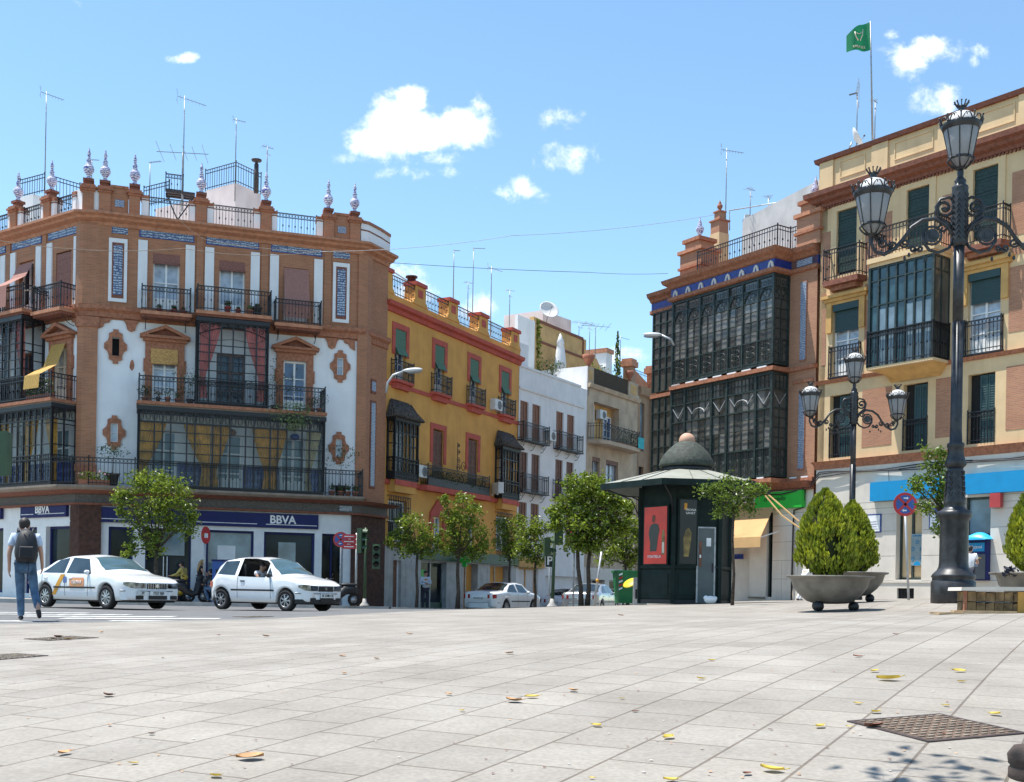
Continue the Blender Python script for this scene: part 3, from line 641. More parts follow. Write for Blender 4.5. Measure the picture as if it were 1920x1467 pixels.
def face(M, xL, xR, bays, front):
    # storeys: shop below 4.2, two white storeys, brick storey
    holes = []
    for c in bays: holes.append((c-.5,c+.5,11.45,13.65))
    b = wall('brick_wall', HB, xL, xR, 10.9, 14.6, holes, 'red_brick', M=M)
    q = [(-4.88, 9.87), (-4.88, 6.54), (3.86, 9.80), (3.86, 6.44)] if front else []
    h2 = [(x-.13,x+.13,z-.36,z+.36) for x, z in q]
    for i, c in enumerate(bays):
        mid = (i == 1)
        h2.append((c-.55 if mid else c-.46, c+.55 if mid else c+.46, 7.75, 9.95 if mid else 9.86)); h2.append((c-.52,c+.52,4.4,6.75))
    wall('plaster_wall', HB, xL, xR, 4.2, 10.9, h2, 'white_plaster', M=M, y=.004)
    for i, (x, z) in enumerate(q):
        quatrefoil(HB, M, x, z)
        if i: window(HB, x-.13,x+.13,z-.36,z+.36, y=.06, cols=1, rows=2, fw=.03, gm='curtained_glass', M=M)
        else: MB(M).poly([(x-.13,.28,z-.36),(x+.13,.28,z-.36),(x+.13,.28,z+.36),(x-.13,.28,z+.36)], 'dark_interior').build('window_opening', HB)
    for i, c in enumerate(bays):
        mid = (i == 1)
        g3 = 'curtained_glass' if (front and i < 2) else 'window_glass'
        window(HB, c-.5,c+.5,11.45,13.65, y=.2, cols=2, rows=2, gm=g3, M=M, name='balcony_door', solid=.5)
        if mid: window(HB, c-.55,c+.55,7.75,9.95, y=.2, cols=2, rows=3, gm='window_glass', fm='wood_brown', M=M, name='balcony_door')
        else: window(HB, c-.46,c+.46,7.75,9.86, y=.14, cols=2, rows=3, gm='blue_glass' if (front and i == 2) else 'curtained_glass', M=M, name='balcony_door', solid=.55)
        window(HB, c-.52,c+.52,4.4,6.75, y=.14, cols=2, rows=3, gm='sheer_glass', M=M, name='balcony_door', solid=.6, fw=.1)
        # white strips either side, tile frieze above
        for s_ in (-1, 1):
            x = c+s_*.89; MB(M).box(x-.175,x+.175,-.06,-.001,11.425,14.1,'white_plaster').build('plaster_strip', HB)
        f_ = MB(M); f_.box(c-1.03,c+1.03,-.02,-.001,14.22,14.56,'cobalt'); f_.box(c-.99,c+.99,-.03,-.021,14.25,14.53,'azulejo'); f_.build('tile_frieze', HB)
        p_ = MB(M); p_.box(c+1.13,c+1.40,-.05,-.001,11.425,14.48,'red_brick'); p_.build('brick_pilaster', HB)
        if not mid: pediment(HB, M, c, 10.18)
    return
face(ML, -9, 0, [-6.21, -3.70, -1.19], False)
face(None, -5.6, 4.72, [-3.05, -.53, 2.01], True)
wall('brick_wall', HB, 0, 1.97, -.4, 14.6, [], 'red_brick', M=MR)
# corner pier, chamfer reliefs
c_ = MB(); c_.prism([(-5.54,.1),(-5.54,-.11),(-6.08,-.06),(-6.27,.10),(-6.3,.3)], 4.38, 10.9, 'red_brick', 'z'); c_.prism([(-5.1,.1),(-5.1,-.05),(-5.55,-.12),(-6.12,-.08),(-6.33,.08),(-6.4,.4)], 11.43, 14.49, 'red_brick', 'z')
for z0, z1, e in ((10.55,10.93,.05),(5.0,5.25,.04)): c_.prism([(-5.54+e,.1),(-5.54+e,-.11-e),(-6.08,-.06-e),(-6.27-e,.10-e),(-6.3,.3)], z0, z1, 'brick_trim', 'z')
c_.build('corner_pilaster', HB)
c_ = MB(); c_.prism([(4.55,.05),(4.55,-.1),(4.95,-.08),(5.2,.3)], 4.38, 14.49, 'red_brick', 'z'); c_.build('corner_pilaster', HB)
for M_, x, a in ((None,-5.55,1),(None,-4.62,0),(None,4.45,-1),(None,3.2,0),(ML,-.05,-1)):
    b = MB(M_)
    if a: b.prism([(x,10.93),(x+a*.5,10.93),(x+a*.42,10.78),(x+a*.25,10.74),(x+a*.2,10.6),(x,10.5)], -.08, -.001, 'brick_trim')
    else: b.prism([(x-.0,10.93),(x+.6,10.93),(x+.5,10.78),(x+.44,10.56),(x+.3,10.48),(x+.16,10.56),(x+.1,10.78)], -.08, -.001, 'brick_trim')
    b.build('brick_corbel', HB)
for c in (-4.85, 3.84):    # tall tile panels in white frames
    b = MB(); b.box(c-.34,c+.34,-.07,-.001,11.6,14.05,'white_plaster'); b.box(c-.22,c+.22,-.085,-.071,11.74,13.88,'brick_trim_dark'); b.build('panel_frame', HB)
    b = MB(); b.box(c-.165,c+.165,-.10,-.086,11.86,13.78,'azulejo'); b.build('tile_panel', HB)
    b = MB(); b.box(c-.34,c+.34,-.02,-.001,14.25,14.53,'azulejo'); b.build('tile_frieze', HB)
b = MB(MR); b.box(.75,1.15,-.03,-.001,8.9,9.5,'brick_trim_dark').box(.8,1.1,-.045,-.031,9.0,9.4,'azulejo_pale').box(.72,1.18,-.03,-.001,4.9,8.6,'brick_trim_dark').box(.8,1.1,-.045,-.031,5.0,8.5,'azulejo_pale'); b.build('tile_panel', HB)
# red diamond of exposed brick on the plaster
MB().prism([(-4.28,8.98),(-4.20,9.08),(-4.18,9.22),(-4.22,9.38),(-4.28,9.42),(-4.34,9.3),(-4.36,9.1)], -.012, .003, 'brick_trim').build('plaster_patch', HB)
# balconies of the brick storey
def balcony3(M, c, y=-.7, z=11.22, wid=.9, br=True, m='stone_dark', hh=.95):
    b = MB(M); b.box(c-wid-.05,c+wid+.05,y-.08,.0,z-.13,z,'terracotta_trim').box(c-wid,c+wid,y,.0,z-.22,z-.13,'brick_trim_dark')
    if br:
        for s_ in (-1,1): bracket(b, c+s_*(wid-.15), y+.15, z-.22)
    o = b.build('balcony_slab', HB); railing(o, [(c-wid,0),(c-wid,y),(c+wid,y),(c+wid,0)], z, z+hh, M=M, gap=.13)
    return o
balcony3(None, -3.05); balcony3(None, 2.03); balcony3(None, -.5, -1.0, 11.36, 1.4, False)
balcony3(ML, -1.19); balcony3(ML, -3.7, -1.0, 11.36, 1.4, False); balcony3(ML, -6.21)
# second-floor slabs with railings
def slab2(M, x0, x1):
    b = MB(M); b.box(x0,x1,-1.22,-.001,7.56,7.68,'brick_trim').box(x0+.06,x1-.06,-1.14,-.001,7.5,7.56,'stone_dark'); o = b.build('balcony_slab', HB)
    railing(o, [(x0+.08,0),(x0+.08,-1.14),(x1-.08,-1.14),(x1-.08,0)], 7.68, 8.64, M=M, gap=.14)
slab2(None, -4.08, 3.16); slab2(ML, -8.6, -.06)
# glazed iron balconies
mirador(HB, None, -4.02, 3.10, 4.40, 7.5, 1.1, [-3.42,-3.12,-2.82,-2.22,-1.92,-1.25,-.95,-.6,.0,.32,.95,1.25,1.6,2.2,2.5], [5.35,5.75,6.15,6.55,6.9], crown=.42, rail=.0)
mirador(HB, ML, -8.4, -.12, 4.40, 7.5, 1.1, [-8,-7.5,-7,-6.5,-6,-5.5,-5,-4.5,-4,-3.6,-3.2,-2.8,-2.4,-2.0,-1.6,-1.2,-.8], [5.35,5.95,6.75], crown=.42, rail=1.15)
def mir2(M, c):
    o = mirador(HB, M, c-1.36, c+1.36, 7.70, 11.1, 1.0, [c-.9,c-.45,c,c+.45,c+.9], [8.75,9.05,9.4,9.75,10.05], crown=0, rail=.9)
    b = MB(M); y = -.99; n = 14
    arc = [Vector((c-1.3+2.6*i/n, y, 10.45+.33*sin(pi*i/n))) for i in range(n+1)]; b.tube(arc, .022, 'iron', 4)
    for s_ in (-1,1):
        b.bar((c+s_*1.3,y,10.45),(c+s_*.85,y,10.22),.02,'iron'); b.bar((c+s_*.85,y,10.22),(c,y,10.32),.02,'iron')
        scroll(b, (c+s_*1.1,y,10.72), .15, 'iron', .014, 1.5, flip=s_); scroll(b, (c+s_*.8,y,10.82), .1, 'iron', .012, 1.5, flip=-s_); scroll(b, (c+s_*.55,y,10.86), .07, 'iron', .012, 1.3, flip=s_); scroll(b, (c+s_*.2,y,10.88), .05, 'iron', .012, 1.3, flip=s_)
    for k in range(3):
        yy = -.2-.3*k; 
        for xx in (c-1.33, c+1.33): scroll(b, (xx,yy,10.75), .13, 'iron', .012, 1.5, ax=(0,1,0))
    b.build('scroll_crest', o)
    cu = MB(M); curtain(cu, c-1.25, c-.45, 8.0, 10.9, -.78, 'curtain_rose', -1); cu.build('curtain', o); cu = MB(M); curtain(cu, c+.45, c+1.25, 8.0, 10.9, -.78, 'curtain_rose', 1); cu.build('curtain', o)
mir2(None, -.53); mir2(ML, -3.7)
for x0, x1, sd, m in ((-3.95,-2.95,-1,'curtain_ochre'),(-2.35,-1.32,1,'curtain_ochre'),(-1.28,-.55,-1,'curtain_ochre'),(.25,.98,1,'curtain_ochre'),(1.02,1.65,-1,'curtain_ochre'),(2.4,3.0,-1,'curtain_cream')):
    cu = MB(); curtain(cu, x0, x1, 4.5, 6.95, -.85, m, sd); cu.build('curtain', HB)
for x0, x1, sd in ((-1.0,-.2,1),(-2.3,-1.4,-1),(-4.4,-3.4,1),(-6.2,-5.2,-1)):
    cu = MB(ML); curtain(cu, x0, x1, 4.5, 6.95, -.8, 'curtain_ochre', sd); cu.build('curtain', HB)
# blue tile dado inside the lower glazed balcony, hung lamps
b = MB()
for x0, x1 in ((-4.0,-3.6),(-2.5,-1.08),(.02,1.45),(2.56,3.06)): b.box(x0,x1,-.03,-.001,4.4,5.5,'azulejo_blue')
b.build('tile_dado', HB)
MB(ML).box(-8.3,-.2,-.03,-.001,4.4,5.4,'azulejo_blue').build('tile_dado', HB)
b = MB()
for x, z in ((-.5,6.75),(2.0,6.72)): b.tube([(x,-.5,7.4),(x,-.5,z+.12)], .008, 'iron', 4).ball((x,-.5,z), .2, 'wood_shutter' if x < 0 else 'cobalt', 10, (1,1,.7))
b.build('hanging_lamp', HB)
# blinds
def blind(M, x0, x1, z0, z1, y, m, kick=0., name='blind'):
    b = MB(M)
    if kick: b.add([(x0,y,z1),(x1,y,z1),(x1,y-kick,z0+.5),(x0,y-kick,z0+.5),(x0,y-kick-.02,z0),(x1,y-kick-.02,z0)], [(0,1,2,3),(3,2,5,4)], m)
    else:
        n = 8
        for i in range(n): b.box(x0,x1,y-.02-.004*(i%2),y,z0+(z1-z0)*i/n,z0+(z1-z0)*(i+1)/n-.004,m)
        b.tube([(x0,y-.03,z0),(x1,y-.03,z0)], .035, m, 6)
    return b.build(name, HB)
blind(None, -3.56, -2.54, 13.28, 13.66, .02, 'blind_red'); blind(None, -1.04, -.03, 13.28, 13.66, .02, 'blind_red')
blind(None, 1.51, 2.51, 11.55, 13.63, .0, 'blind_rose', .42); blind(None, -3.58, -2.56, 9.33, 9.9, -.12, 'blind_yellow')
blind(ML, -1.69, -.69, 11.5, 13.6, .05, 'blind_red')
b = MB(ML); b.add([(-4.2,-.02,13.55),(-3.2,-.02,13.55),(-3.2,-.35,12.9),(-4.2,-.35,12.9),(-3.2,-1.15,12.36),(-4.2,-1.15,12.36),(-3.2,-1.17,11.5),(-5.0,-1.17,11.5),(-5.0,-1.15,12.36)], [(0,1,2,3),(3,2,4,5),(8,4,6,7)], 'blind_rose'); b.build('blind', HB)
b = MB(ML); b.add([(-1.65,-.15,10.0),(-.75,-.15,10.0),(-.75,-.5,9.1),(-1.65,-.5,9.1),(-.8,-1.2,8.62),(-1.8,-1.2,8.62),(-.8,-1.24,8.1),(-1.8,-1.24,8.1)], [(0,1,2,3),(3,2,4,5),(5,4,6,7)], 'blind_sunlit'); b.build('blind', HB)
# railing along the first-floor slab
for pth, M_ in (([(-5.75,-1.1),(-4.1,-1.1)],None),([(3.16,-1.1),(4.66,-1.1),(4.66,0)],None)): railing(HB, pth, 4.38, 5.42, M=M_, gap=.14)
railing(HB, [tuple((ML@Vector((-.1,-1.1,0)))[:2]), (-6.35,-.95), (-5.75,-1.1)], 4.38, 5.42, gap=.14)
railing(HB, [(-4.1,-1.14),(3.16,-1.14)], 4.38, 5.42, gap=.14)
# street level: brick piers, white frames, shop windows
def shop(M, x0, x1, parts, pier):
    wall('shop_wall', HB, x0, x1, -.5, 3.72, [(a,b,.25 if k != 'd' else -.5,2.9) for a,b,k in parts], 'bank_white', M=M, depth=.5, y=.0)
    for a, b, k in parts:
        if k == 'w':
            o = window(HB, a,b,.25,2.9, y=.22, cols=1, rows=1, fm='bank_blue', gm='shop_glass', fw=.09, M=M, name='shop_window')
        elif k == 's': o = window(HB, a,b,.25,2.9, y=.18, cols=1, rows=1, fm='bank_blue', gm='sheer_glass', fw=.09, M=M, name='shop_window')
        else:
            o = window(HB, a,b,-.4,2.9, y=.42, cols=2, rows=1, fm='bank_blue', gm='shop_glass', fw=.06, M=M, name='shop_door')
            if b-a > 1.2:
                q = MB(M); q.box(a+.35,b-.25,.30,.33,1.85,2.8,'sheer_glass'); q.build('door_poster', o)
                q = MB(M)
                for xx in ((a+b)/2-.07, (a+b)/2+.07): q.bar((xx-.1,.34,.9),(xx-.1,.34,1.8),.035,'white_paint')
                q.build('door_handle', o)
    for a, b in pier: MB(M).box(a,b,-.12,-.001,-.5,3.7,'brick_trim').build('brick_pier', HB)
shop(None, -5.35, 4.72, [(-5.02,-4.12,'w'),(-3.66,-1.92,'d'),(-1.36,.5,'s'),(.9,2.95,'w'),(3.24,4.12,'d')], [])
shop(ML, -9, -.05, [(-2.05,-.28,'w'),(-3.6,-2.65,'w'),(-6.6,-5.0,'w')], [])
b = MB(); b.prism([(-5.3,.1),(-5.3,-.16),(-6.1,-.14),(-6.42,.16),(-6.3,.5)], -.5, 3.7, 'brick_pier_shaded', 'z')
for i in range(7): b.prism([(-5.29,.1),(-5.29,-.175),(-6.1,-.155),(-6.435,.16),(-6.3,.5)], -.2+.55*i, .3+.55*i, 'brick_pier_shaded', 'z')
b.build('brick_pier', HB); MB(MR).box(-.12,1.98,-.06,-.002,-.5,3.7,'brick_pier_shaded').build('brick_pier', HB); MB().box(4.43,4.74,-.13,-.002,-.5,3.7,'brick_pier_shaded').build('brick_pier', HB)
b = MB(); b.box(-5.75,-5.45,-.18,-.161,1.0,1.28,'dark_green_sign'); b.build('number_plate', HB)
text('123', .2, 'white_print', Matrix.Translation((-5.46,-.2,1.14)), HB, 'number_lettering')
b = MB(); b.box(3.9,4.42,-.2,-.165,3.84,4.06,'azulejo_pale'); b.build('street_name_tile', HB)
for x0, x1, z0, z1, m in ((-4.85,-4.35,.9,1.35,'sheer_glass'),(-.9,-.2,1.5,2.3,'bank_white'),(1.3,2.6,.5,1.15,'bank_blue'),(1.5,2.2,1.5,2.5,'sheer_glass'),(-1.2,.35,.35,.7,'bank_white')):
    MB().box(x0,x1,.2,.212,z0,z1,m).build('window_poster', HB)
# bank signs: things of their own
def sign_box(name, label, F, M, x0, x1, z0, z1, y, th, m, txt=None, tx=0, tz=0, ts=.4, tm='white_print', line=None, lm='white_print', sx=1., bold=.0, cat='sign', group=None):
    A = Matrix.Translation((*F.o, 0)) @ Matrix.Rotation(F.a, 4, 'Z') @ (M or Matrix())
    t = bpy.data.objects.new(name, None); COL.objects.link(t); t.matrix_world = A @ Matrix.Translation(((x0+x1)/2, y, z0)); tag(t, label, cat, group)
    X = (x0+x1)/2; w_ = (x1-x0)/2
    MB().box(-w_,w_,0,th,0,z1-z0,m).build('panel', t)
    if txt: text(txt, ts, tm, Matrix.Translation((tx-X,-.012,tz-z0)), t, sx=sx, bold=bold)
    if line:
        for a, b_ in line: MB().box(a-X,b_-X,-.006,-.001,.12,.145,lm).build('underline', t)
    return t
sign_box('bank_sign', 'long navy bank sign with white BBVA letters above the wide shop windows', FL, None, -5.42, 3.06, 3.06, 3.64, -.14, .13, 'bank_blue', 'BBVA', 1.62, 3.38, .46, line=[(-5.3,-4.1),(-1.9,.6),(.95,3.0)], bold=.012, sx=.95)
sign_box('bank_sign', 'short navy bank sign with white BBVA letters on the left street front', FL, ML, -3.6, -.55, 3.26, 3.80, -.14, .13, 'bank_blue', 'BBVA', -2.1, 3.56, .42, line=[(-3.55,-2.7),(-2.4,-.65)], bold=.012, sx=.95)
sign_box('bank_sign', 'end piece of navy bank sign at the left picture edge', FL, ML, -7.6, -5.0, 3.26, 3.80, -.14, .13, 'bank_blue')
# parapet: piers, posts, railings, finials
for x in (-5.97+.0,-5.37,-4.28,-1.77,.76,3.28,4.37): brick_pier(HB, None, x); finial(HB, None, x, .12, 16.24)
for s_ in (-4.55,-2.24,-7.0): brick_pier(HB, ML, s_); finial(HB, ML, s_, .12, 16.24)
for x0, x1 in ((-4.02,-3.75),(-2.22,-2.0),(-1.54,-1.3),(.28,.53),(.99,1.2),(2.8,3.05)): low_pier(HB, None, x0, x1)
for x0, x1 in ((-4.3,-4.08),(-2.7,-2.48),(-2.0,-1.78),(-.62,-.4),(-5.0,-4.8)): low_pier(HB, ML, x0, x1)
for x0, x1 in ((-5.16,-4.5),(3.5,4.16)):
    b = MB(); b.box(x0,x1,-.02,.3,14.92,16.0,'red_brick').box(x0,x1,-.06,.34,16.0,16.1,'brick_trim'); b.box((x0+x1)/2-.17,(x0+x1)/2+.17,-.05,-.021,15.28,15.55,'azulejo_pale'); b.build('parapet_panel', HB)
MB().box(-5.76,-5.58,-.05,.3,14.92,15.9,'white_plaster').build('parapet_post', HB); MB(ML).box(-.6,.15,-.0,.3,14.92,15.9,'white_plaster').build('parapet_post', HB)
for x0, x1 in ((-3.75,-2.22),(-1.3,.28),(1.2,2.8)): railing(HB, [(x0,.1),(x1,.1)], 14.95, 15.85, gap=.12)
for x0, x1 in ((-4.08,-2.7),(-1.78,-.62),(-6.6,-5.0)): railing(HB, [(x0,.1),(x1,.1)], 14.95, 15.85, gap=.12, M=ML)
b = MB(); b.strip([(4.62,.0),(4.95,.1),(5.6,.75),(6.15,1.42),(6.15,2.2)], [(.03,14.92),(.03,15.8),(-.25,15.8),(-.25,14.92)], 'white_plaster'); b.strip([(4.62,.0),(4.95,.1),(5.6,.75),(6.15,1.42)], [(.07,15.8),(.07,15.92),(-.28,15.92),(-.28,15.8)], 'brick_trim'); b.strip([(4.62,.0),(4.95,.1),(5.6,.75),(6.12,1.40)], [(.05,15.5),(.05,15.55),(.03,15.55),(.03,15.5)], 'brick_trim_dark'); b.build('parapet_wall', HB)
# body of the house and roof rooms
b = MB(); q0 = ML @ Vector((-8.9,.4,0)); q1 = ML @ Vector((-8.9,9,0))
b.prism([tuple(q0[:2]), (-6.1,.5), (-5.5,.45), (4.6,.45), (5.7,1.6), (6.0,12), (-8,13), tuple(q1[:2])], 4.3, 14.88, 'grey_render', 'z'); b.prism([tuple(q0[:2]), (-6.1,.9), (-5.5,.85), (4.6,.85), (5.7,1.9), (6.0,12), (-8,13), tuple(q1[:2])], -.5, 4.25, 'dark_interior', 'z'); b.build('building_body', HB)
def roofroom(u0, v0, u1, v1, u2, v2, d, m, dep=4):      # two visible walls meeting at (u1, v1)
    pass
LI = HW.inverted()
def rr(pts, zt, zb, m, name='rooftop_room', rail=0, closed=True, rz=None):
    P = [LI @ Vector((*p, 0)) for p in pts]; q_ = [(p.x, p.y) for p in P]
    b = MB(); b.prism(q_, zb, zt, m, 'z'); o = b.build(name, HB)
    if rail: railing(o, q_[:3], zt, zt+rail, gap=.16, deco=False, knob=False, th=.022, top=.03)
    return o
zr = at(442,343,53).z; A_ = atz(442,343,zr); B_ = atz(385,358,zr); C_ = atz(489,364,zr)
rr([(B_.x,B_.y),(A_.x,A_.y),(C_.x,C_.y),(A_.x-1,A_.y+9)], zr, 14.5, 'pink_render', rail=.95)
def room(p3, d, zb, m, rail=0, deep=4):
    z = at(*p3[1], d).z; q3 = [atz(u, v, z) for u, v in p3]; c = q3[0]+q3[2]-q3[1]
    return rr([(p.x, p.y) for p in q3+[c]], z, zb, m, rail=rail)
room([(292,392),(358,376),(372,384)], 51, 14.5, 'pink_render')
room([(30,372),(62,364),(96,374)], 49.5, 14.5, 'white_plaster_old')
def roofrail(p3, d, h, par=HB, L=None):
    z = at(*p3[0], d).z; q_ = [(L or LI) @ atz(u, v, z) for u, v in p3]
    railing(par, [(p.x,p.y) for p in q_], z-h, z, gap=.16, deco=False, knob=False, th=.022, top=.03, name='roof_railing')
roofrail([(38,338),(84,326)], 50, .8); roofrail([(100,331),(150,346)], 50, 1.1); roofrail([(270,352),(318,340)], 51, .9)
# brown iron platform on the roof with the tall aerial
b = MB(); c = LI @ at(338,366,50); 
for a in range(3):
    b.bar((c.x-.6,c.y+.3*a-.3,c.z),(c.x+.6,c.y+.3*a-.3,c.z),.12,'iron_rust')
b.bar((c.x-.6,c.y,c.z),(c.x-.1,c.y,c.z-1.1),.05,'iron').bar((c.x+.6,c.y,c.z),(c.x+.5,c.y,c.z-1.1),.05,'iron').bar((c.x+.6,c.y,c.z),(c.x-.1,c.y,c.z-1.1),.05,'iron')
b.build('roof_platform', HB); railing(HB, [(c.x-.62,c.y-.3),(c.x+.1,c.y-.3),(c.x+.1,c.y+.3)], c.z, c.z+.75, gap=.12, name='roof_railing')
c = LI @ at(480,362,52); MB().lathe((c.x,c.y,c.z), [(.1,0),(.1,1.3),(.07,1.32),(.07,1.42),(.22,1.44),(.24,1.5),(0,1.52)], 'iron_rust', 10).build('flue', HB)
# ------------------------------------------------------------------ ochre house with red trim
FY = Fac(-5.7197, 49.3, 63.5); HB = FY.root('ochre_house', 'ochre yellow house with red window surrounds and parapet posts, beside the brick corner house')
YM = Matrix.Translation((*FY.o, 0)) @ Matrix.Rotation(FY.a, 4, 'Z'); LY = 13.2
C4 = [1.37, 4.8, 8.2, 11.58]
h3 = [(c-.45,c+.45,9.85,12.1) for c in C4]; h2 = [(c-.5,c+.5,5.6,8.17) for c in C4]; h1 = [(c-.75,c+.75,2.75,4.6) for c in (C4[0], C4[3])]+[(4.45,5.25,2.3,4.1),(7.9,8.5,2.75,4.3)]
wall('plaster_wall', HB, 0, LY, 2.1, 13.0, h3+h2+h1, 'ochre_plaster')
MB().strip([(LY,-.001),(LY,.6),(LY,9)], [(0,-.5),(0,13),(-.3,13),(-.3,-.5)], 'ochre_plaster').build('side_wall', HB)
for c in C4:
    b = MB()
    for a0, a1, z0, z1 in ((c-.70,c-.45,10.95,12.35),(c+.45,c+.70,10.95,12.35),(c-.45,c+.45,12.1,12.35)): b.box(a0,a1,-.035,-.001,z0,z1,'red_paint')
    b.build('window_surround', HB)
    window(HB, c-.45,c+.45,9.85,12.1, y=.16, cols=2, rows=3, gm='blue_glass', name='balcony_door', solid=.5)
    q = MB(); q.box(c-.43,c+.43,-.01,.02,11.0,12.08,'blind_green'); q.add([(c-.43,-.02,11.3),(c+.43,-.02,11.3),(c+.43,-.2,10.95),(c-.43,-.2,10.95)], [(0,1,2,3)], 'blind_green'); q.build('blind', HB)
    b = MB(); b.prism([(c-.85,0),(c+.85,0),(c+.7,-.32),(c-.7,-.32)], 9.7, 9.82, 'red_paint', 'z'); b.prism([(c-.7,0),(c+.7,0),(c+.5,-.2),(c-.5,-.2)], 9.45, 9.697, 'red_paint', 'z'); o = b.build('balcony_slab', HB)
    railing(o, [(c-.72,0),(c-.72,-.28),(c+.72,-.28),(c+.72,0)], 9.83, 10.65, gap=.1, deco=False)
def yband(name, prof, m, x1=LY+.05): MB().strip([(-.0,0),(x1,0)], prof, m).build(name, HB)
yband('cornice', [(0,12.72),(.1,12.74),(.14,12.9),(.3,12.96),(.34,13.12),(-.2,13.12),(-.2,12.72)], 'red_paint'); yband('belt_course', [(-.01,9.55),(.05,9.55),(.05,9.72),(-.01,9.72)], 'red_paint')
yband('belt_course', [(-.01,5.22),(.12,5.22),(.16,5.42),(-.01,5.42)], 'red_paint'); yband('parapet_wall', [(.05,13.122),(.05,13.5),(-.3,13.5),(-.3,13.122)], 'ochre_plaster', LY)
for a, b_ in ((.0,.5),(2.45,3.3),(5.5,6.3),(8.55,9.4),(12.1,13.0)):
    b = MB(); b.prism([(a-.25,13.5),(b_+.25,13.5),(b_+.05,13.75),(b_,14.35),(a,14.35),(a-.05,13.75)], -.08, .5, 'ochre_plaster').box(a-.06,b_+.06,-.16,.56,14.352,14.52,'red_paint'); 
    if b_-a > .6: b.box((a+b_)/2-.2,(a+b_)/2+.2,-.1,-.081,13.85,14.2,'red_paint')
    b.build('parapet_post', HB)
for a, b_ in ((.5,2.45),(3.3,5.5),(6.3,8.55),(9.4,12.1)):
    railing(HB, [(a,-.02),(b_,-.02)], 13.5, 14.32, gap=.13, deco=False)
# second floor: shutters, long balcony, caged bay windows under little tiled roofs
for c in (4.8, 8.2):
    b = MB()
    for a0, a1, z0, z1 in ((c-.74,c-.5,6.6,8.42),(c+.5,c+.74,6.6,8.42),(c-.5,c+.5,8.17,8.42)): b.box(a0,a1,-.035,-.001,z0,z1,'red_paint')
    b.build('window_surround', HB); shutters(HB, c-.48,c+.48,5.6,8.1, y=.06, m='wood_brown')
b = MB(); b.prism([(3.0,0),(9.6,0),(9.4,-.42),(3.2,-.42)], 5.2, 5.44, 'red_paint', 'z'); o = b.build('balcony_slab', HB)
railing(o, [(3.3,0),(3.3,-.38),(9.3,-.38),(9.3,0)], 5.45, 6.35, gap=.11, deco=False); MB().box(3.3,9.3,-.41,-.36,5.45,5.8,'iron').build('railing_skirt', o)
b = MB()
for k, z in enumerate((6.5,6.9,7.25,7.6)): scroll(b, (6.1,-.38,z), .2-.03*k, 'iron', .018, 1.6, flip=(-1)**k)
scroll(b, (6.6,-.38,6.6), .28, 'iron', .016, 1.4); b.bar((6.0,-.38,6.35),(6.0,-.38,7.7),.025,'iron'); b.build('iron_crest', o)
for c in (C4[0], C4[3]):
    o = mirador(HB, None, c-.98, c+.98, 5.45, 8.15, .42, [c-.62,c-.3,c,c+.3,c+.62], [6.38,7.0,7.5], crown=.5, rail=.95, base=.35, glass='pane_clear', sidev=1)
    b = MB(); x0, x1 = c-1.12, c+1.12
    b.add([(x0,-.62,8.12),(x1,-.62,8.12),(x1-.45,.0,8.92),(x0+.45,.0,8.92),(x0,0,8.12),(x1,0,8.12)], [(0,1,2,3),(0,3,4),(1,5,2),(0,4,5,1)], 'tile_roof')
    for i in range(17):
        t = i/16; b.tube([(x0+(x1-x0)*t,-.64,8.14),(x0+.45+(x1-x0-.9)*t,.0,8.95)], .05, 'tile_roof', 5)
    for i in range(4):
        t = i/4+.1; b.tube([(x0-.02,-.6*(1-t),8.14),(x0+.45*1-.1,-.02-.1*(1-t),8.9)], .045, 'tile_roof', 5); b.tube([(x1+.02,-.6*(1-t),8.14),(x1-.35,-.02-.1*(1-t),8.9)], .045, 'tile_roof', 5)
    b.build('tiled_hood', HB)
    window(HB, c-.48,c+.48,5.6,8.15, y=.12, cols=2, rows=4, gm='curtained_glass', fm='white_paint', name='balcony_door')
    q = MB(); q.box(c-.85,c+.85,-.4,-.001,4.9,5.44,'ochre_plaster'); q.box(c-.9,c+.9,-.44,-.402,5.2,5.44,'red_paint'); q.build('bay_base', HB)
    window(HB, c-.7,c+.7,2.8,4.55, y=.16, cols=2, rows=2, gm='window_glass', name='window'); q = MB()
    for i in range(13): q.bar((c-.85+1.7*i/12,-.14,2.5),(c-.85+1.7*i/12,-.14,4.75),.022,'iron')
    for z in (2.5,2.9,3.6,4.3,4.75): q.bar((c-.87,-.14,z),(c+.87,-.14,z),.03,'iron'); q.bar((c-.87,0,z),(c-.87,-.14,z),.03,'iron'); q.bar((c+.87,0,z),(c+.87,-.14,z),.03,'iron')
    q.build('window_grille', HB)
b = MB(); b.prism([(4.1,2.9),(4.42,2.9),(4.42,4.1),(5.28,4.1),(5.28,2.9),(5.6,2.9),(5.6,4.25),(4.85,4.95),(4.1,4.25)], -.09, -.001, 'red_paint'); b.build('window_surround', HB)
window(HB, 4.45,5.25,2.3,4.1, y=.16, cols=2, rows=2, gm='sheer_glass'); window(HB, 7.9,8.5,2.75,4.3, y=.16, cols=1, rows=2, gm='blue_glass')
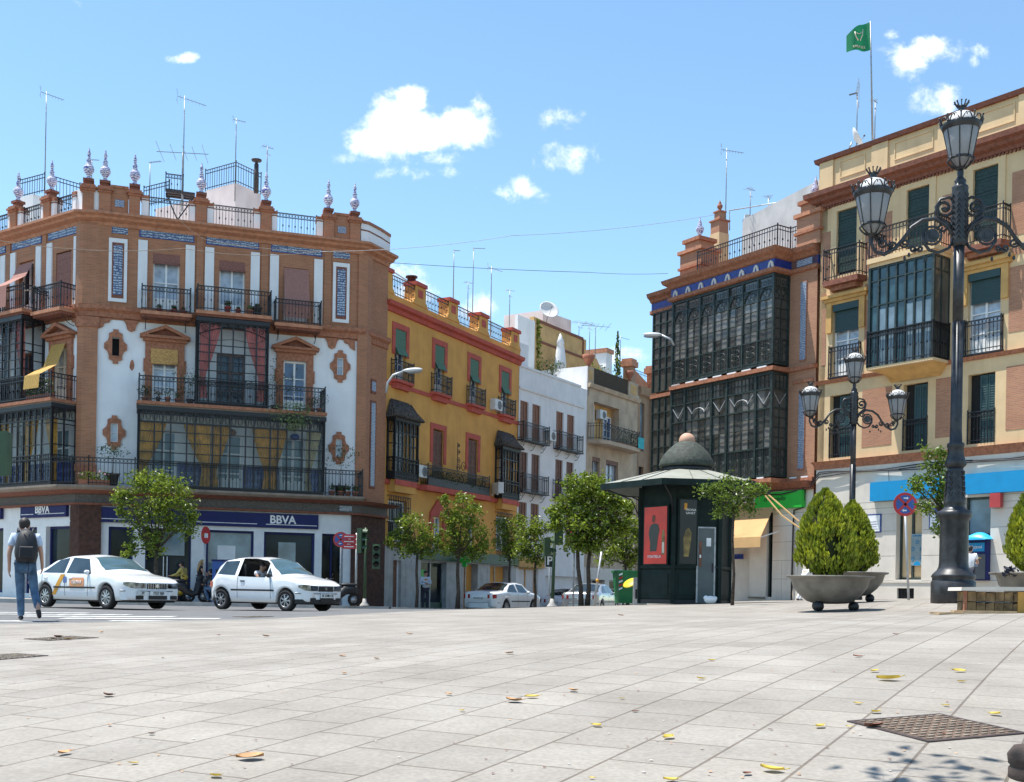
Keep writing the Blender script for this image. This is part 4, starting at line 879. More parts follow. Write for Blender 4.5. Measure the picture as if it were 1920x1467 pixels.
# street level in grey marble
gh = [(1.05,1.72,-.4,1.95),(3.4,5.75,-.4,2.0),(7.45,8.9,-.4,2.0),(10.2,12.4,-.4,2.0)]
wall('marble_wall', HB, 0, LY, -.7, 2.1, gh, 'marble_clad', depth=.35, y=-.03)
b = MB(); b.box(0,3.3,-.035,-.031,2.1,2.55,'marble_clad'); 
for x in (.0,1.0,2.1,3.1,6.1,7.2,9.2,9.9,12.6): b.box(x,x+.012,-.034,-.0305,-.7,2.1,'joint')
for z in (.1,.8,1.5): b.box(.02,LY,-.0335,-.0305,z,z+.012,'joint') if False else None
b.build('marble_band', HB)
MB().box(1.05,1.55,.1,.15,-.5,1.95,'wood_brown').box(1.55,1.72,.12,.14,-.5,1.95,'bank_white').build('street_door', HB)
window(HB, 3.4,5.75,-.4,2.0, y=.2, cols=2, rows=1, fm='galvanised', gm='shop_glass', fw=.06, name='shop_window'); window(HB, 7.45,8.9,-.4,2.0, y=.3, cols=2, rows=1, fm='galvanised', gm='sheer_glass', fw=.05, name='shop_window'); window(HB, 10.2,12.4,-.4,2.0, y=.3, cols=2, rows=1, fm='galvanised', gm='sheer_glass', fw=.05, name='shop_window')
q = MB(); q.box(3.7,4.1,.17,.18,1.1,1.6,'bright_green_sign').box(4.0,4.5,.165,.169,.3,.9,'sheer_glass').box(3.45,5.7,.17,.18,-.2,.1,'dark_green_sign'); q.build('window_poster', HB)
b = MB(); b.prism([(.2,.32),(13.1,.32),(12.9,9.5),(.2,9.5)], -.6, 13.1, 'ochre_plaster', 'z'); b.build('building_body', HB)
b = MB(); b.box(2.75,2.95,.3,.5,14.52,14.75,'iron_rust').box(6.7,7.1,2.2,2.6,13.1,15.6,'ochre_plaster').bar((3.3,1.6,15.3),(6.7,2.3,15.45),.04,'steel_pole'); b.lathe((2.85,.4,14.52), [(.2,0),(.2,.3),(.28,.3),(.28,.36),(0,.36)], 'iron_rust', 10); b.build('chimney', HB)
sign_box('pharmacy_sign', 'long dark green shop sign with red edge under the trees on the ochre house', FY, None, 3.3, 13.15, 2.06, 2.55, -.2, .16, 'dark_green_sign', 'Farmacia', 11.9, 2.32, .34, sx=.8)
tq = thing('pharmacy_cross', 'bright green cross sign hanging from the ochre house behind the trees', 'sign', YM @ Vector((6.5,-.6,1.9)), FY.a + pi/2)
b = MB(); b.box(-.3,.3,-.06,.06,.1,.3,'bright_green_sign').box(-.1,.1,-.065,.065,-.1,.5,'bright_green_sign').bar((.3,0,.2),(.6,0,.2),.03,'iron'); b.build('panel', tq)
# ------------------------------------------------------------------ white house
FW = Fac(.1854, 61.14, 58.9); HB = FW.root('white_house', 'plain white house with brown shutters and slim iron balconies, right of the ochre house')
CW = [(.16,1.04),(1.45,2.36),(4.13,5.0),(5.43,6.32)]; WL = 7.84
hh = [(a,b,z0,z1) for a, b in CW for z0, z1 in ((8.86,10.92),(6.1,8.2),(3.4,5.5))]
wall('plaster_wall', HB, 0, WL, 2.3, 12.7, hh, 'white_plaster_old', depth=.22)
MB().strip([(-.0,0),(7.4,0)], [(0,11.5),(.08,11.52),(.1,11.64),(-.1,11.64),(-.1,11.5)], 'white_plaster_old').build('cornice', HB)
MB().strip([(-.0,0),(7.0,0)], [(.06,12.7),(.06,12.82),(-.3,12.82),(-.3,12.7)], 'white_plaster_old').build('parapet_wall', HB)
for a, b in CW:
    for z0, z1 in ((8.86,10.92),(6.1,8.2),(3.4,5.5)):
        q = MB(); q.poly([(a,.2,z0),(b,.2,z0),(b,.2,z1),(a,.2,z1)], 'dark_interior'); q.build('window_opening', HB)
        shutters(HB, a+.0,a+.5,z0+.02,z1, y=.05, m='wood_shutter' if z0 > 8 else 'wood_brown', leaves=1, slats=False); shutters(HB, a+.52,b,z0+.02,z1, y=.1, m='wood_shutter' if z0 < 4 or z0 > 8 else 'wood_brown', leaves=1, slats=False)
for x0, x1 in ((-.1,2.75),(3.85,6.75)):
    for z in (8.8, 6.05):
        b = MB(); b.box(x0,x1,-.42,-.001,z-.06,z,'iron')
        for k in range(3): bracket(b, x0+.3+(x1-x0-.6)*k/2, -.36, z-.06, s=.4)
        o = b.build('balcony_slab', HB); railing(o, [(x0+.04,0),(x0+.04,-.38),(x1-.04,-.38),(x1-.04,0)], z, z+.93, gap=.13, deco=False, knob=False)
gw = [(.3,2.4,-.7,2.0),(3.2,7.4,-.7,1.6)]
wall('shop_wall', HB, 0, WL, -.9, 2.3, gw, 'white_plaster_old', depth=.4)
window(HB, .3,2.4,-.8,2.0, y=.25, cols=2, rows=1, fm='yellow_trim', gm='shop_glass', fw=.1, name='shop_window'); window(HB, 3.2,7.4,-.8,1.6, y=.3, cols=2, rows=1, fm='galvanised', gm='sheer_glass', name='shop_window')
b = MB(); b.box(-.0,3.0,-.2,-.002,2.0,2.5,'yellow_trim'); b.build('shop_fascia', HB)
b = MB(); b.prism([(.02,.25),(WL,.25),(WL,8),(.02,8)], -.8, 12.4, 'white_plaster_old', 'z'); b.box(.02,1.45,.3,6,12.4,14.1,'white_plaster_old'); b.build('building_body', HB)
# ------------------------------------------------------------------ beige house with roof garden
FX = Fac(4.2459, 67.87, 57.3); XM = Matrix.Translation((*FX.o, 0)) @ Matrix.Rotation(FX.a, 4, 'Z'); HB = FX.root('beige_house', 'weathered beige house with loggia balcony and roof garden, right of the white house'); XL = 6.7
hb = [(.85,4.1,9.9,12.15),(.75,1.7,7.3,8.85),(2.5,4.1,7.1,8.85),(.75,1.7,4.2,5.9),(2.5,4.1,4.2,5.9)]
wall('stucco_wall', HB, 0, XL, 2.2, 13.0, hb, 'beige_stucco', depth=.5)
b = MB(); b.poly([(.85,.52,9.9),(4.1,.52,9.9),(4.1,.52,12.15),(.85,.52,12.15)], 'yellow_trim'); b.build('loggia_wall', HB)
window(HB, .9,1.75,9.9,12.1, y=.48, cols=2, rows=4, gm='blue_glass', name='balcony_door'); window(HB, 2.9,3.9,9.9,11.6, y=.48, cols=2, rows=4, gm='blue_glass', name='balcony_door')
for a, b, z0, z1 in hb[1:]: window(HB, a,b,z0,z1, y=.2, cols=2, rows=2, gm='curtained_glass', fm='steel_pole'); MB().box(a,b,.02,.12,z1-.25,z1,'wood_brown').build('roller_blind_box', HB)
MB().strip([(0,0),(XL,0)], [(0,12.85),(.15,12.9),(.25,13.12),(-.2,13.12),(-.2,12.85)], 'beige_stucco').build('cornice', HB)
b = MB(); b.box(0,.75,-.02,.3,13.122,14.12,'beige_stucco').box(.15,.6,-.04,-.021,13.35,13.95,'pale_ochre'); b.build('parapet_post', HB); MB().box(5.3,XL-.02,-.02,.3,13.122,14.12,'beige_stucco').box(5.6,6.4,-.04,-.021,13.35,13.95,'pale_ochre').build('parapet_post', HB)
MB().box(.75,5.3,.05,.2,13.122,14.16,'reed').build('reed_screen', HB)
b = MB(); b.prism([(.1,0),(.3,-.7),(.9,-.95),(3,-1.0),(5.2,-.95),(5.7,-.7),(5.9,0)], 9.55, 9.78, 'beige_stucco', 'z'); o = b.build('balcony_slab', HB)
railing(o, [(.15,0),(.35,-.66),(.9,-.9),(5.1,-.9),(5.6,-.68),(5.8,0)], 9.78, 10.75, gap=.16, deco=False, knob=False); b = MB()
for i in range(14):
    x = .7+.36*i; b.tube([(x,-.9,10.3),(x+.02,-1.02,10.5),(x+.1,-1.05,10.7),(x+.2,-.9,10.78)], .014, 'iron', 4)
b.build('railing_hoops', o)
b = MB(); b.prism([(.02,.55),(9.6,.55),(9.6,9),(.02,9)], -.9, 12.9, 'beige_stucco', 'z'); b.box(-.02,.25,.0,3.4,12.4,14.12,'white_plaster_old'); b.build('building_body', HB)
wall('shop_wall', HB, 0, XL, -1, 2.2, [(.5,2.6,-1,1.5),(3.2,6.2,-1,1.5)], 'pale_stone', depth=.5)
for a, b in ((.5,2.6),(3.2,6.2)): window(HB, a,b,-.9,1.5, y=.4, cols=2, rows=1, fm='galvanised', gm='shop_glass', name='shop_window')
# ochre garden wall, ivy, pinkish attic block behind
b = MB(); b.prism([(-.67,12.9),(5.85,12.9),(5.85,17.15),(-.67,17.3)], 3.4, 3.7, 'pale_ochre'); b.box(-.2,5.4,3.35,3.399,17.05,17.22,'brick_trim_dark').box(.1,5.4,3.36,3.399,15.85,16.0,'brick_trim_dark').box(5.35,5.47,3.34,3.399,15.85,17.04,'brick_trim_dark'); b.build('terrace_wall', HB)
b = MB(); b.prism([(5.85,13),(5.85,16.1),(6.6,16.25),(7.3,16.2),(8.0,15.6),(9.0,15.5),(12.2,15.5),(12.2,13)], 3.4, 3.6, 'pale_ochre'); b.build('terrace_wall', HB)
zt_ = at(1018,582,73).z; q3 = [XM.inverted() @ atz(u, v, zt_) for u, v in ((945,592),(1018,582),(1071,601))]; b = MB(); b.prism([(p.x,p.y) for p in q3]+[(q3[2].x+q3[0].x-q3[1].x, q3[2].y+q3[0].y-q3[1].y)], 12.5, zt_, 'pink_render', 'z'); b.build('attic_block', HB)
if 0: b.add([(-6,6,12.5),(1.2,3.75,12.5),(10.6,6.5,12.5),(-6,6,17.0),(3.4,6.2,20.2),(10.6,6.5,19.9),(10.6,12,12.5),(10.6,12,19.9),(-6,12,12.5),(-6,12,17.0)], [(0,2,5,4,3),(2,6,7,5),(3,4,5,7,9),(0,3,9,8)], 'pink_render'); b.build('attic_block', HB)
MB().box(-2.6,-.68,3.3,3.5,12.9,17.0,'white_plaster_old').build('attic_wall', HB); MB().box(6.0,8.8,5.5,5.7,14,17.2,'white_plaster_old').build('attic_wall', HB); MB().box(10.2,13.3,6,6.3,13.5,16.9,'white_plaster_old').build('attic_wall', HB); MB().box(13.3,14.2,5.9,8,13.5,18.0,'white_plaster_old').box(13.2,14.3,5.8,8,18.0,18.3,'terracotta_trim').build('attic_wall', HB)
# brown end house: recessed strip, bay and stubby roof posts
hb = [(7.0,7.6,9.9,13.0),(6.9,7.6,5.6,8.9)]
wall('stucco_wall', HB, XL, 8.45, 2.2, 13.4, hb, 'brown_stucco', depth=.2, y=-.02)
b = MB(); b.poly([(7.0,.15,9.9),(7.6,.15,9.9),(7.6,.15,13.0),(7.0,.15,13.0)], 'sheer_glass').poly([(6.9,.15,5.6),(7.6,.15,5.6),(7.6,.15,8.9),(6.9,.15,8.9)], 'dark_interior'); b.build('window_pane', HB)
wall('stucco_wall', HB, 8.45, 12, 2.2, 13.4, [(8.8,9.8,10.2,12.4),(8.8,9.8,6.2,8.6)], 'brown_stucco', y=-.5)
for z0, z1 in ((10.2,12.4),(6.2,8.6)): window(HB, 8.8,9.8,z0,z1, y=-.35, cols=2, rows=2, gm='sheer_glass'); MB().box(8.8,9.8,-.47,-.44,(z0+z1)/2,z1,'white_paint').build('blind', HB)
MB().box(8.44,8.46,-.5,0,2.2,13.4,'brown_stucco').build('side_wall', HB)
MB().strip([(XL,-.02),(8.45,-.02),(8.45,-.5),(12,-.5)], [(0,13.4),(.2,13.5),(.3,14.0),(-.2,14.0),(-.2,13.4)], 'brown_stucco').build('cornice', HB)
for x in (5.95, 8.75):
    b = MB(); y = .0 if x < 7 else -.3; z0 = 14.0
    b.box(x-.35,x+.25,y,y+.55,z0,15.1,'brown_stucco' if x < 7 else 'terracotta_trim').box(x-.5,x+.4,y-.15,y+.7,15.1,15.45,'terracotta_trim').box(x-.42,x+.32,y-.08,y+.62,15.45,15.6,'terracotta_trim'); b.build('roof_post', HB)
b = MB(); b.prism([(6.4,14.0),(8.4,14.0),(8.4,14.4),(6.4,15.0)], .1, .3, 'terracotta_trim'); o = b.build('parapet_wall', HB); railing(o, [(6.3,1.2),(12,1.2)], 14.6, 15.5, m='sky_blue_sign', gap=.2, deco=False, knob=False)
XI = XM.inverted()
# garden on the roof: parasol, cypress, shrubs, urns
pz = XM @ Vector((.6, 1.5, 13.9)); t = thing('parasol', 'closed white parasol on the roof terrace in front of the ochre wall', 'parasol', XM @ Vector((1.15,2.6,13.9)))
MB().tube([(0,0,-1),(0,0,2.6)], .03, 'white_paint', 6).build('pole', t); MB().lathe((0,0,0), [(.02,.25),(.38,.3),(.34,.9),(.26,1.6),(.2,2.0),(.24,2.05),(.12,2.4),(.02,2.65)], 'white_plaster', 10, flute=.14, nf=5).build('canopy', t)
t = thing('ivy', 'green ivy climbing the left end of the ochre terrace wall', 'climbing plant', XM @ Vector((0,3.3,12.9))); f = MB()
for i in range(520):
    z = random.random()**.9*4.3; w_ = .42-.05*z + (.5 if z < 1.4 else 0); leaf(f, Vector((-.55+random.gauss(0,w_*.5)+.3, random.uniform(-.25,0), z)), .22, 'leaf_orange')
f.build('foliage', t)
def shrub(name, label, loc, r, n, m='leaf_bright', sc=(1,1,1), size=.16, group='shrubs on the roof terrace'):
    t = thing(name, label, 'shrub', loc, 0, group); f = MB(); leafball(f, (0,0,r*sc[2]*.8), r, n, m, size, sc); f.tube([(0,0,-.3),(0,0,r*sc[2]*.8)], .03, 'stem', 5); f.build('foliage', t); return t
shrub('roof_shrub', 'yellow green bush on the roof terrace left of the cypress', XM @ Vector((3.2,1.4,13.7)), .95, 260, sc=(1.3,.7,.75)); shrub('roof_shrub', 'dark shrub beside the closed parasol on the terrace', XM @ Vector((-.1,2.4,13.6)), .8, 200, 'leaf_pot', (1.2,.6,.8)); shrub('roof_shrub', 'small upright green shrub beside the terracotta urn on the terrace', XM @ Vector((.9,.5,13.9)), .45, 120, 'thuja', (.6,.6,1.5), .1)
t = thing('cypress', 'slim dark cypress on the roof terrace', 'tree', XM @ Vector((4.9,.6,13.6))); f = MB()
for i in range(420): z = random.random(); r_ = .32*(1-z)**.7; a = random.random()*6.28; leaf(f, Vector((cos(a)*r_*random.random(), sin(a)*r_*random.random(), .2+z*3.4)), .18, 'thuja' if i % 3 == 0 else 'leaf_pot', Vector((random.gauss(0,.2),random.gauss(0,.2),1)))
f.build('crown', t); MB().tube([(0,0,-.4),(0,0,1.5)], .04, 'bark', 5).build('trunk', t)
for k, (x, y, s_) in enumerate(((.45,.2,1),(5.35,-.05,.8))):
    t = thing('terracotta_urn', ['terracotta urn on the terrace corner above the white side wall','terracotta urn near the cypress at the end of the reed screen'][k], 'urn', XM @ Vector((x,y,14.12)), 0)
    MB().lathe((0,0,0), [(.16*s_,0),(.1*s_,.12*s_),(.22*s_,.3*s_),(.34*s_,.52*s_),(.38*s_,.75*s_),(.3*s_,.76*s_),(.28*s_,.7*s_),(0,.7*s_)], 'pot_terracotta', 12).build('urn_body', t)
def dish(loc, rz, r, label):
    t = thing('satellite_dish', label, 'satellite dish', loc, rz); b = MB()
    b.M = Matrix.Rotation(radians(62), 4, 'X'); b.lathe((0,0,0), [(0,0),(r*.4,.03),(r*.8,.11),(r,.19),(r*1.01,.17),(r*.8,.09),(0,-.03)], 'dish', 20); b.build('reflector', t)
    b = MB(); b.tube([(0,.1,-.1),(0,.25,-r)], .03, 'steel_pole', 5).tube([(0,-.05,-r*.6),(0,-r*.9,.1)], .015, 'steel_pole', 4).ball((0,-r*.9,.12), .05, 'ac_grille', 6); b.build('mount', t)
dish(at(1028,584,71), radians(20), 1.0*.62, 'big white satellite dish on the pinkish attic roof')
# ------------------------------------------------------------------ brick house with two storeys of dark glazed galleries
FM = Fac(11.8242, 45.2, -56.3); MM = Matrix.Translation((*FM.o, 0)) @ Matrix.Rotation(FM.a, 4, 'Z'); MI = MM.inverted()
HB = FM.root('gallery_house', 'brick house with two storeys of dark green glazed galleries and cobalt blue frieze')
wall('brick_wall', HB, -9.9, 0, 4.2, 14.3, [], 'warm_brick')
MB().strip([(-9.9,9),(-9.9,0)], [(0,-.5),(0,14.3),(-.3,14.3),(-.3,-.5)], 'warm_brick').build('side_wall', HB)
def gallery(x0, x1, z0, z1, y, nb, upper, sidegl=True, left=None):
    o = None; f = MB(); P = lambda s_, z: Vector((s_, y, z)); g_ = 'green_iron'; L = x1-x0
    f.box(x0, x1, y-.02, -.01, z0, z0+.1, g_).box(x0-.0, x1+.0, y-.03, -.01, z1-.12, z1, g_)
    def frame(Q, a, b, xs, full):
        f.bar(Q(a, z0), Q(a, z1), .1, g_); f.bar(Q(b, z0), Q(b, z1), .1, g_)
        if upper:
            for zz in (11.0, 10.12): f.bar(Q(a, zz), Q(b, zz), .05, g_)
            for zz in (11.42, 11.84, 12.24): f.bar(Q(a, zz), Q(b, zz), .022, g_)
            f.bar(Q(a, 13.12), Q(b, 13.12), .04, g_)
            for p, q in zip(xs, xs[1:]):
                f.bar(Q(p, z0), Q(p, z1), .07, g_); m_ = (p+q)/2; f.bar(Q(m_, z0), Q(m_, 12.68), .025, g_); w_ = abs(q-p)/2-.06; zc = 12.62
                arc = [Q(m_-w_*cos(pi*k/10), zc+.42*sin(pi*k/10)) for k in range(11)]; f.tube(arc, .022, g_, 4, cap=False)
                f.bar(Q(p, zc), Q(q, zc), .03, g_); f.tube([Q(m_-w_*.4*cos(pi*k/6), zc+.17*sin(pi*k/6)) for k in range(7)], .013, g_, 3, cap=False)
                for an in (.25,.5,.75): f.bar(Q(m_-w_*.4*cos(pi*an), zc+.17*sin(pi*an)), Q(m_-w_*cos(pi*an), zc+.42*sin(pi*an)), .018, g_)
                for sg in (-1,1): f.add([Q(m_+sg*w_, zc+.1), Q(m_+sg*(w_+.05), zc+.1), Q(m_+sg*(w_+.05), 13.1), Q(m_+sg*w_*.3, 13.1), Q(m_+sg*w_*.55, zc+.38)], [(0,1,2,3,4)], g_)
                for k in range(4): f.bar(Q(p+(q-p)*(k+.5)/4, z0+.1), Q(p+(q-p)*(k+.5)/4, 10.95), .018, g_)
                for zz in (10.75, 10.5): f.tube([Q(m_+w_*.7*cos(2*pi*k/8), zz+.1*sin(2*pi*k/8)) for k in range(9)], .011, g_, 3, cap=False)
                for k in range(4): f.tube([Q(p+(q-p)*(k+.5)/4+.07*cos(2*pi*t/6), 13.3+.1*sin(2*pi*t/6)) for t in range(7)], .012, g_, 3, cap=False)
        else:
            for zz in (9.0, 8.22, 6.62): f.bar(Q(a, zz), Q(b, zz), .06, g_)
            for zz in (7.05, 7.45, 7.85, 9.3): f.bar(Q(a, zz), Q(b, zz), .024, g_)
            for p, q in zip(xs, xs[1:]):
                f.bar(Q(p, z0), Q(p, z1), .11, g_); w_ = q-p; n = 4 if abs(w_) > 1.2 else 2
                for k in range(1, n): f.bar(Q(p+w_*k/n, z0), Q(p+w_*k/n, 8.22 if n == 2 else z1), .026, g_)
                if n == 4:
                    f.tube([Q(p+w_*.5-w_*.22*cos(pi*k/8), 8.5+.22*sin(pi*k/8)) for k in range(9)], .02, 'galvanised', 4, cap=False)
                    for sg in (-1,1): f.bar(Q(p+w_*(.5+sg*.22), 8.5), Q(p+w_*(.5+sg*.4), 8.85), .03, 'galvanised')
                    for sg in (0, 1): f.bar(Q(p+w_*(.25+.5*sg), 8.22), Q(p+w_*(.25+.5*sg), 8.5), .02, g_)
                else:
                    f.bar(Q(p+w_*.1, 8.85), Q(p+w_*.5, 8.4), .03, 'galvanised'); f.bar(Q(p+w_*.9, 8.85), Q(p+w_*.5, 8.4), .03, 'galvanised'); f.bar(Q(p+w_*.5, 8.4), Q(p+w_*.5, 8.22), .02, g_)
                for k in range(n*2):
                    f.bar(Q(p+w_*(k+.5)/(n*2), z0+.1), Q(p+w_*(k+.5)/(n*2), 6.6), .02, g_)
                for k in range(n): f.tube([Q(p+w_*(k+.5)/n+.13*cos(2*pi*t/7), 6.05+.22*sin(2*pi*t/7)) for t in range(8)], .014, g_, 3, cap=False)
                for k in range(n*2): f.bar(Q(p+w_*(k)/(n*2), 9.0), Q(p+w_*(k)/(n*2), z1-.1), .02, g_)
            f.bar(Q(a, 9.0), Q(b, 9.0), .035, 'galvanised'); f.bar(Q(a, 8.22), Q(b, 8.22), .03, 'galvanised')
    xs = nb; frame(P, x0, x1, xs, True)
    Qr = lambda s_, z: Vector((x1-.02, y*(1-s_), z)); frame(Qr, .02, .98, [.02,.98], False)
    Ql = lambda s_, z: Vector((x0+.02, y*(1-s_), z)); frame(Ql, .02, .98, [.02,.98], False)
    o = f.build('glazed_gallery', HB)
    random.seed(int(z0*10)+3); gl = MB(); gl2 = MB(); zs = [z0, 6.62, 7.45, 8.22, 9.0, z1] if not upper else [z0, 11.0, 11.42, 11.84, 12.24, 12.66, z1]
    for p, q in zip(xs, xs[1:]):
        n = 4 if (not upper and q-p > 1.2) else 2
        for k in range(n):
            a, b = p+(q-p)*k/n, p+(q-p)*(k+1)/n
            for c, d in zip(zs, zs[1:]):
                t = random.random(); dy = random.uniform(-.012, .012); mt = 'pane_dusty_light' if (t < .42 and c < 12.5 and c > z0+.1) else 'pane_dusty'
                gl.poly([(a,y+.04+dy,c),(b,y+.04-dy,c),(b,y+.04-dy,d),(a,y+.04+dy,d)], mt)
    for xx in (x0+.04, x1-.04): gl.poly([(xx,-.01,z0),(xx,y+.04,z0),(xx,y+.04,z1),(xx,-.01,z1)], 'pane_dusty')
    gl.build('glazing', o)
    return o
XU = [-7.45,-6.55,-5.70,-4.85,-4.0,-3.16,-2.30,-1.45]; XLo = [-7.45,-6.57,-4.9,-3.99,-2.33,-1.45]
gallery(-7.45, -1.45, 9.97, 13.62, -.9, XU, True); gallery(-7.45, -1.45, 5.45, 9.68, -.9, XLo, False)
# wing round the far corner
def wing(z0, z1, zs):
    f = MB(); x0, x1, y = -9.65, -8.2, .15
    Q = lambda s_, z: Vector((s_, -.15, z)); 
    for x in (x0, -9.2, -8.75, -8.3, x1): f.bar(Q(x, z0), Q(x, z1), .07, 'green_iron')
    for z in zs+[z0, z1]: f.bar(Q(x0, z), Q(x1, z), .05, 'green_iron')
    o = f.build('glazed_gallery', HB); MB().poly([(x0,-.12,z0),(x1,-.12,z0),(x1,-.12,z1),(x0,-.12,z1)], 'pane_dusty').build('glazing', o)
wing(9.97, 13.62, [11.0,11.5,12.0,12.5,13.1]); wing(5.0, 9.68, [6.6,7.4,8.2,9.0])
MB().prism([(-9.75,.1),(-9.75,-.22),(-7.5,-.22),(-7.5,-1.04),(-1.3,-1.04),(-1.3,-.12),(.0,-.12),(0,.1)], 9.7, 9.86, 'brick_trim', 'z').build('gallery_slab', HB)
MB().prism([(-9.75,.1),(-9.75,-.22),(-7.5,-.22),(-7.5,-1.04),(-1.3,-1.04),(-1.3,-.12),(.0,-.12),(0,.1)], 5.22, 5.38, 'brick_trim', 'z').build('gallery_slab', HB)
for x in XU[:-1]+XLo[:-1]: MB().box(x+.1,x+.6,-1.02,-.96,9.862,9.92,'white_plaster').build('slab_tile', HB) if x in XU else None
for x in (-7.4,-6,-5.2,-3.9,-2.9,-2.1,-1.2,-.6): MB().box(x,x+.35,-1.02 if x < -1.3 else -.1,-.97 if x < -1.3 else -.05,5.382,5.44,'white_plaster').build('slab_tile', HB)
fp = [(-9.9,.1),(-9.9,-.1),(-7.55,-.1),(-7.55,-1.0),(-1.35,-1.0),(-1.35,-.02),(.03,-.02)]
MB().strip(fp[1:], [(0,13.62),(.09,13.66),(.09,13.80),(-.4,13.80),(-.4,13.62)], 'brick_trim').build('lower_cornice', HB)
MB().strip(fp[1:], [(-.02,13.802),(-.02,14.16),(-.4,14.16),(-.4,13.802)], 'cobalt').build('blue_frieze', HB)
MB().strip(fp[1:], [(0,14.162),(.06,14.2),(.12,14.3),(.26,14.4),(.32,14.56),(-.5,14.56),(-.5,14.162)], 'brick_trim').build('cornice', HB)
b = MB()
for i in range(8):
    x = -7.2+.81*i; 
    b.prism([(x-.16,13.82),(x+.16,13.82),(x+.1,14.02),(x,14.1),(x-.1,14.02)], -1.04, -.985, 'pale_stone'); b.prism([(x-.05,13.82),(x+.05,13.82),(x,14.0)], -1.05, -1.041, 'cobalt')
b.prism([(-8.3,13.82),(-8.0,13.82),(-8.15,14.1)], -.16, -.09, 'pale_stone'); b.build('frieze_ornament', HB)
for z0, z1 in ((5.75,8.78),(10.1,13.2)):
    b = MB(); b.box(-.85,-.5,-.03,-.001,z0-.05,z1+.05,'brick_trim').box(-.82,-.53,-.05,-.031,z0,z1,'azulejo_pale'); b.build('tile_panel', HB)
b = MB(); b.box(-1.15,-.1,-.06,-.001,9.2,9.3,'brick_trim').box(-1.3,.02,-.2,-.001,4.9,5.2,'brick_trim_dark').box(-1.05,-.25,-.05,-.021,13.85,14.12,'azulejo_pale'); b.build('brick_moulding', HB)
MB().strip([(-9.9,.0),(0,0)], [(-.02,4.95),(.2,4.95),(.5,5.22),(-.02,5.22)], 'brick_trim_dark').build('lower_cornice', HB)
# roof: brick piers with urns, iron rail, terrace walls
def rpier(x0, x1, y0, y1, zb, zt):
    b = MB(); b.box(x0,x1,y0,y1,zb,zt-.35,'warm_brick').box(x0-.08,x1+.08,y0-.08,y1+.08,zb+.5,zb+.6,'brick_trim').box(x0-.1,x1+.1,y0-.1,y1+.1,zt-.35,zt-.2,'terracotta_trim')
    cx_, cy_ = (x0+x1)/2, (y0+y1)/2; w_ = (x1-x0)*.33; b.box(cx_-w_,cx_+w_,cy_-w_,cy_+w_,zt-.2,zt+.12,'warm_brick').box(cx_-w_-.1,cx_+w_+.1,cy_-w_-.1,cy_+w_+.1,zt+.12,zt+.28,'brick_trim').box(cx_-w_*.6,cx_+w_*.6,cy_-w_*.6,cy_+w_*.6,zt+.28,zt+.4,'brick_trim')
    o = b.build('parapet_pier', HB); MB().lathe((cx_,cy_,zt+.4), [(.12,0),(.06,.1),(.17,.28),(.19,.4),(.08,.52),(.1,.6),(.04,.75),(0,.95)], 'finial_tile', 10).build('finial', o)
rpier(-7.45,-6.1,-.55,.5,14.562,16.1); rpier(-.95,.25,-.2,.6,14.562,16.1)
railing(HB, [(-6.1,-.75),(-1.45,-.75),(-1.45,.0),(-.95,.0)], 14.6, 15.55, gap=.14, deco=False)
b = MB(); b.prism([(-7,2.8),(-1.0,1.6),(1,6),(-6,8)], 14.0, 17.9, 'grey_render', 'z'); b.build('terrace_wall', HB)
b = MB(); b.prism([(-7.3,.3),(-.2,.3),(-.2,10),(-7.3,10)], 9, 14.4, 'warm_brick', 'z').prism([(-9.85,.3),(-.2,.3),(-.2,10),(-9.85,10)], -.3, 9, 'warm_brick', 'z'); b.build('building_body', HB)
p = MI @ at(1349,432,52); b = MB(); b.box(p.x-.30,p.x+.30,p.y-.3,p.y+.3,14.2,p.z-.2,'cream_plaster').box(p.x-.28,p.x+.28,p.y-.28,p.y+.28,p.z-.2,p.z+.35,'warm_brick').box(p.x-.34,p.x+.34,p.y-.34,p.y+.34,p.z+.35,p.z+.42,'brick_trim').box(p.x-.17,p.x+.17,p.y-.17,p.y+.17,p.z+.42,p.z+.78,'warm_brick').box(p.x-.22,p.x+.22,p.y-.22,p.y+.22,p.z+.78,p.z+.84,'brick_trim')
o = b.build('chimney', HB); MB().lathe((p.x,p.y,p.z+.84), [(.1,0),(.04,.06),(.12,.18),(.13,.28),(.06,.34),(.07,.38),(.03,.46),(0,.54)], 'pot_terracotta', 10).build('urn', o)
# ground floor in pale stone
sh = [(-4.8,-2.5,.0,3.9)]
wall('stone_wall', HB, -9.9, 0, -.5, 4.95, [(-4.9,-3.4,-.5,2.66),(-2.44,-2.12,.62,4.1)], 'pale_stone', depth=.3, y=-.02)
b = MB(); b.box(-4.9,-3.4,.22,.28,-.5,2.66,'pale_stone').box(-2.44,-2.12,.2,.25,.6,4.1,'shop_glass').box(-2.44,-2.36,.1,.18,.6,4.1,'green_iron')
for z in (1.35,2.1,2.85,3.5,4.0): b.box(-2.1,-.02,-.023,-.0205,z,z+.015,'joint')
for x in (-1.6,-.75): b.box(x,x+.012,-.0235,-.0206,.5,2.1,'joint')
b.build('stone_joint', HB); MB().box(-3.38,-2.46,-.1,-.021,.55,.62,'stone_dark').build('door_step', HB)
b = MB(); b.box(-4.25,-3.75,-.05,-.021,2.2,2.42,'azulejo_blue'); b.build('wall_plaque', HB)
b = MB(); b.tube([(-.35,-.1,5.3),(-.4,-.12,4.2),(-.9,-.12,4.1),(-.95,-.1,3.4),(-.98,-.1,.5)], .035, 'iron', 6); b.build('drain_pipe', HB)
sign_box('green_shop_sign', 'bright green box sign above the tan awning on the gallery house', FM, None, -2.9, -.36, 4.2, 4.88, -.28, .22, 'bright_green_sign', 'crucenado', -1.8, 4.6, .26, 'black_print', sx=1.1)
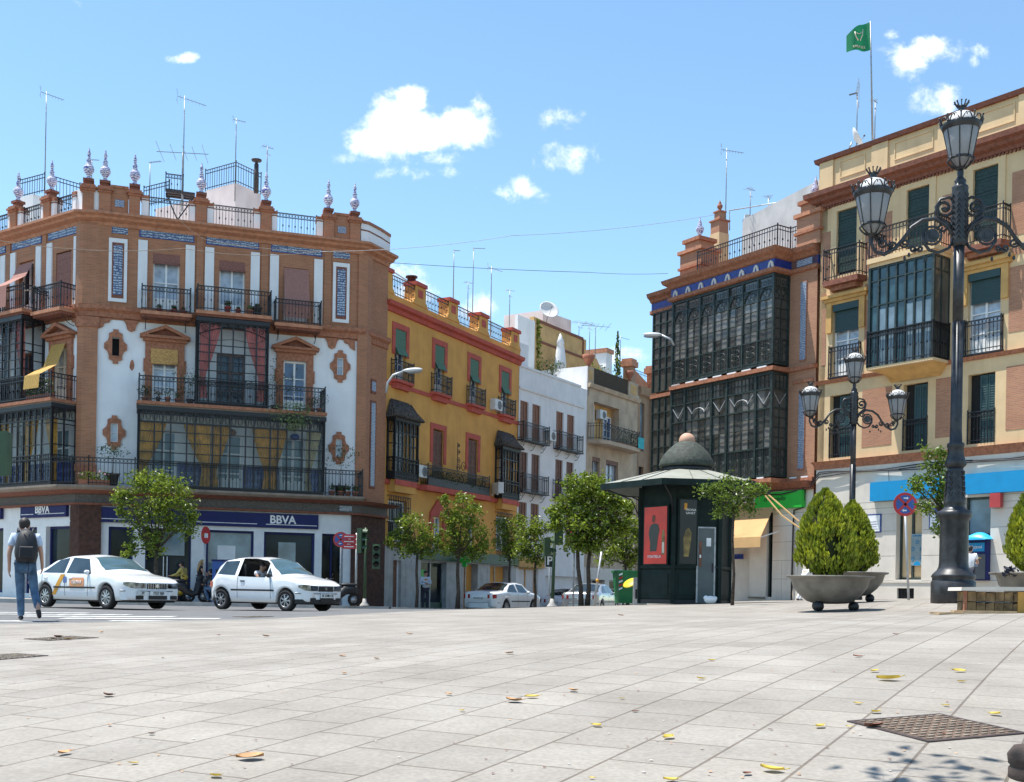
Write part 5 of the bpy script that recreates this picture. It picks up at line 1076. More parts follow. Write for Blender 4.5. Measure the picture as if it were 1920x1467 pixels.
t = thing('tan_awning', 'tan fabric awning sloping out over the shop beside the kiosk', 'awning', MM @ Vector((0,0,0)), FM.a)
b = MB(); b.add([(-5.2,-.05,4.55),(-1.9,-.05,4.55),(-1.5,-1.35,3.02),(-5.2,-1.35,3.02),(-5.2,-1.37,2.6),(-1.5,-1.37,2.6)], [(0,1,2,3),(3,2,5,4)], 'awning_tan'); b.add([(-5.2,-.07,4.53),(-1.9,-.07,4.53),(-1.5,-1.34,3.0),(-5.2,-1.34,3.0)], [(3,2,1,0)], 'awning_tan'); b.build('canopy', t)
b = MB(); b.bar((-1.7,-.1,3.3),(-1.55,-1.3,3.0),.04,'white_paint'); b.build('arm', t)
t = thing('awning_frame', 'folded pale awning frame bars sticking out in front of the green sign', 'awning', MM @ Vector((0,0,0)), FM.a)
def wp(u, v, y=-1.2): s_, z = FM.sz(u, v, y); return (s_, y, z)
b = MB()
for p0, p1 in (((1428,921),(1466,967)),((1466,967),(1502,992)),((1434,922),(1498,978))): b.bar(wp(*p0), wp(*p1), .045, 'pale_ochre')
b.bar(wp(1462,965,-1.2), (wp(1462,965,-1.2)[0],-.02,wp(1462,965)[2]), .05, 'pale_stone'); b.build('arm', t)
# ------------------------------------------------------------------ cream house with brick panels
FR = Fac(11.8818, 45, -52.3); RM = Matrix.Translation((*FR.o, 0)) @ Matrix.Rotation(FR.a, 4, 'Z'); RI = RM.inverted()
HB = FR.root('cream_house', 'tall cream house with brick panels, dark green blinds and iron balconies at right'); RL = 16.0
C3 = [1.22, 4.28, 6.9, 10.4, 13.6]
h3 = [(c-.46,c+.46,13.1,15.57) for c in C3]; h2 = [(c-.6,c+.6,9.18,11.95) for c in C3 if abs(c-4.28) > .1]; h1 = [(c-.5,c+.5,6.04,8.46) for c in (1.06,4.3,6.86,10.4,13.6)]
wall('plaster_wall', HB, 0, RL, 5.7, 16.3, h3+h2+h1+[(3.2,5.3,9.3,12.5)], 'cream_plaster', depth=.24)
MB().strip([(0,9),(0,0)], [(0,-.3),(0,16.3),(-.3,16.3),(-.3,-.3)], 'cream_plaster').build('side_wall', HB)
def rband(name, prof, m): MB().strip([(0,2),(0,0),(RL,0)], prof, m).build(name, HB)
rband('cornice', [(0,15.86),(.1,15.88),(.12,16.0),(.3,16.06),(.34,16.18),(.5,16.24),(.52,16.42),(-.4,16.42),(-.4,15.86)], 'brick_trim_dark')
rband('belt_course', [(0,8.95),(.06,8.95),(.14,9.08),(0,9.08)], 'brick_trim'); rband('belt_course', [(0,5.62),(.06,5.62),(.1,5.8),(.18,5.92),(-.1,5.95),(-.1,5.62)], 'brick_trim')
rband('parapet_wall', [(.08,16.422),(.08,17.62),(-.25,17.62),(-.25,16.422)], 'cream_plaster'); rband('parapet_coping', [(.2,17.62),(.24,17.78),(-.3,17.78),(-.3,17.62)], 'brick_trim_dark')
b = MB()
for i in range(115): b.box(.06+.138*i,.13+.138*i,-.1,-.001,15.78,15.858,'brick_trim_dark')
b.build('dentils', HB)
for a, c in ((.0,.62),(2.35,3.05),(5.1,6.0),(8.1,8.9),(11.6,12.4)): MB().box(a,c,-.15,-.081,16.43,17.61,'cream_plaster').build('parapet_pilaster', HB)
for a, c in ((.9,2.05),(3.3,4.9),(6.3,7.95),(9.2,11.4),(12.7,15)):
    b = MB(); 
    for q in ((a,c,17.42,17.46),(a,c,16.8,16.84),(a,a+.04,16.84,17.42),(c-.04,c,16.84,17.42)): b.box(q[0],q[1],-.11,-.081,q[2],q[3],'cream_plaster')
    b.build('parapet_moulding', HB)
for a, c, z0, z1 in ((2.05,3.2,12.95,15.0),(5.25,6.1,12.95,15.0),(7.85,9.6,12.95,15.1),(11.2,12.8,12.95,15.1),(2.08,2.75,9.5,11.9),(5.72,6.0,9.4,11.6),(7.8,9.6,9.7,11.9),(11.3,12.8,9.7,11.9),(2.04,3.32,6.33,8.5),(5.12,6.0,6.38,8.5),(7.76,9.6,6.4,8.55),(11.3,12.8,6.4,8.5),(.08,.5,12.95,14.9),(.12,.32,9.7,11.9),(.1,.3,12.2,12.5),(2.08,2.75,12.1,12.5),(7.8,9.6,12.3,12.55)):
    MB().box(a,c,-.012,-.0005,z0,z1,'warm_brick').build('brick_panel', HB)
for i, c in enumerate(C3):
    b = MB()
    for q in ((c-.72,c-.46,12.9,15.8),(c+.46,c+.72,12.9,15.8),(c-.46,c+.46,15.57,15.8)): b.box(q[0],q[1],-.05,-.001,q[2],q[3],'cream_plaster')
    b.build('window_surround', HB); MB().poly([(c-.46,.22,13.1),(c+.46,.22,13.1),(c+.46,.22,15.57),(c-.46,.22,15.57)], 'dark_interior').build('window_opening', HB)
    b = MB()
    for k in range(20): z = 13.2+.118*k; b.box(c-.44,c+.44,.05+.012*sin(k*1.3),.075+.012*sin(k*1.3),z,z+.112,'blind_dark_green')
    b.build('blind', HB)
    if i != 1:
        b = MB(); b.prism([(c-.78,0),(c+.95,0),(c+.85,-.5),(c-.72,-.5)], 12.62, 12.82, 'brick_trim_dark', 'z'); b.prism([(c-.6,0),(c+.75,0),(c+.6,-.3),(c-.5,-.3)], 12.45, 12.618, 'brick_trim', 'z'); o = b.build('balcony_slab', HB)
        railing(o, [(c-.72,0),(c-.72,-.46),(c+.9,-.46),(c+.9,0)], 12.84, 14.0, gap=.12)
        window(HB, c-.6,c+.6,9.18,11.95, y=.2, cols=2, rows=4, fm='white_paint', gm='curtained_glass', name='balcony_door', solid=.5)
        b = MB(); b.box(c-.55,c+.6,-.06,.1,11.7,11.97,'roller_teal')
        for k in range(13): b.box(c-.52,c+.57,.06,.085,10.9+.062*k,10.955+.062*k,'roller_teal')
        b.build('roller_blind', HB)
        b = MB(); b.box(c-.9,c+1.0,-.16,-.001,12.08,12.2,'yellow_trim').box(c-1.0,c+1.1,-.26,-.001,12.2,12.32,'yellow_trim').box(c-.85,c-.6,-.1,-.001,10.9,12.078,'yellow_trim').box(c+.65,c+.9,-.1,-.001,10.9,12.078,'yellow_trim').box(c-.6,c+.65,-.08,-.001,11.96,12.078,'yellow_trim'); b.build('window_hood', HB)
        b = MB(); b.box(c-.7,c+.75,-.14,-.001,9.1,9.16,'iron'); o = b.build('balcony_slab', HB); railing(o, [(c-.66,0),(c-.66,-.12),(c+.7,-.12),(c+.7,0)], 9.18, 10.3, gap=.14)
for i, c in enumerate((1.06,4.3,6.86,10.4,13.6)):
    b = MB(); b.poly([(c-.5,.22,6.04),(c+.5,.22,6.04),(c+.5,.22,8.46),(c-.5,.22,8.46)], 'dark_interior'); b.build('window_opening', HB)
    shutters(HB, c-.1,c+.5,6.04,8.4, y=.1, m='roller_teal', leaves=2); railing(HB, [(c-.49,-.01),(c+.49,-.01)], 6.06, 7.15, gap=.12)
# pale glazed bay on the second floor
o = MB(); x0, x1, y = 2.95, 5.6, -1.0
o.prism([(x0-.05,0),(x1+.05,0),(x1+.05,y-.1),(x0-.05,y-.1)], 12.85, 13.03, 'cream_plaster', 'z'); o.prism([(x0,0),(x1,0),(x1,y),(x0,y)], 12.72, 12.848, 'cream_plaster', 'z')
o = o.build('bay_roof', HB); o = MB(); o.add([(x0,0,9.05),(x1,0,9.05),(x1,y,9.05),(x0,y,9.05),(x0+.3,0,8.6),(x1-.3,0,8.6),(x1-.8,-.1,8.6),(x0+.8,-.1,8.6)], [(0,1,2,3),(3,2,6,7),(0,3,7,4),(2,1,5,6)], 'yellow_trim'); o.box(x0-.04,x1+.04,y-.04,0,8.98,9.07,'cream_plaster')
o = o.build('bay_window', HB)
f = MB()
for i in range(8): x = x0+.03+(x1-x0-.06)*i/7; f.bar((x,y+.02,9.08),(x,y+.02,12.7),.06 if i % 7 else .1,'green_iron')
for z in (10.33,11.3,12.2,12.66): f.bar((x0,y+.02,z),(x1,y+.02,z),.04,'green_iron')
for xx in (x0+.03,x1-.03):
    for t in (0,.5): f.bar((xx,y*t,9.08),(xx,y*t,12.7),.06,'green_iron')
    for z in (10.33,12.2,12.66): f.bar((xx,0,z),(xx,y,z),.05,'green_iron')
f.build('frame', o); gl = MB(); gl.poly([(x0,y+.05,9.08),(x1,y+.05,9.08),(x1,y+.05,12.7),(x0,y+.05,12.7)], 'pane_teal')
for xx in (x0+.03,x1-.03): gl.poly([(xx,0,9.08),(xx,y+.05,9.08),(xx,y+.05,12.7),(xx,0,12.7)], 'pane_dusty')
gl.build('glazing', o); b = MB()
for i in (1,2,4,5,6): x = x0+.03+(x1-x0-.06)*i/7; b.box(x+.04,x+.30,y+.035,y+.045,9.1,11.15,'sheer_glass')
b.build('curtain', o); railing(o, [(x0,0),(x0,y-.06),(x1+.02,y-.06),(x1+.02,0)], 9.08, 10.33, gap=.11)
railing(o, [(x0,0),(x0,y-.02),(x1,y-.02),(x1,0)], 13.05, 14.1, gap=.14)
b = MB(); b.prism([(.28,.28),(RL,.28),(RL,11),(.28,11)], -.2, 17.3, 'cream_plaster', 'z'); p_ = RI @ at(1640,262,50); b.prism([(3.2,4),(9.2,3),(9.2,7),(3.2,8)], 17.3, 19.1, 'grey_render', 'z').prism([(3.0,3.8),(9.4,2.8),(9.4,3.1),(3.0,4.1)], 18.35, 18.6, 'brick_trim', 'z'); b.build('building_body', HB)
# street level
gh = [(3.62,4.68,1.33,4.1),(6.3,7.3,1.36,4.2),(3.7,4.4,.64,1.02)]
wall('stone_wall', HB, 0, RL, -.2, 5.62, gh, 'pale_stone', depth=.35, y=-.04)
b = MB()
for z in (1.3,2.2,3.12,3.75,3.98,4.22): 
    for a, c in ((.02,3.6),(4.7,6.28),(7.32,RL)): b.box(a,c,-.0425,-.0405,z,z+.014,'joint')
for x in (1.2,2.6,5.5,8.2,9.4,11): b.box(x,x+.012,-.0428,-.0406,1.3,3.1,'joint')
for z in (.62,): b.box(.02,RL,-.07,-.0405,1.22,1.3,'pale_stone')
b.build('stone_joint', HB)
window(HB, 3.62,4.68,1.33,4.1, y=.25, cols=2, rows=1, fm='green_iron', gm='shop_glass', fw=.08, name='glass_door'); window(HB, 6.3,7.3,2.85,4.2, y=.2, cols=1, rows=1, fm='green_iron', gm='sheer_glass', fw=.08, name='window')
b = MB()
for i in range(12): b.box(3.7+.06*i,3.72+.06*i,.05,.07,.64,1.02,'iron')
for i in range(7): b.box(3.7,4.4,.055,.065,.64+.06*i,.655+.06*i,'iron')
b.poly([(3.7,.1,.64),(4.4,.1,.64),(4.4,.1,1.02),(3.7,.1,1.02)], 'dark_interior'); b.build('cellar_grate', HB)
MB().box(6.3,7.3,.15,.2,1.36,2.84,'bank_blue').build('panel_behind_machine', HB)
G_ = 'sky_blue_sign'
sign_box('blue_bank_sign', 'sky blue bank sign left of the tall lamp post', FR, None, 2.66, 5.9, 4.24, 4.94, -.32, .27, G_, group='sky blue bank signs'); sign_box('blue_bank_sign', 'sky blue bank sign above the cash machine, right of the lamp post', FR, None, 6.42, 12.6, 4.28, 4.98, -.3, .25, G_, group='sky blue bank signs')
t = sign_box('paper_poster', 'pale poster with blue rings on the bank glass door', FR, None, 4.12, 4.62, 1.85, 3.0, .17, .02, 'sheer_glass', cat='poster'); b = MB()
for x, z in ((0,.85),(-.18,.6),(.18,.6),(-.18,.25),(.18,.25)): b.tube([(x+.06*cos(k*pi/5),-.008,z+.06*sin(k*pi/5)) for k in range(11)], .012, 'sky_blue_sign', 4, cap=False)
b.prism([(-.12,0),(.12,0),(.12,.1),(0,.16),(-.12,.1)], -.006, -.001, 'sky_blue_sign'); b.build('printed_rings', t); text('EXPANSION', .07, 'sky_blue_sign', Matrix.Translation((0,-.008,1.08)), t)
for k, (a, c, z0, z1) in enumerate(((2.15,3.0,3.08,3.78),(4.98,5.5,3.12,3.88))):
    t = sign_box('tile_plaque', ['white tile plaque with blue border behind the conical bush','white tile plaque with blue crest beside the lamp column'][k], FR, None, a, c, z0, z1, -.08, .035, 'azulejo_blue', cat='plaque'); w_ = (c-a)/2
    b = MB(); b.box(-w_+.05,w_-.05,-.008,-.001,.05,z1-z0-.05,'white_print'); b.build('tile_face', t)
    b = MB()
    for i in range(4): b.box(-w_+.13,w_-.13-.05*(i % 2),-.011,-.0085,.13+.09*i,.145+.09*i,'azulejo_blue')
    if k: b.prism([(-.08,.52),(.08,.52),(.1,.66),(0,.72),(-.1,.66)], -.011, -.0085, 'azulejo_blue')
    b.build('tile_writing', t)
A = RM @ Matrix.Translation((6.9,-.04,1.0)); t = thing('cash_machine', 'cash machine under a light blue hood in the bank wall', 'cash machine', A.translation, FR.a)
b = MB(); b.box(-.42,.42,-.18,0,.3,1.75,'bank_blue').box(-.34,.34,-.2,-.181,.35,1.2,'ac_grille').box(-.3,.3,-.19,-.181,1.3,1.6,'sky_blue_sign'); b.box(-.25,.2,-.23,-.201,1.05,1.1,'yellow_trim').box(-.2,.1,-.22,-.201,.78,1.0,'blue_glass'); b.build('machine_body', t)
text('Cajasol', .15, 'white_print', Matrix.Translation((0,-.2,1.45)), t)
b = MB(); n = 10; r0 = [( -.5+1.0*i/n, .18*sin(pi*i/n)**.7) for i in range(n+1)]
b.add([(x,-.0,1.72+z*1.4) for x, z in r0]+[(x,-.5,1.70+z*.6) for x, z in r0]+[(x,-.5,1.68) for x, z in r0], [(i,i+1,n+2+i,n+1+i) for i in range(n)]+[(n+1+i,n+2+i,2*n+3+i,2*n+2+i) for i in range(n)], 'sky_blue_hood' if 'sky_blue_hood' in MATS else mat('sky_blue_hood', (.03,.42,.78), .4).name, True); b.build('hood', t)
sign_box('red_alarm_box', 'small red alarm box high on the bank wall above the cash machine', FR, None, 7.42, 7.8, 3.78, 4.26, -.34, .2, 'red_plastic', cat='alarm box')
b = MB(); t = thing('facade_cable', 'dark cables strung along the cream house below its brick belt', 'cable', RM.translation, FR.a)
for dz, yy in ((0,-.12),(-.06,-.14),(.05,-.1)):
    b.tube([(x,yy-.03*sin(x*2+dz*9),5.42+dz+.05*sin(x*1.3+dz*20)-.35*(x < .2)) for x in [-.6,-.2,.2,.8,1.5,2.2,3,3.8,4.6,5.5,6.5,8,10,12,15]], .02, 'iron', 5)
b.tube([(-.5,-.12,5.2),(-.55,-.12,4.9),(-1.6,-.2,4.75),(-3,-.4,4.8)], .03, 'iron', 5).tube([(3.3,-.12,5.4),(3.35,-.13,4.95)], .012, 'iron', 4); b.build('cable_run', t)
# ------------------------------------------------------------------ people: skinned skeletons
mat('skin', (.48,.27,.19), .55, var=.06); mat('hair_dark', (.02,.013,.01), .6); mat('hair_blond', (.50,.30,.12), .6, var=.25, vs=20)
mat('jeans', (.075,.14,.23), .85, var=.25, vs=7); mat('shirt_light_blue', (.52,.60,.72), .85, var=.07, vs=9); mat('shirt_dark', (.02,.02,.025), .85); mat('shirt_white', (.78,.78,.80), .85, var=.05)
mat('shirt_yellow', (.55,.42,.12), .85); mat('trousers_dark', (.025,.03,.05), .85); mat('shoe_dark', (.02,.017,.02), .6); mat('backpack_black', (.012,.013,.017), .6, var=.3, vs=9); mat('eye_dark', (.02,.015,.012), .3)
def skin(name, parent, verts, edges, m, sub=2, root=0):
    me = bpy.data.meshes.new(name); me.from_pydata([v[:3] for v in verts], edges, []); o = bpy.data.objects.new(name, me); COL.objects.link(o)
    md = o.modifiers.new('skin', 'SKIN'); o.modifiers.new('sub', 'SUBSURF').levels = sub; o.modifiers['sub'].render_levels = sub; md.use_smooth_shade = True
    for i, v in enumerate(verts):
        sv_ = me.skin_vertices[0].data[i]; r = v[3]; sv_.radius = (r, v[4] if len(v) > 4 else r)
    me.skin_vertices[0].data[root].use_root = True
    dg = bpy.context.evaluated_depsgraph_get(); ev = o.evaluated_get(dg); m2 = bpy.data.meshes.new_from_object(ev); bpy.data.objects.remove(o)
    for p in m2.polygons: p.use_smooth = True
    m2.materials.clear(); m2.materials.append(MATS[m]); o = bpy.data.objects.new(name, m2); COL.objects.link(o); o.parent = parent; return o
def person(label, loc, rz, J=None, top='shirt_light_blue', bottom='jeans', hair='hair_dark', s=1., long=False, sleeves=.5, sit=False, dress=None, tops=True):
    """local: x right, y forward, z up; J overrides joints"""
    P = dict(pelvis=(0,0,.93), waist=(0,0,1.08), chest=(0,.01,1.32), neck=(0,0,1.50), head=(0,.02,1.60), crown=(0,.01,1.70),
             sl=(-.185,0,1.42), el=(-.25,-.03,1.14), wl=(-.26,.03,.90), hl=(-.26,.05,.82), sr=(.185,0,1.42), er=(.25,-.03,1.14), wr=(.26,.03,.90), hr=(.26,.05,.82),
             pl=(-.09,0,.90), kl=(-.10,.02,.50), al=(-.10,-.01,.09), tl=(-.11,.14,.04), pr=(.09,0,.90), kr=(.10,.02,.50), ar=(.10,-.01,.09), tr=(.11,.14,.04))
    P.update(J or {}); P = {k: Vector(v)*s for k, v in P.items()}
    t = thing('person', label, 'person', loc, rz)
    R = dict(pelvis=.13, waist=.11, chest=.135, neck=.052, head=.092, crown=.075, sl=.062, el=.040, wl=.027, hl=.036, pl=.085, kl=.055, al=.037, tl=.035)
    g = lambda k: R.get(k, R.get(k[0]+'l', .05))*s
    V = []; ix = {}
    for k in P: ix[k] = len(V); V.append((*P[k], g(k), g(k)*(.8 if k in ('chest','pelvis','waist') else 1)))
    E_ = [('pelvis','waist'),('waist','chest'),('chest','neck'),('neck','head'),('head','crown'),('chest','sl'),('sl','el'),('el','wl'),('wl','hl'),('chest','sr'),('sr','er'),('er','wr'),('wr','hr'),
         ('pelvis','pl'),('pl','kl'),('kl','al'),('al','tl'),('pelvis','pr'),('pr','kr'),('kr','ar'),('ar','tr')]
    E2 = [(ix[a], ix[b]) for a, b in E_]
    fd = Vector((0,1,0)); hd = P['head']
    def add(p, r, j): V.append((*p, r, r)); E2.append((j, len(V)-1)); return len(V)-1
    if 'turn' in P: pass
    a = add(hd+Vector((0,.085*s,.0)), .03*s, ix['head']); add(hd+Vector((0,.118*s,-.005*s)), .012*s, a)
    for q in (-1,1): add(hd+Vector((q*.095*s,0,.005*s)), .014*s, ix['head'])
    for w_, h_, q in (('wl','hl',-1),('wr','hr',1)):
        d = (P[h_]-P[w_]).normalized(); sd_ = Vector((0,1,0)) if abs(d.y) < .8 else Vector((1,0,0)); sd_ = (sd_-d*sd_.dot(d)).normalized(); cu = d.cross(sd_)*(-q)
        for k, (o_, l_) in enumerate(((-.03,.065),(-.01,.078),(.01,.074),(.03,.058))):
            p1 = P[h_]+sd_*o_*s+d*.03*s; i1 = add(p1, .0095*s, ix[h_]); i2 = add(p1+d*l_*.5*s+cu*.008*s, .0085*s, i1); add(p1+d*l_*.85*s+cu*.03*s, .0075*s, i2)
        i1 = add(P[w_].lerp(P[h_],.7)+sd_*.045*s, .010*s, ix[h_]); add(P[h_]+sd_*.06*s+d*.03*s, .009*s, i1)
    body = skin('body', t, V, E2, 'skin')
    k1 = {k: P[k] for k in P}; o = .016*s
    # shirt
    V = []; names = ['pelvis','waist','chest','neckb','sl','sle','sr','sre']; pts = {'pelvis':P['pelvis']+Vector((0,0,.03*s)),'waist':P['waist'],'chest':P['chest'],'neckb':P['neck']-Vector((0,0,.05*s)),'sl':P['sl'],'sle':P['sl'].lerp(P['el'],min(1,sleeves*1.3)),'sr':P['sr'],'sre':P['sr'].lerp(P['er'],min(1,sleeves*1.3))}
    rr_ = {'pelvis':.155,'waist':.135,'chest':.158,'neckb':.07,'sl':.080,'sle':.066,'sr':.080,'sre':.066}
    E3 = [(0,1),(1,2),(2,3),(2,4),(4,5),(2,6),(6,7)]
    if sleeves >= 1: names += ['wl_','wr_']; pts['wl_'] = P['wl']; pts['wr_'] = P['wr']; rr_['wl_'] = rr_['wr_'] = .042; E3 += [(5,8),(7,9)]; pts['sle'] = P['el']; pts['sre'] = P['er']; rr_['sle'] = rr_['sre'] = .055
    if tops: skin('shirt', t, [(*pts[n], rr_[n]*s, rr_[n]*s*(.82 if n in ('pelvis','waist','chest') else 1)) for n in names], E3, top, 2)
    # trousers
    if not sit:
        nm = [('pelvis',.148),('pl',.098),('kl',.075),('al',.062),('pr',.098),('kr',.075),('ar',.062)]; V = [(*(P[n]+Vector((0,0,-.035*s if n[0] == 'a' else 0))), r*s, r*s*(.85 if n == 'pelvis' else 1)) for n, r in nm]
        skin('trousers', t, V, [(0,1),(1,2),(2,3),(0,4),(4,5),(5,6)], bottom, 2)
        for a_, b_ in (('al','tl'),('ar','tr')):
            d = (P[b_]-P[a_]); hl = P[a_]-d.normalized()*.05*s; hl.z = min(hl.z, P[a_].z)-.01
            skin('shoe', t, [(*(hl-Vector((0,0,.035*s))), .045*s), (*(P[a_]-Vector((0,0,.04*s))+d*.25), .048*s), (*P[b_], .044*s), (*(P[b_]+d.normalized()*.06*s), .032*s)], [(0,1),(1,2),(2,3)], 'shoe_dark', 1)
    # hair cap, eyes
    h = MB(); c = hd+Vector((0,-.012*s,.045*s)); h.ball(c, .101*s, hair, 14, (.93,1.03,1.0))
    h.ball(hd+Vector((0,-.035*s,.01*s)), .083*s, hair, 12, (.98,.85,1.0))
    if long:
        for q in range(26):
            a_ = random.uniform(.6,2.54)*1.0+pi; x = cos(a_)*.1*s; y = sin(a_)*.09*s
            h.tube([c+Vector((x,y,.02)), c+Vector((x*1.35,y*1.5,-.14*s)), c+Vector((x*1.4,y*1.7-.02,-.34*s)), c+Vector((x*1.1,y*1.6-.03,-.5*s))], [.035*s,.04*s,.03*s,.01*s], hair, 5)
    h.build('hair', t)
    if not long:
        e = MB()
        for q in (-1,1): e.ball(hd+Vector((q*.035*s,.088*s,.012*s)), .012*s, 'eye_dark', 6)
        e.tube([hd+Vector((-.025*s,.095*s,-.045*s)), hd+Vector((0,.1*s,-.047*s)), hd+Vector((.025*s,.095*s,-.045*s))], .006*s, 'pot_red', 4); e.build('face_features', t)
    return t
# man with a backpack walking away over the crossing
g0 = gp(46, 19.6); g0.z -= .0
pm = person('man seen from behind with black backpack, light blue shirt and jeans, walking away', (g0.x, g0.y, g0.z), radians(22),
    dict(pelvis=(0,0,.95), waist=(0,.01,1.1), chest=(.0,.03,1.33), neck=(-.01,.05,1.51), head=(-.02,.075,1.61), crown=(-.02,.065,1.70),
         sl=(-.19,.03,1.42), el=(-.25,-.02,1.14), wl=(-.25,.05,.90), hl=(-.25,.07,.82), sr=(.19,.03,1.42), er=(.25,.02,1.15), wr=(.27,.16,.95), hr=(.27,.2,.88),
         pl=(-.09,.0,.92), kl=(-.07,.08,.51), al=(-.05,.06,.085), tl=(-.06,.2,.045), pr=(.10,-.0,.91), kr=(.15,.02,.50), ar=(.22,-.34,.24), tr=(.24,-.33,.09)))
bp = thing('backpack', 'black backpack on the back of the man walking away', 'backpack', pm.matrix_basis @ Vector((0,0,0)) if False else Vector((g0.x, g0.y, g0.z)), radians(22))
b = MB(); n = 14
for k in range(1):
    vs = []; fs = []
    for j, (z, w_, d_) in enumerate(((.98,.10,.06),(1.0,.16,.13),(1.1,.185,.19),(1.25,.18,.19),(1.4,.155,.14),(1.5,.11,.09),(1.53,.05,.04))):
        for i in range(n): a = 2*pi*i/n; vs.append((.02+w_*cos(a)*abs(cos(a))**-.3 if abs(cos(a)) > .05 else .02, -.17+.03*(z-1)-d_*.9*sin(a), z))
    fs = [(j*n+i, j*n+(i+1)%n, (j+1)*n+(i+1)%n, (j+1)*n+i) for j in range(6) for i in range(n)]+[tuple(range(n)), tuple(6*n+i for i in range(n))]
    b.add(vs, fs, 'backpack_black', True)
b.build('bag', bp); b = MB(); b.add([(x, -.35+.02*abs(x), z) for x, z in ((-.1,1.05),(.14,1.05),(.13,1.25),(-.09,1.25))]+[(x, -.385, z) for x, z in ((-.08,1.07),(.12,1.07),(.11,1.23),(-.07,1.23))], [(0,1,5,4),(1,2,6,5),(2,3,7,6),(3,0,4,7),(4,5,6,7)], 'shirt_dark'); b.build('front_pocket', bp)
b = MB()
for q in (-1,1): b.tube([(q*.1+.01,-.1,1.5),(q*.12,.02,1.56),(q*.13,.14,1.45),(q*.15,.15,1.3),(q*.16,.05,1.15),(q*.14,-.1,1.08)], .018, 'backpack_black', 5)
b.tube([(.05,-.3,1.0),(.06,-.32,.85),(.05,-.31,.78)], .006, 'backpack_black', 4); b.tube([(-.03,-.25,1.5),(0,-.28,1.56),(.05,-.25,1.5)], .008, 'galvanised', 4); b.build('strap', bp)
g0 = gp(374, 44); person('woman with long blond hair, dark top and jeans striding along the bank pavement', (g0.x, g0.y, T(g0.x,g0.y)+.12), radians(-75),
    dict(neck=(0,.06,1.46), head=(0,.1,1.55), crown=(0,.09,1.64), chest=(0,.05,1.28), sl=(-.16,.05,1.38), sr=(.16,.05,1.38), el=(-.22,.2,1.18), wl=(-.18,.4,1.08), hl=(-.17,.47,1.06), er=(.22,.15,1.15), wr=(.2,.38,1.02), hr=(.2,.45,1.0), kl=(-.1,.22,.52), al=(-.1,.3,.1), tl=(-.1,.44,.07), kr=(.1,-.12,.5), ar=(.1,-.45,.16), tr=(.1,-.38,.05)), 'shirt_dark', 'jeans', 'hair_blond', .98, True, 0.3)
g0 = gp(797, 49.5); person('man in a pale blue long sleeved shirt with folded arms by the pharmacy door', (g0.x, g0.y, T(g0.x,g0.y)+.1), radians(205),
    dict(el=(-.24,.02,1.16), wl=(-.02,.2,1.2), hl=(.06,.2,1.2), er=(.24,.02,1.16), wr=(.04,.22,1.14), hr=(-.04,.22,1.14)), 'shirt_light_blue', 'trousers_dark', 'hair_dark', .98, False, 1.)
g0 = gp(1504, 41); person('stooping person dressed all in white by the stone wall behind the front planter', (g0.x, g0.y, T(g0.x,g0.y)), radians(-60),
    dict(waist=(0,.08,1.05), chest=(0,.22,1.22), neck=(0,.33,1.33), head=(0,.4,1.40), crown=(0,.41,1.5), sl=(-.17,.24,1.3), sr=(.17,.24,1.3), el=(-.2,.35,1.05), wl=(-.18,.5,.9), hl=(-.18,.55,.84), er=(.2,.35,1.05), wr=(.18,.5,.92), hr=(.18,.55,.86), kl=(-.1,.1,.5), kr=(.1,-.14,.5), ar=(.1,-.38,.12), tr=(.1,-.26,.04)), 'shirt_white', 'shirt_white', 'hair_blond', .84, False, 1.)
g0 = gp(1817, 38.2); person('person in a white top using the cash machine behind the lamp post', (g0.x, g0.y, T(g0.x,g0.y)+.05), radians(-30), dict(er=(.24,.12,1.14), wr=(.18,.34,1.15), hr=(.17,.4,1.16)), 'shirt_white', 'trousers_dark', 'hair_dark', 1., False, .4)
g0 = gp(345, 44.5); person('person in a yellow shirt sitting on the scooter behind the taxi', (g0.x, g0.y, T(g0.x,g0.y)+.12), radians(80),
    dict(pelvis=(0,0,.8), waist=(0,.02,.95), chest=(0,.06,1.18), neck=(0,.1,1.35), head=(0,.13,1.45), crown=(0,.12,1.55), sl=(-.18,.06,1.28), sr=(.18,.06,1.28), el=(-.24,.2,1.08), wl=(-.2,.45,1.02), hl=(-.2,.52,1.02), er=(.24,.2,1.08), wr=(.2,.45,1.02), hr=(.2,.52,1.02), pl=(-.1,.05,.78), kl=(-.17,.42,.68), al=(-.16,.35,.3), tl=(-.16,.48,.25), pr=(.1,.05,.78), kr=(.17,.42,.68), ar=(.2,.3,.1), tr=(.2,.42,.05)), 'shirt_yellow', 'trousers_dark', 'hair_dark', 1., False, 1.)
g0 = gp(404, 43.2); person('dark haired person crouching by the blue bin behind the small white car', (g0.x, g0.y, T(g0.x,g0.y)+.12), radians(60),
    dict(pelvis=(0,0,.55), waist=(0,.05,.7), chest=(0,.15,.9), neck=(0,.22,1.06), head=(0,.27,1.14), crown=(0,.27,1.24), sl=(-.18,.16,.99), sr=(.18,.16,.99), el=(-.22,.3,.8), wl=(-.15,.5,.7), hl=(-.15,.56,.68), er=(.22,.3,.8), wr=(.15,.5,.7), hr=(.15,.56,.68), pl=(-.1,.02,.53), kl=(-.15,.42,.55), al=(-.13,.2,.1), tl=(-.13,.33,.05), pr=(.1,.02,.53), kr=(.15,.42,.55), ar=(.13,.2,.1), tr=(.13,.33,.05)), 'shirt_dark', 'jeans', 'hair_dark', 1., False, 1.)
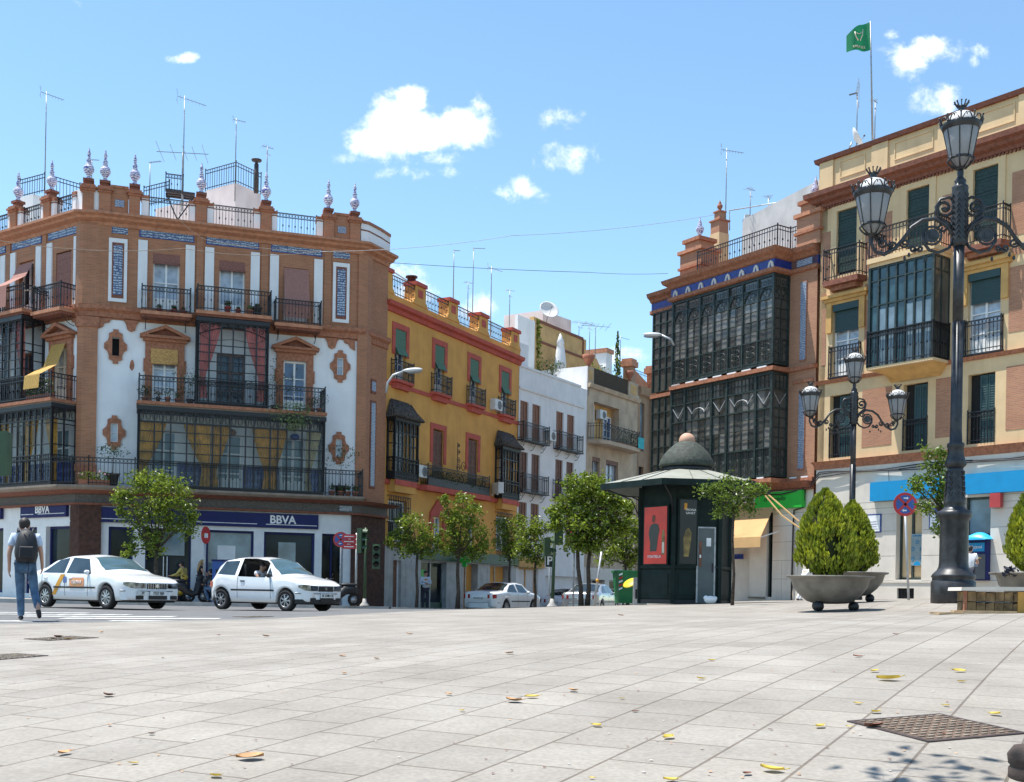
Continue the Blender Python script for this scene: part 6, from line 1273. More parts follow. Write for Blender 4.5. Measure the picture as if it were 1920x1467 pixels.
# ------------------------------------------------------------------ cars
mat('car_white', (.74,.75,.76), .22, var=.02, coat=.8, spec=.5); mat('car_silver', (.42,.44,.46), .28, .55, var=.03, coat=.8); mat('car_dark', (.05,.06,.065), .25, .2, var=.03, coat=.8)
mat('car_glass', (.025,.04,.045), .04, var=.5, vs=1.2, spec=.9); mat('windscreen', (.03,.065,.075), .03, var=.6, vs=1.5, spec=.8, col2=(.09,.14,.15)); mat('tyre', (.014,.014,.015), .85, var=.2); mat('rim_metal', (.42,.43,.44), .35, .6, var=.1)
mat('car_black', (.012,.012,.014), .55); mat('headlight', (.20,.22,.25), .06, .5, var=.5, vs=9); mat('tail_light', (.40,.015,.02), .15, var=.2, vs=9); mat('plate_white', (.70,.70,.68), .4); mat('indicator', (.65,.28,.02), .3); mat('taxi_orange', (.66,.30,.02), .5); mat('chrome', (.6,.6,.62), .15, .9)
def lerp_tab(tab, x):
    if x <= tab[0][0]: return tab[0][1]
    for (a, b), (c, d) in zip(tab, tab[1:]):
        if x <= c:
            t = (x-a)/(c-a); t = t*t*(3-2*t)*.5+t*.5; return b+(d-b)*t
    return tab[-1][1]
def car(name, label, loc, rz, L, Wd, top, belt, ax, wr=.30, paint='car_white', side=(), wind=None, rear=None, zsill=.22, face='sedan', strip='car_black', holes=None, plate='7237BJB', rplate=None, lower=None, cat='car', group=None, spokes=9, zb=.02):
    """local x: rear 0 -> front L, y to the left, z up. top/belt: tables of (x, z); side: glass quads [(x,z)*4]"""
    t = thing(name, label, cat, loc, rz, group); M0 = Matrix.Translation((-L/2, 0, zb)); hw = Wd/2
    def Wf(x):
        e = min(x, L-x); k = max(0, 1-e/.55); return hw*(1-.20*k**2.4)-.0*(x > L/2)
    def zl(x):
        z = zsill+.04*max(0, 1-min(x, L-x)/.5)
        for a in ax:
            d = abs(x-a); r = wr+.065
            if d < r: z = max(z, wr+sqrt(r*r-d*d)*.98)
        return z
    def zt(x): return lerp_tab(top, x)
    def zbt(x): return min(lerp_tab(belt, x), zt(x)-.05)
    def wr_(x): h = zt(x)-zbt(x); return max(.2, Wf(x)-.02-.36*h-.05*min(1, h/.2))
    def ey(x): return min(.06, (zt(x)-zbt(x))*.35)
    def sidey(x, z):
        b = zbt(x); w = Wf(x)
        if z <= b: m_ = .62; return w-.10*abs((z-m_))**1.7*(1.25 if z < m_ else 1.6)
        re = zt(x)-ey(x); yb = sidey(x, b); t_ = min(1, (z-b)/max(.01, re-b)); return yb+(wr_(x)-yb)*t_
    def ring(x):
        a = zl(x); b = zbt(x); out_ = [(0, a+.02), (Wf(x)*.75, a+.02)]
        for i in range(6): z = a+(b-a)*i/5; out_.append((sidey(x, z), z))
        re = zt(x)-ey(x)
        for i in range(1, 5): z = b+(re-b)*i/4; out_.append((sidey(x, z), z))
        w = wr_(x)
        for k in (.85,.6,.3,0): out_.append((w*k, zt(x)-ey(x)*k*k))
        return out_
    xs = [0,.02,.06]+[.1+i*(L-.2)/84 for i in range(85)]+[L-.06,L-.02,L]; rows = []
    for x in xs:
        r = ring(x)
        if x < .05 or x > L-.05:
            k = .93 if x in (0, L) else .975; zc = .55; r = [(y*k, zc+(z-zc)*(k if z > zc else 1)) for y, z in r]
        rows.append(r)
    q = len(rows[0]); b = MB(M0)
    for sg in (1, -1):
        vs = [(x, sg*y, z) for x, r in zip(xs, rows) for y, z in r]; fs = []
        for i in range(len(xs)-1):
            xm = (xs[i]+xs[i+1])/2
            for j in range(q-1):
                if holes and holes[0] <= xm <= holes[1] and 8 <= j+1 <= 11 and j >= 7: continue
                fs.append((i*q+j, (i+1)*q+j, (i+1)*q+j+1, i*q+j+1))
        fs += [tuple(range(q)), tuple((len(xs)-1)*q+j for j in range(q))]
        b.add(vs, fs, paint, True)
    body = b.build('body', t)
    if lower:
        pass
    # wheel wells, underside
    b = MB(M0); b.box(.15, L-.15, -hw+.16, hw-.16, .18, .5, 'car_black'); 
    for a in ax: b.box(a-wr-.05, a+wr+.05, -hw+.1, hw-.1, .2, wr*2+.06, 'car_black')
    b.build('underbody', t)
    for a in ax:
        for sg in (1, -1):
            w = thing_wheel(t, M0 @ Vector((a, sg*(hw-.10), wr-.005)), wr, sg, spokes)
    def patch(quad, m, nm, off=.006, par=t, both=True, n=6, sgs=(1,-1)):
        for sg in sgs:
            p_ = MB(M0); vs = []
            for i in range(n+1):
                for j in range(n+1):
                    u, v = i/n, j/n; x = (quad[0][0]*(1-u)+quad[1][0]*u)*(1-v)+(quad[3][0]*(1-u)+quad[2][0]*u)*v; z = (quad[0][1]*(1-u)+quad[1][1]*u)*(1-v)+(quad[3][1]*(1-u)+quad[2][1]*u)*v
                    vs.append((x, sg*(sidey(x, z)+off), z))
            p_.add(vs, [(i*(n+1)+j, i*(n+1)+j+1, (i+1)*(n+1)+j+1, (i+1)*(n+1)+j) for i in range(n) for j in range(n)], m, True); o = p_.build(nm, par)
        return o
    def toppatch(x0, x1, k0, k1, m, nm, off=.008, w0=.86, w1=.9, n=8, y0=-1, y1=1):
        p_ = MB(M0); vs = []
        for i in range(n+1):
            x = x0+(x1-x0)*i/n; kk = w0+(w1-w0)*i/n; sl = (zt(x+.03)-zt(x-.03))/.06; nn = Vector((-sl,0,1)).normalized()
            for j in range(n+1):
                f_ = (y0+(y1-y0)*j/n)*kk; vs.append((x+nn.x*off, wr_(x)*f_, zt(x)-ey(x)*f_*f_+nn.z*off))
        p_.add(vs, [(i*(n+1)+j, i*(n+1)+j+1, (i+1)*(n+1)+j+1, (i+1)*(n+1)+j) for i in range(n) for j in range(n)], m, True); return p_.build(nm, t)
    for s_ in side: patch(s_[:4], s_[4] if len(s_) > 4 else 'car_glass', 'side_window')
    if wind: toppatch(wind[0], wind[1], 0, 0, 'windscreen', 'windscreen', w0=.88, w1=.93)
    if rear: toppatch(rear[0], rear[1], 0, 0, 'car_glass', 'rear_window', w0=.86, w1=.88)
    xd = [s_ for s_ in side]
    # side rubbing strip, door seams, handles, mirrors
    zs_ = .52
    if strip: patch([(ax[0]+wr+.1,zs_),(ax[1]-wr-.1,zs_),(ax[1]-wr-.1,zs_+.045),(ax[0]+wr+.1,zs_+.045)], strip, 'side_strip', .012)
    doors = [(min(p[0] for p in s_[:4]), max(p[0] for p in s_[:4])) for s_ in side[:2]]
    if len(doors) > 1 or holes:
        for x in ([doors[0][0]+.02, (doors[0][1]+doors[1][0])/2, doors[1][1]-.12] if not holes else [holes[0]+.0, holes[1]+.18]):
            patch([(x,.32),(x+.012,.32),(x+.012,zbt(x)-.01),(x,zbt(x)-.01)], 'car_black', 'door_seam', .003)
    for x in ([doors[0][0]+.12, doors[1][0]+.12] if not holes else [holes[0]+.12]):
        o_ = MB(M0)
        for sg in (1,-1): o_.box(x, x+.15, min(sg*sidey(x,.78), sg*(sidey(x,.78)+.02)), max(sg*sidey(x,.78), sg*(sidey(x,.78)+.02)), .77, .80, 'car_black' if holes else paint)
        o_.build('door_handle', t)
    xm = wind[1]+.0 if wind else L*.7
    for sg in (1, -1):
        o_ = MB(M0); x = wind[0]-.16 if wind[0] > wind[1] else wind[1]-.18; x = (doors[1][1] if len(doors) > 1 else holes[1])-.1; o_.ball((x, sg*(hw+.03), zbt(x)+.06), .09, 'car_black' if holes else paint, 8, (.6,1.0,.7)); o_.build('mirror', t)
    # front: bumper, lights, grille, plate
    zf = zbt(L-.15); 
    def endstrip(z0, z1, off, m, nm, end, span=.36):
        pth = []; n = 14
        for i in range(n+1):
            s_ = -1+2*i/n; yy = s_*hw*.80; xx = L-.0-(abs(s_)**3)*.10
            pth.append((xx, yy))
        pth = [(L-span, -Wf(L-span))]+pth+[(L-span, Wf(L-span))]
        if end == 0: pth = [(L-x, y) for x, y in pth][::-1]
        p_ = MB(M0); p_.strip(pth, [(0,z0),(off,z0+.01),(off,z1-.01),(0,z1)], m); return p_.build(nm, t)
    for end in (0, 1):
        endstrip(.24,.50,.03, paint if face != 'hatch' else paint, 'bumper', end); 
        endstrip(.455,.49,.04,'car_black','bumper_strip', end)
        if face == 'hatch': endstrip(.20,.33,.036,'car_black','bumper_lip', end)
    hz = zf-.02
    if face in ('sedan','hatch'):
        for sg in (1,-1):
            o_ = MB(M0); e = .014; P2 = [(L+e,hw*.40),(L+e,hw*.76),(L-.03,Wf(L-.03)*.985+e),(L-.10,Wf(L-.10)+e),(L-.26,Wf(L-.26)+e)]; zz = [(hz-.155,hz-.03),(hz-.16,hz-.015),(hz-.155,hz-.005),(hz-.14,hz+.0),(hz-.07,hz-.01)]
            vs = []
            for (x, y), (a_, b_) in zip(P2, zz): vs += [(x,sg*y,a_),(x-.0,sg*y,b_),(x-.03,sg*(y-.03),b_+.004),(x-.03,sg*(y-.03),a_-.004)]
            o_.add(vs, [(4*k+q_, 4*k+4+q_, 4*k+4+(q_+1)%4, 4*k+(q_+1)%4) for k in range(4) for q_ in range(4)]+[(0,1,2,3),(16,17,18,19)], 'headlight'); o_.build('headlight', t)
        o_ = MB(M0); o_.box(L-.02, L+.012, -hw*.36, hw*.36, hz-.17, hz-.03, 'car_black')
        o_.box(L+.012,L+.02,-.04,.04,hz-.13,hz-.05,'chrome')
        if face == 'sedan':
            for k in range(9): y = -hw*.32+hw*.08*k; o_.box(L+.012,L+.018,y,y+.012,hz-.165,hz-.035,'chrome')
        o_.build('grille', t)
        o_ = MB(M0)
        for a_, c_ in ((-hw*.75,-hw*.4),(-hw*.33,hw*.33),(hw*.4,hw*.75)): o_.box(L+.045-.05*(abs(a_+c_) > .3),L+.058-.05*(abs(a_+c_) > .3),a_,c_,.26,.36,'car_black')
        o_.build('air_intake', t)
    # tail lights and rear plate
    for sg in (1,-1):
        o_ = MB(M0); y0, y1 = hw*.50, hw*.86; zc = zbt(.12)-.02; pts = [(.02,sg*y0,zc-.17),(.05,sg*y1,zc-.17),(.2,sg*(y1+.05),zc-.15),(.2,sg*(y1+.05),zc),(.05,sg*y1,zc+.0),(.02,sg*y0,zc)]; pts = [(x-.03,y,z) for x,y,z in pts]
        o_.add(pts+[(x+.1,y,z) for x,y,z in pts], [(0,1,4,5),(1,2,3,4),(5,4,10,11),(0,5,11,6)], 'tail_light'); o_.build('tail_light', t)
    for end, pl in ((1, plate), (0, rplate or plate)):
        x = L+.07 if end else -.07 if face != 'sedan' else -.02; z = .42 if end else .66
        o_ = MB(M0); o_.box(min(x, x-.02*(1 if end else -1)), max(x, x-.02*(1 if end else -1)), -.26, .26, z-.055, z+.055, 'plate_white'); o_ = o_.build('number_plate', t)
        text(pl, .095, 'black_print', M0 @ Matrix.Translation((x+(.004 if end else -.004), 0, z)) @ Matrix.Rotation(pi/2 if end else -pi/2, 4, 'Z'), o_, 'plate_lettering')
    return t, M0, sidey, patch, toppatch
def thing_wheel(par, loc, r, sg, spokes=9):
    b = MB(); n = 22; prof = [(r*.62,-.09),(r*.93,-.095),(r,-.07),(r,.07),(r*.93,.095),(r*.62,.09)]
    vs = []; fs = []
    for k, (rr, y) in enumerate(prof):
        for i in range(n): a = 2*pi*i/n; vs.append((rr*cos(a), y, rr*sin(a)))
    fs = [(k*n+i, k*n+(i+1)%n, (k+1)%6*n+(i+1)%n, (k+1)%6*n+i) for k in range(6) for i in range(n)]
    b.add(vs, fs, 'tyre', True); o = b.build('wheel', par); o.location = loc
    rm = MB(); y = sg*.075; rm.add([(r*.62*cos(2*pi*i/n), sg*.05, r*.62*sin(2*pi*i/n)) for i in range(n)], [tuple(range(n))], 'car_black')
    rm.tube([(r*.62*cos(2*pi*i/n), y, r*.62*sin(2*pi*i/n)) for i in range(n+1)], .016, 'rim_metal', 5, cap=False)
    for i in range(spokes):
        a = 2*pi*i/spokes; d = Vector((cos(a),0,sin(a))); s_ = Vector((-sin(a),0,cos(a))); w_ = r*.10
        rm.add([d*r*.14+s_*w_*.5+Vector((0,y*1.15,0)), d*r*.14-s_*w_*.5+Vector((0,y*1.15,0)), d*r*.6-s_*w_+Vector((0,y,0)), d*r*.6+s_*w_+Vector((0,y,0))], [(0,1,2,3)], 'rim_metal')
    rm.ball((0,y*1.05,0), r*.2, 'rim_metal', 10, (1,.25,1)); rm.build('rim', o); return o
def place(u, d, th, xw, hw_, L):      # near-side front wheel seen at column u, depth d -> car centre
    h = Vector((cos(th), sin(th))); lf = Vector((-sin(th), cos(th))); p = Vector((ray(u, 1135)[0]*d, d))
    c = p - h*(xw-L/2) + lf*hw_; return (c.x, c.y, T(c.x, c.y)-.02)
# taxi
th = radians(-34); tl = place(207, 29.5, th, 3.62, .75, 4.5)
tp = [(0,.86),(.12,.93),(.30,.97),(.75,1.10),(1.25,1.32),(1.8,1.42),(2.3,1.43),(2.75,1.36),(3.15,1.12),(3.45,.95),(3.9,.88),(4.3,.80),(4.45,.74),(4.5,.70)]
bt = [(0,.80),(.6,.90),(1.5,.90),(2.8,.88),(3.3,.85),(3.9,.80),(4.3,.74),(4.5,.66)]
tx, M0, sy, patch, tpp = car('taxi', 'white taxi saloon with an orange door stripe, waiting on the road at left', tl, th, 4.5, 1.73, tp, bt, (.95,3.55), .31, 'car_white',
    side=[([.62,.93]), ], wind=None) if False else car('taxi', 'white taxi saloon with an orange door stripe, waiting on the road at left', tl, th, 4.5, 1.73, tp, bt, (.95,3.55), .31, 'car_white',
    side=[[(.80,.93),(1.78,.92),(1.74,1.33),(1.35,1.27)], [(1.88,.92),(2.92,.90),(2.58,1.30),(1.90,1.34)]], wind=(2.66,3.28), rear=(.55,1.35), plate='7237 BJB', rplate='7237 BJB', cat='taxi')
patch([(1.28,.34),(1.44,.34),(1.84,.885),(1.66,.885)], 'taxi_orange', 'orange_stripe', .008)
patch([(2.05,.55),(2.66,.55),(2.66,.80),(2.05,.80)], mat('door_advert', (.62,.22,.10), .5, var=.45, vs=6, col2=(.62,.36,.16)).name, 'door_advert', .009)
patch([(1.78,.66),(1.92,.66),(1.92,.82),(1.78,.82)], mat('emblem_blue', (.10,.16,.42), .5, var=.3, vs=14).name, 'door_emblem', .009)
o_ = MB(M0)
o_.box(4.555,4.575,-.62,-.36,.38,.47,'plate_white'); o_ = o_.build('licence_plate', tx); text('SP', .085, 'black_print', M0 @ Matrix.Translation((4.58,-.49,.425)) @ Matrix.Rotation(pi/2,4,'Z'), o_, 'plate_lettering')
text('TELEMAX', .12, 'white_print', M0 @ Matrix.Translation((2.35,-sy(2.35,.68)-.014,.68)), tx, 'advert_lettering', sx=.9)
# small white hatchback with its driver
th = radians(-30.5); al_ = place(540, 30.3, th, 2.85, .70, 3.54)
tp = [(0,.78),(.08,1.0),(.30,1.25),(.55,1.40),(1.0,1.46),(1.6,1.455),(2.0,1.40),(2.35,1.15),(2.62,.98),(2.95,.90),(3.25,.84),(3.44,.76),(3.54,.70)]
bt = [(0,.76),(.5,.92),(2.3,.88),(2.7,.84),(3.1,.80),(3.4,.72),(3.54,.65)]
ar, M0, sy, patch, tpp = car('small_hatchback', 'small white three door hatchback with a driver, right of the taxi', al_, th, 3.54, 1.64, tp, bt, (.52,2.84), .285, 'car_white',
    side=[[(.33,.97),(1.02,.94),(1.02,1.34),(.52,1.32)], [(2.16,.915),(2.38,.91),(2.17,1.15),(2.16,1.15)]], wind=(1.98,2.56), rear=None, face='hatch', holes=(1.13,2.14), plate='SE 5208 CX', spokes=7)
b = MB(M0); b.box(.6,2.3,-.62,.62,.5,.90,'car_black').box(1.0,1.25,-.6,-.1,.9,1.25,'car_black').box(1.0,1.25,.1,.6,.9,1.25,'car_black'); b.build('seat', ar)
dloc = Matrix.Translation(al_) @ Matrix.Rotation(th,4,'Z') @ M0 @ Vector((1.5,-.30,.04))
person('driver with short dark hair and white shirt inside the small white hatchback', dloc, th-pi/2, dict(pelvis=(0,0,.55), waist=(0,0,.68), chest=(0,.0,.90), neck=(0,.04,1.06), head=(0,.08,1.16), crown=(0,.07,1.26), sl=(-.19,0,1.0), sr=(.19,0,1.0), el=(-.22,.15,.8), wl=(-.12,.38,.88), hl=(-.1,.44,.9), er=(.22,.15,.8), wr=(.12,.38,.88), hr=(.1,.44,.9), pl=(-.1,.1,.53), kl=(-.12,.4,.6), al=(-.12,.62,.35), tl=(-.12,.72,.35), pr=(.1,.1,.53), kr=(.12,.4,.6), ar=(.12,.62,.35), tr=(.12,.72,.35)), 'shirt_white', 'jeans', 'hair_dark', .97, False, .3, sit=True)
# cars parked in the side street
GP = 'cars parked in the side street'
SED = [(0,.92),(.1,.98),(.9,1.0),(1.3,1.22),(1.7,1.38),(2.3,1.41),(2.75,1.36),(3.2,1.10),(3.5,.96),(4.1,.90),(4.4,.76),(4.5,.66)]; SBT = [(0,.84),(1,.92),(3,.88),(3.6,.85),(4.2,.76),(4.5,.6)]
SS = [[(1.05,.95),(1.98,.94),(1.95,1.30),(1.52,1.25)],[(2.08,.94),(3.05,.92),(2.72,1.26),(2.10,1.31)]]
def parked(label, u, d, deg, paint, dz=0, plate='SE 4417 BD'):
    th = radians(deg); h = Vector((cos(th), sin(th))); lf = Vector((-sin(th), cos(th))); p = Vector((ray(u,1135)[0]*d, d)); c = p-h*(1.05-2.25)+lf*.76
    return car('parked_car', label, (c.x, c.y, T(c.x,c.y)+dz), th, 4.5, 1.74, SED, SBT, (.98,3.55), .31, paint, side=SS, wind=(2.68,3.32), rear=(.95,1.6), plate=plate, group=GP)
parked('white saloon with red tail lights parked in front of the pharmacy', 948, 50, 62, 'car_white')
parked('silver saloon parked beside the orange tree trunks in the side street', 1126, 52, 70, 'car_silver', plate='9041 CRT')
parked('white saloon mostly hidden behind the silver car', 1078, 58, 68, 'car_white', plate='SE 2280 CN')
parked('dark saloon farthest along the side street beside the green bin', 1165, 61, 72, 'car_dark', plate='3306 DKF')
# ------------------------------------------------------------------ wrought iron lamp posts
mat('lantern_glass', (.55,.55,.56), .35, var=.1, vs=3, trans=.55); mat('lantern_dome', (.80,.80,.79), .3, var=.04, trans=.4)
def lamp(name, label, loc, S, cut, rz):
    t = thing(name, label, 'street lamp', loc, rz, 'wrought iron lamp posts'); LI_ = 'lamp_iron'
    def z(v): return (1125-v)*S if v > 600 else (1125-v-cut)*S
    b = MB()
    b.lathe((0,0,0), [(r*S, z(v)) for r, v in ((40,1135),(40,1088),(38,1086),(38,1080),(40,1078),(38,1074),(30,1066),(27,1060),(26,1050),(25.5,975),(27,970),(30,966),(31,961),(30,956),(24,953),(19,949),(18,945),(20,941),(19.5,936),(17.5,925),(15,880),(14,873))], LI_, 24)
    b.lathe((0,0,0), [(r*S, z(v)) for r, v in ((14,874),(19,868),(17,860),(14,850),(13.5,836),(15,834),(14.5,828),(11,826),(10,800),(9.6,600))], LI_, 24, flute=.07, nf=12)
    b.lathe((0,0,0), [(r*S, z(v)) for r, v in ((9.6,600),(9.4,458))], LI_, 20); b.lathe((0,0,0), [(r*S, z(v)) for r, v in ((12,458),(13.5,452),(13,430),(14.5,360),(14,352),(15,348),(11,344),(9,340),(11,336),(8,333),(5,328),(6,320),(5,314))], LI_, 16, flute=.06, nf=8)
    for k in range(8):      # cast leaves on shaft sleeve and lower cone
        a = 2*pi*k/8
        for i in range(9):
            zz = z(448-10*i); c = Vector((cos(a)*13.5*S, sin(a)*13.5*S, zz))
            for sg in (-1,1): b.bar(c, (cos(a+sg*.34)*14.6*S, sin(a+sg*.34)*14.6*S, zz+7*S), 2.2*S, LI_)
        for i in range(6):
            r0 = 19-(940-(935-9*i))*.04; zz = z(938-10*i)
            for sg in (-1,1): b.bar((cos(a)*18.7*S*(1-.03*i), sin(a)*18.7*S*(1-.03*i), zz), (cos(a+sg*.22)*18.6*S*(1-.03*i), sin(a+sg*.22)*18.6*S*(1-.03*i), zz+8*S), 2*S, LI_)
    b.box(-12*S, 12*S, -41.5*S, -39*S, z(1118), z(1100), LI_).box(-5*S,5*S,-27.5*S,-25.3*S,z(1048),z(1040),LI_)
    b.build('column', t)
    def lantern(lx, v0, nm='lantern'):       # v0: row of the crown tip
        g = lambda v: (1125-(v-187+v0)-cut)*S; c = (lx, 0, 0)
        m_ = MB(); m_.lathe(c, [(3,313),(5,311),(4.5,318),(8,312)] and [(r*S, g(v)) for r, v in ((4,318),(6,313),(10,311.5))], LI_, 12)
        m_.lathe(c, [(r*S, g(v)) for r, v in ((20,296),(21.5,294.5),(21.5,292),(19.5,291.5))], LI_, 20); m_.lathe(c, [(r*S, g(v)) for r, v in ((29,243),(33,241),(35,236),(37,232),(34,229),(30,231),(28,243))], LI_, 24)
        for k in range(8):
            a = 2*pi*(k+.5)/8; ca, sa = cos(a), sin(a)
            m_.bar((lx+ca*20*S, sa*20*S, g(294)), (lx+ca*31.5*S, sa*31.5*S, g(240)), 2.*S, LI_)
            m_.tube([(lx+ca*10*S, sa*10*S, g(312)), (lx+ca*20*S, sa*20*S, g(303)), (lx+ca*24*S, sa*24*S, g(296)), (lx+ca*21*S, sa*21*S, g(292))], 1.6*S, LI_, 4)
        for k in range(10):
            a = 2*pi*k/10; ca, sa = cos(a), sin(a); P = lambda r, v, da=0: (lx+cos(a+da)*r*S, sin(a+da)*r*S, g(v))
            m_.tube([P(34,233), P(38,228,.12), P(38,222,.2), P(36,220,.28), P(34,224,.31)], 1.3*S, LI_, 4); m_.tube([P(34,233), P(38,228,-.12), P(38,222,-.2), P(36,220,-.28)], 1.3*S, LI_, 4)
            m_.bar(P(37,231), P(39.5,221), 2.2*S, LI_); m_.ball(P(40,219.5), 2.2*S, LI_, 6)
        m_.lathe(c, [(r*S, g(v)) for r, v in ((8,207),(7,205),(6,200),(8,196),(7,195))], LI_, 14)
        for k in range(10):
            a = 2*pi*k/10; ca, sa = cos(a), sin(a); m_.bar((lx+ca*7*S, sa*7*S, g(198)), (lx+ca*13*S, sa*13*S, g(188.5)), 1.8*S, LI_); m_.ball((lx+ca*13*S, sa*13*S, g(188)), 1.9*S, LI_, 5)
        o = m_.build(nm, t)
        MB().lathe(c, [(r*S, g(v)) for r, v in ((10,310),(19,295),(20,294),(31,241),(30,238))], 'lantern_glass', 24).build('glass', o)
        MB().lathe(c, [(r*S, g(v)) for r, v in ((30,233),(29,226),(25,217),(18,210),(8,206),(0,205.5))], 'lantern_dome', 24).build('dome', o)
    lantern(0, 187)
    def P(u, v, s_): return (s_*u*S, 0, z(v))
    for s_ in (-1, 1):
        a = MB(); w = 4*S
        a.tube([P(10,440,s_),P(22,420,s_),P(45,406,s_),P(68,409,s_),P(88,422,s_),P(102,443,s_),P(118,462,s_),P(138,473,s_),P(154,468,s_),P(162,452,s_),P(160,436,s_)], [w,w,w,w,w*.9,w*.9,w,w,w*.9,w*.8,w*.8], LI_, 7)
        a.tube([P(10,448,s_),P(20,462,s_),P(38,470,s_),P(55,465,s_),P(66,450,s_),P(66,434,s_)], w*.75, LI_, 6)
        for cx_, cy_, r_ in ((50,438,17),): a.tube([P(cx_+r_*cos(k*pi/8), cy_+r_*sin(k*pi/8), s_) for k in range(17)], 2.4*S, LI_, 5, cap=False); a.prism([(s_*cx_*S+13*S*cos(k*pi/10), z(cy_)+13*S*sin(k*pi/10)) for k in range(20)], -1.2*S, 1.2*S, LI_); a.prism([(s_*cx_*S+7*S*cos(k*pi/2+pi/4), z(cy_)+7*S*sin(k*pi/2+pi/4)) for k in range(4)], -2.4*S, 2.4*S, LI_); [a.bar((s_*cx_*S+14*S*cos(k*pi/4),0,z(cy_)+14*S*sin(k*pi/4)),(s_*cx_*S+19*S*cos(k*pi/4),0,z(cy_)+19*S*sin(k*pi/4)),2*S,LI_) for k in range(8)]
        for cx_, cy_, r_, tr, fl, st in ((28,386,17,1.5,1,pi),(100,452,9,1.4,-1,0),(122,458,9,1.4,1,0),(140,452,10,1.4,-1,pi/2),(84,462,7,1.3,1,pi),(30,425,9,1.2,1,0),(72,462,6,1.2,-1,0)):
            scroll(a, (s_*cx_*S, 0, z(cy_)), r_*S, LI_, 2.3*S if r_ < 15 else 3*S, tr, flip=fl*s_, start=st if s_ > 0 else pi-st)
        a.tube([P(12,372,s_),P(20,366,s_),P(36,370,s_),P(44,384,s_),P(40,402,s_),P(26,412,s_),P(12,425,s_)], 3*S, LI_, 6)
        for u, v in ((128,462),(146,448),(154,440)): leafball(a, (s_*u*S,0,z(v)), 7*S, 14, LI_, 9*S, (1,.6,1))
        for u, v in ((92,474),(60,482),(100,480)): a.lathe((s_*u*S,0,z(v)), [(0,-5*S),(3*S,-2*S),(2*S,3*S),(0,5*S)], LI_, 6)
        a.ball((s_*27*S,0,z(388)), 4*S, LI_, 8)
        a.build('scroll_arm', t); lantern(s_*160*S, 311)
    return t
p = gp(1787, 22.); lamp('street_lamp', 'tall wrought iron lamp post with three lanterns and massive round base', (p.x, p.y, zof(1126,22,1787)-.03), 22/2150, 0, radians(-4))
lamp('street_lamp', 'smaller wrought iron lamp post rising behind the conical bushes', (gp(1595,37).x, 37, T(gp(1595,37).x,37)), .53*37/2150, 42, radians(6))
def cobra(label, base, mid, head, d, far=False):
    t = thing('street_light', label, 'street light', at(*base, d), 0, 'wall mounted street lights'); o = at(*base, d); q = [at(u, v, d)-o for u, v in [base]+mid]
    MB().tube(q, [.05]*len(q), 'galvanised', 7).build('arm', t)
    h = at(*head, d)-o; e = q[-1]; c = (h+e)/2; L = (h-e).length; dr = (h-e).normalized(); A = Matrix.Translation(c) @ dr.to_track_quat('X','Z').to_matrix().to_4x4()
    m_ = MB(A); m_.ball((0,0,.03), L*.55, 'bank_white', 14, (1,.36,.2)); m_.ball((L*.1,0,-.05), L*.42, 'lantern_glass', 12, (1,.3,.2)); m_.build('lamp_head', t)
cobra('grey street light on a curved arm in front of the ochre house', (724,737), [(727,718),(737,704),(756,697)], (791,694), 46)
cobra('pale street light reaching left from the glazed gallery house', (1264,648), [(1258,637),(1240,629)], (1207,629), 47.5)
# ------------------------------------------------------------------ kiosk
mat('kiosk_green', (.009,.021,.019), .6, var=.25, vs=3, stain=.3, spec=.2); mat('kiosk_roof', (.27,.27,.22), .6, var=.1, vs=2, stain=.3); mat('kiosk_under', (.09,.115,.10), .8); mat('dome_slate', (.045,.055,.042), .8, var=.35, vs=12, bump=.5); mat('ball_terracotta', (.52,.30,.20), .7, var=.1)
mat('door_grey', (.09,.11,.11), .5, var=.1, stain=.2); mat('poster_red', (.70,.03,.015), .35, var=.15, vs=2); mat('poster_black', (.012,.012,.012), .3); mat('poster_gold', (.26,.18,.05), .4, var=.4, vs=6); mat('poster_cream', (.6,.55,.45), .5)
kx, ky = 4.96, 33.; kz = T(kx, ky)+.03; K = thing('kiosk', 'dark green hexagonal kiosk with wide eaves and a ribbed dome topped by a ball', 'kiosk', (kx, ky, kz), radians(7))
R = 1.30; hx = [(R*cos(radians(60*k)), R*sin(radians(60*k))) for k in range(6)]; b = MB(); b.prism(hx, 0, 3.4, 'kiosk_green', 'z'); b.prism([(x*1.03, y*1.03) for x, y in hx], 0, .12, 'iron', 'z'); b.build('body', K)
for x, y in hx: MB().box(x*1.02-.05,x*1.02+.05,y*1.02-.05,y*1.02+.05,0,3.3,'kiosk_green').build('corner_post', K)
def fmx(k):   # frame of a face: x along, -y outward
    a = radians(60*k); b_ = radians(60*(k+1)); p0, p1 = Vector((R*cos(a),R*sin(a),0)), Vector((R*cos(b_),R*sin(b_),0)); m_ = (p0+p1)/2; d = (p1-p0).normalized()
    return Matrix.Translation(m_) @ Matrix.Rotation(atan2(d.y, d.x), 4, 'Z')
b = MB(); Ro = 2.48; he = 3.33; ho = [(Ro*cos(radians(60*k)), Ro*sin(radians(60*k))) for k in range(6)]; hi = [(.82*cos(radians(60*k)), .82*sin(radians(60*k))) for k in range(6)]
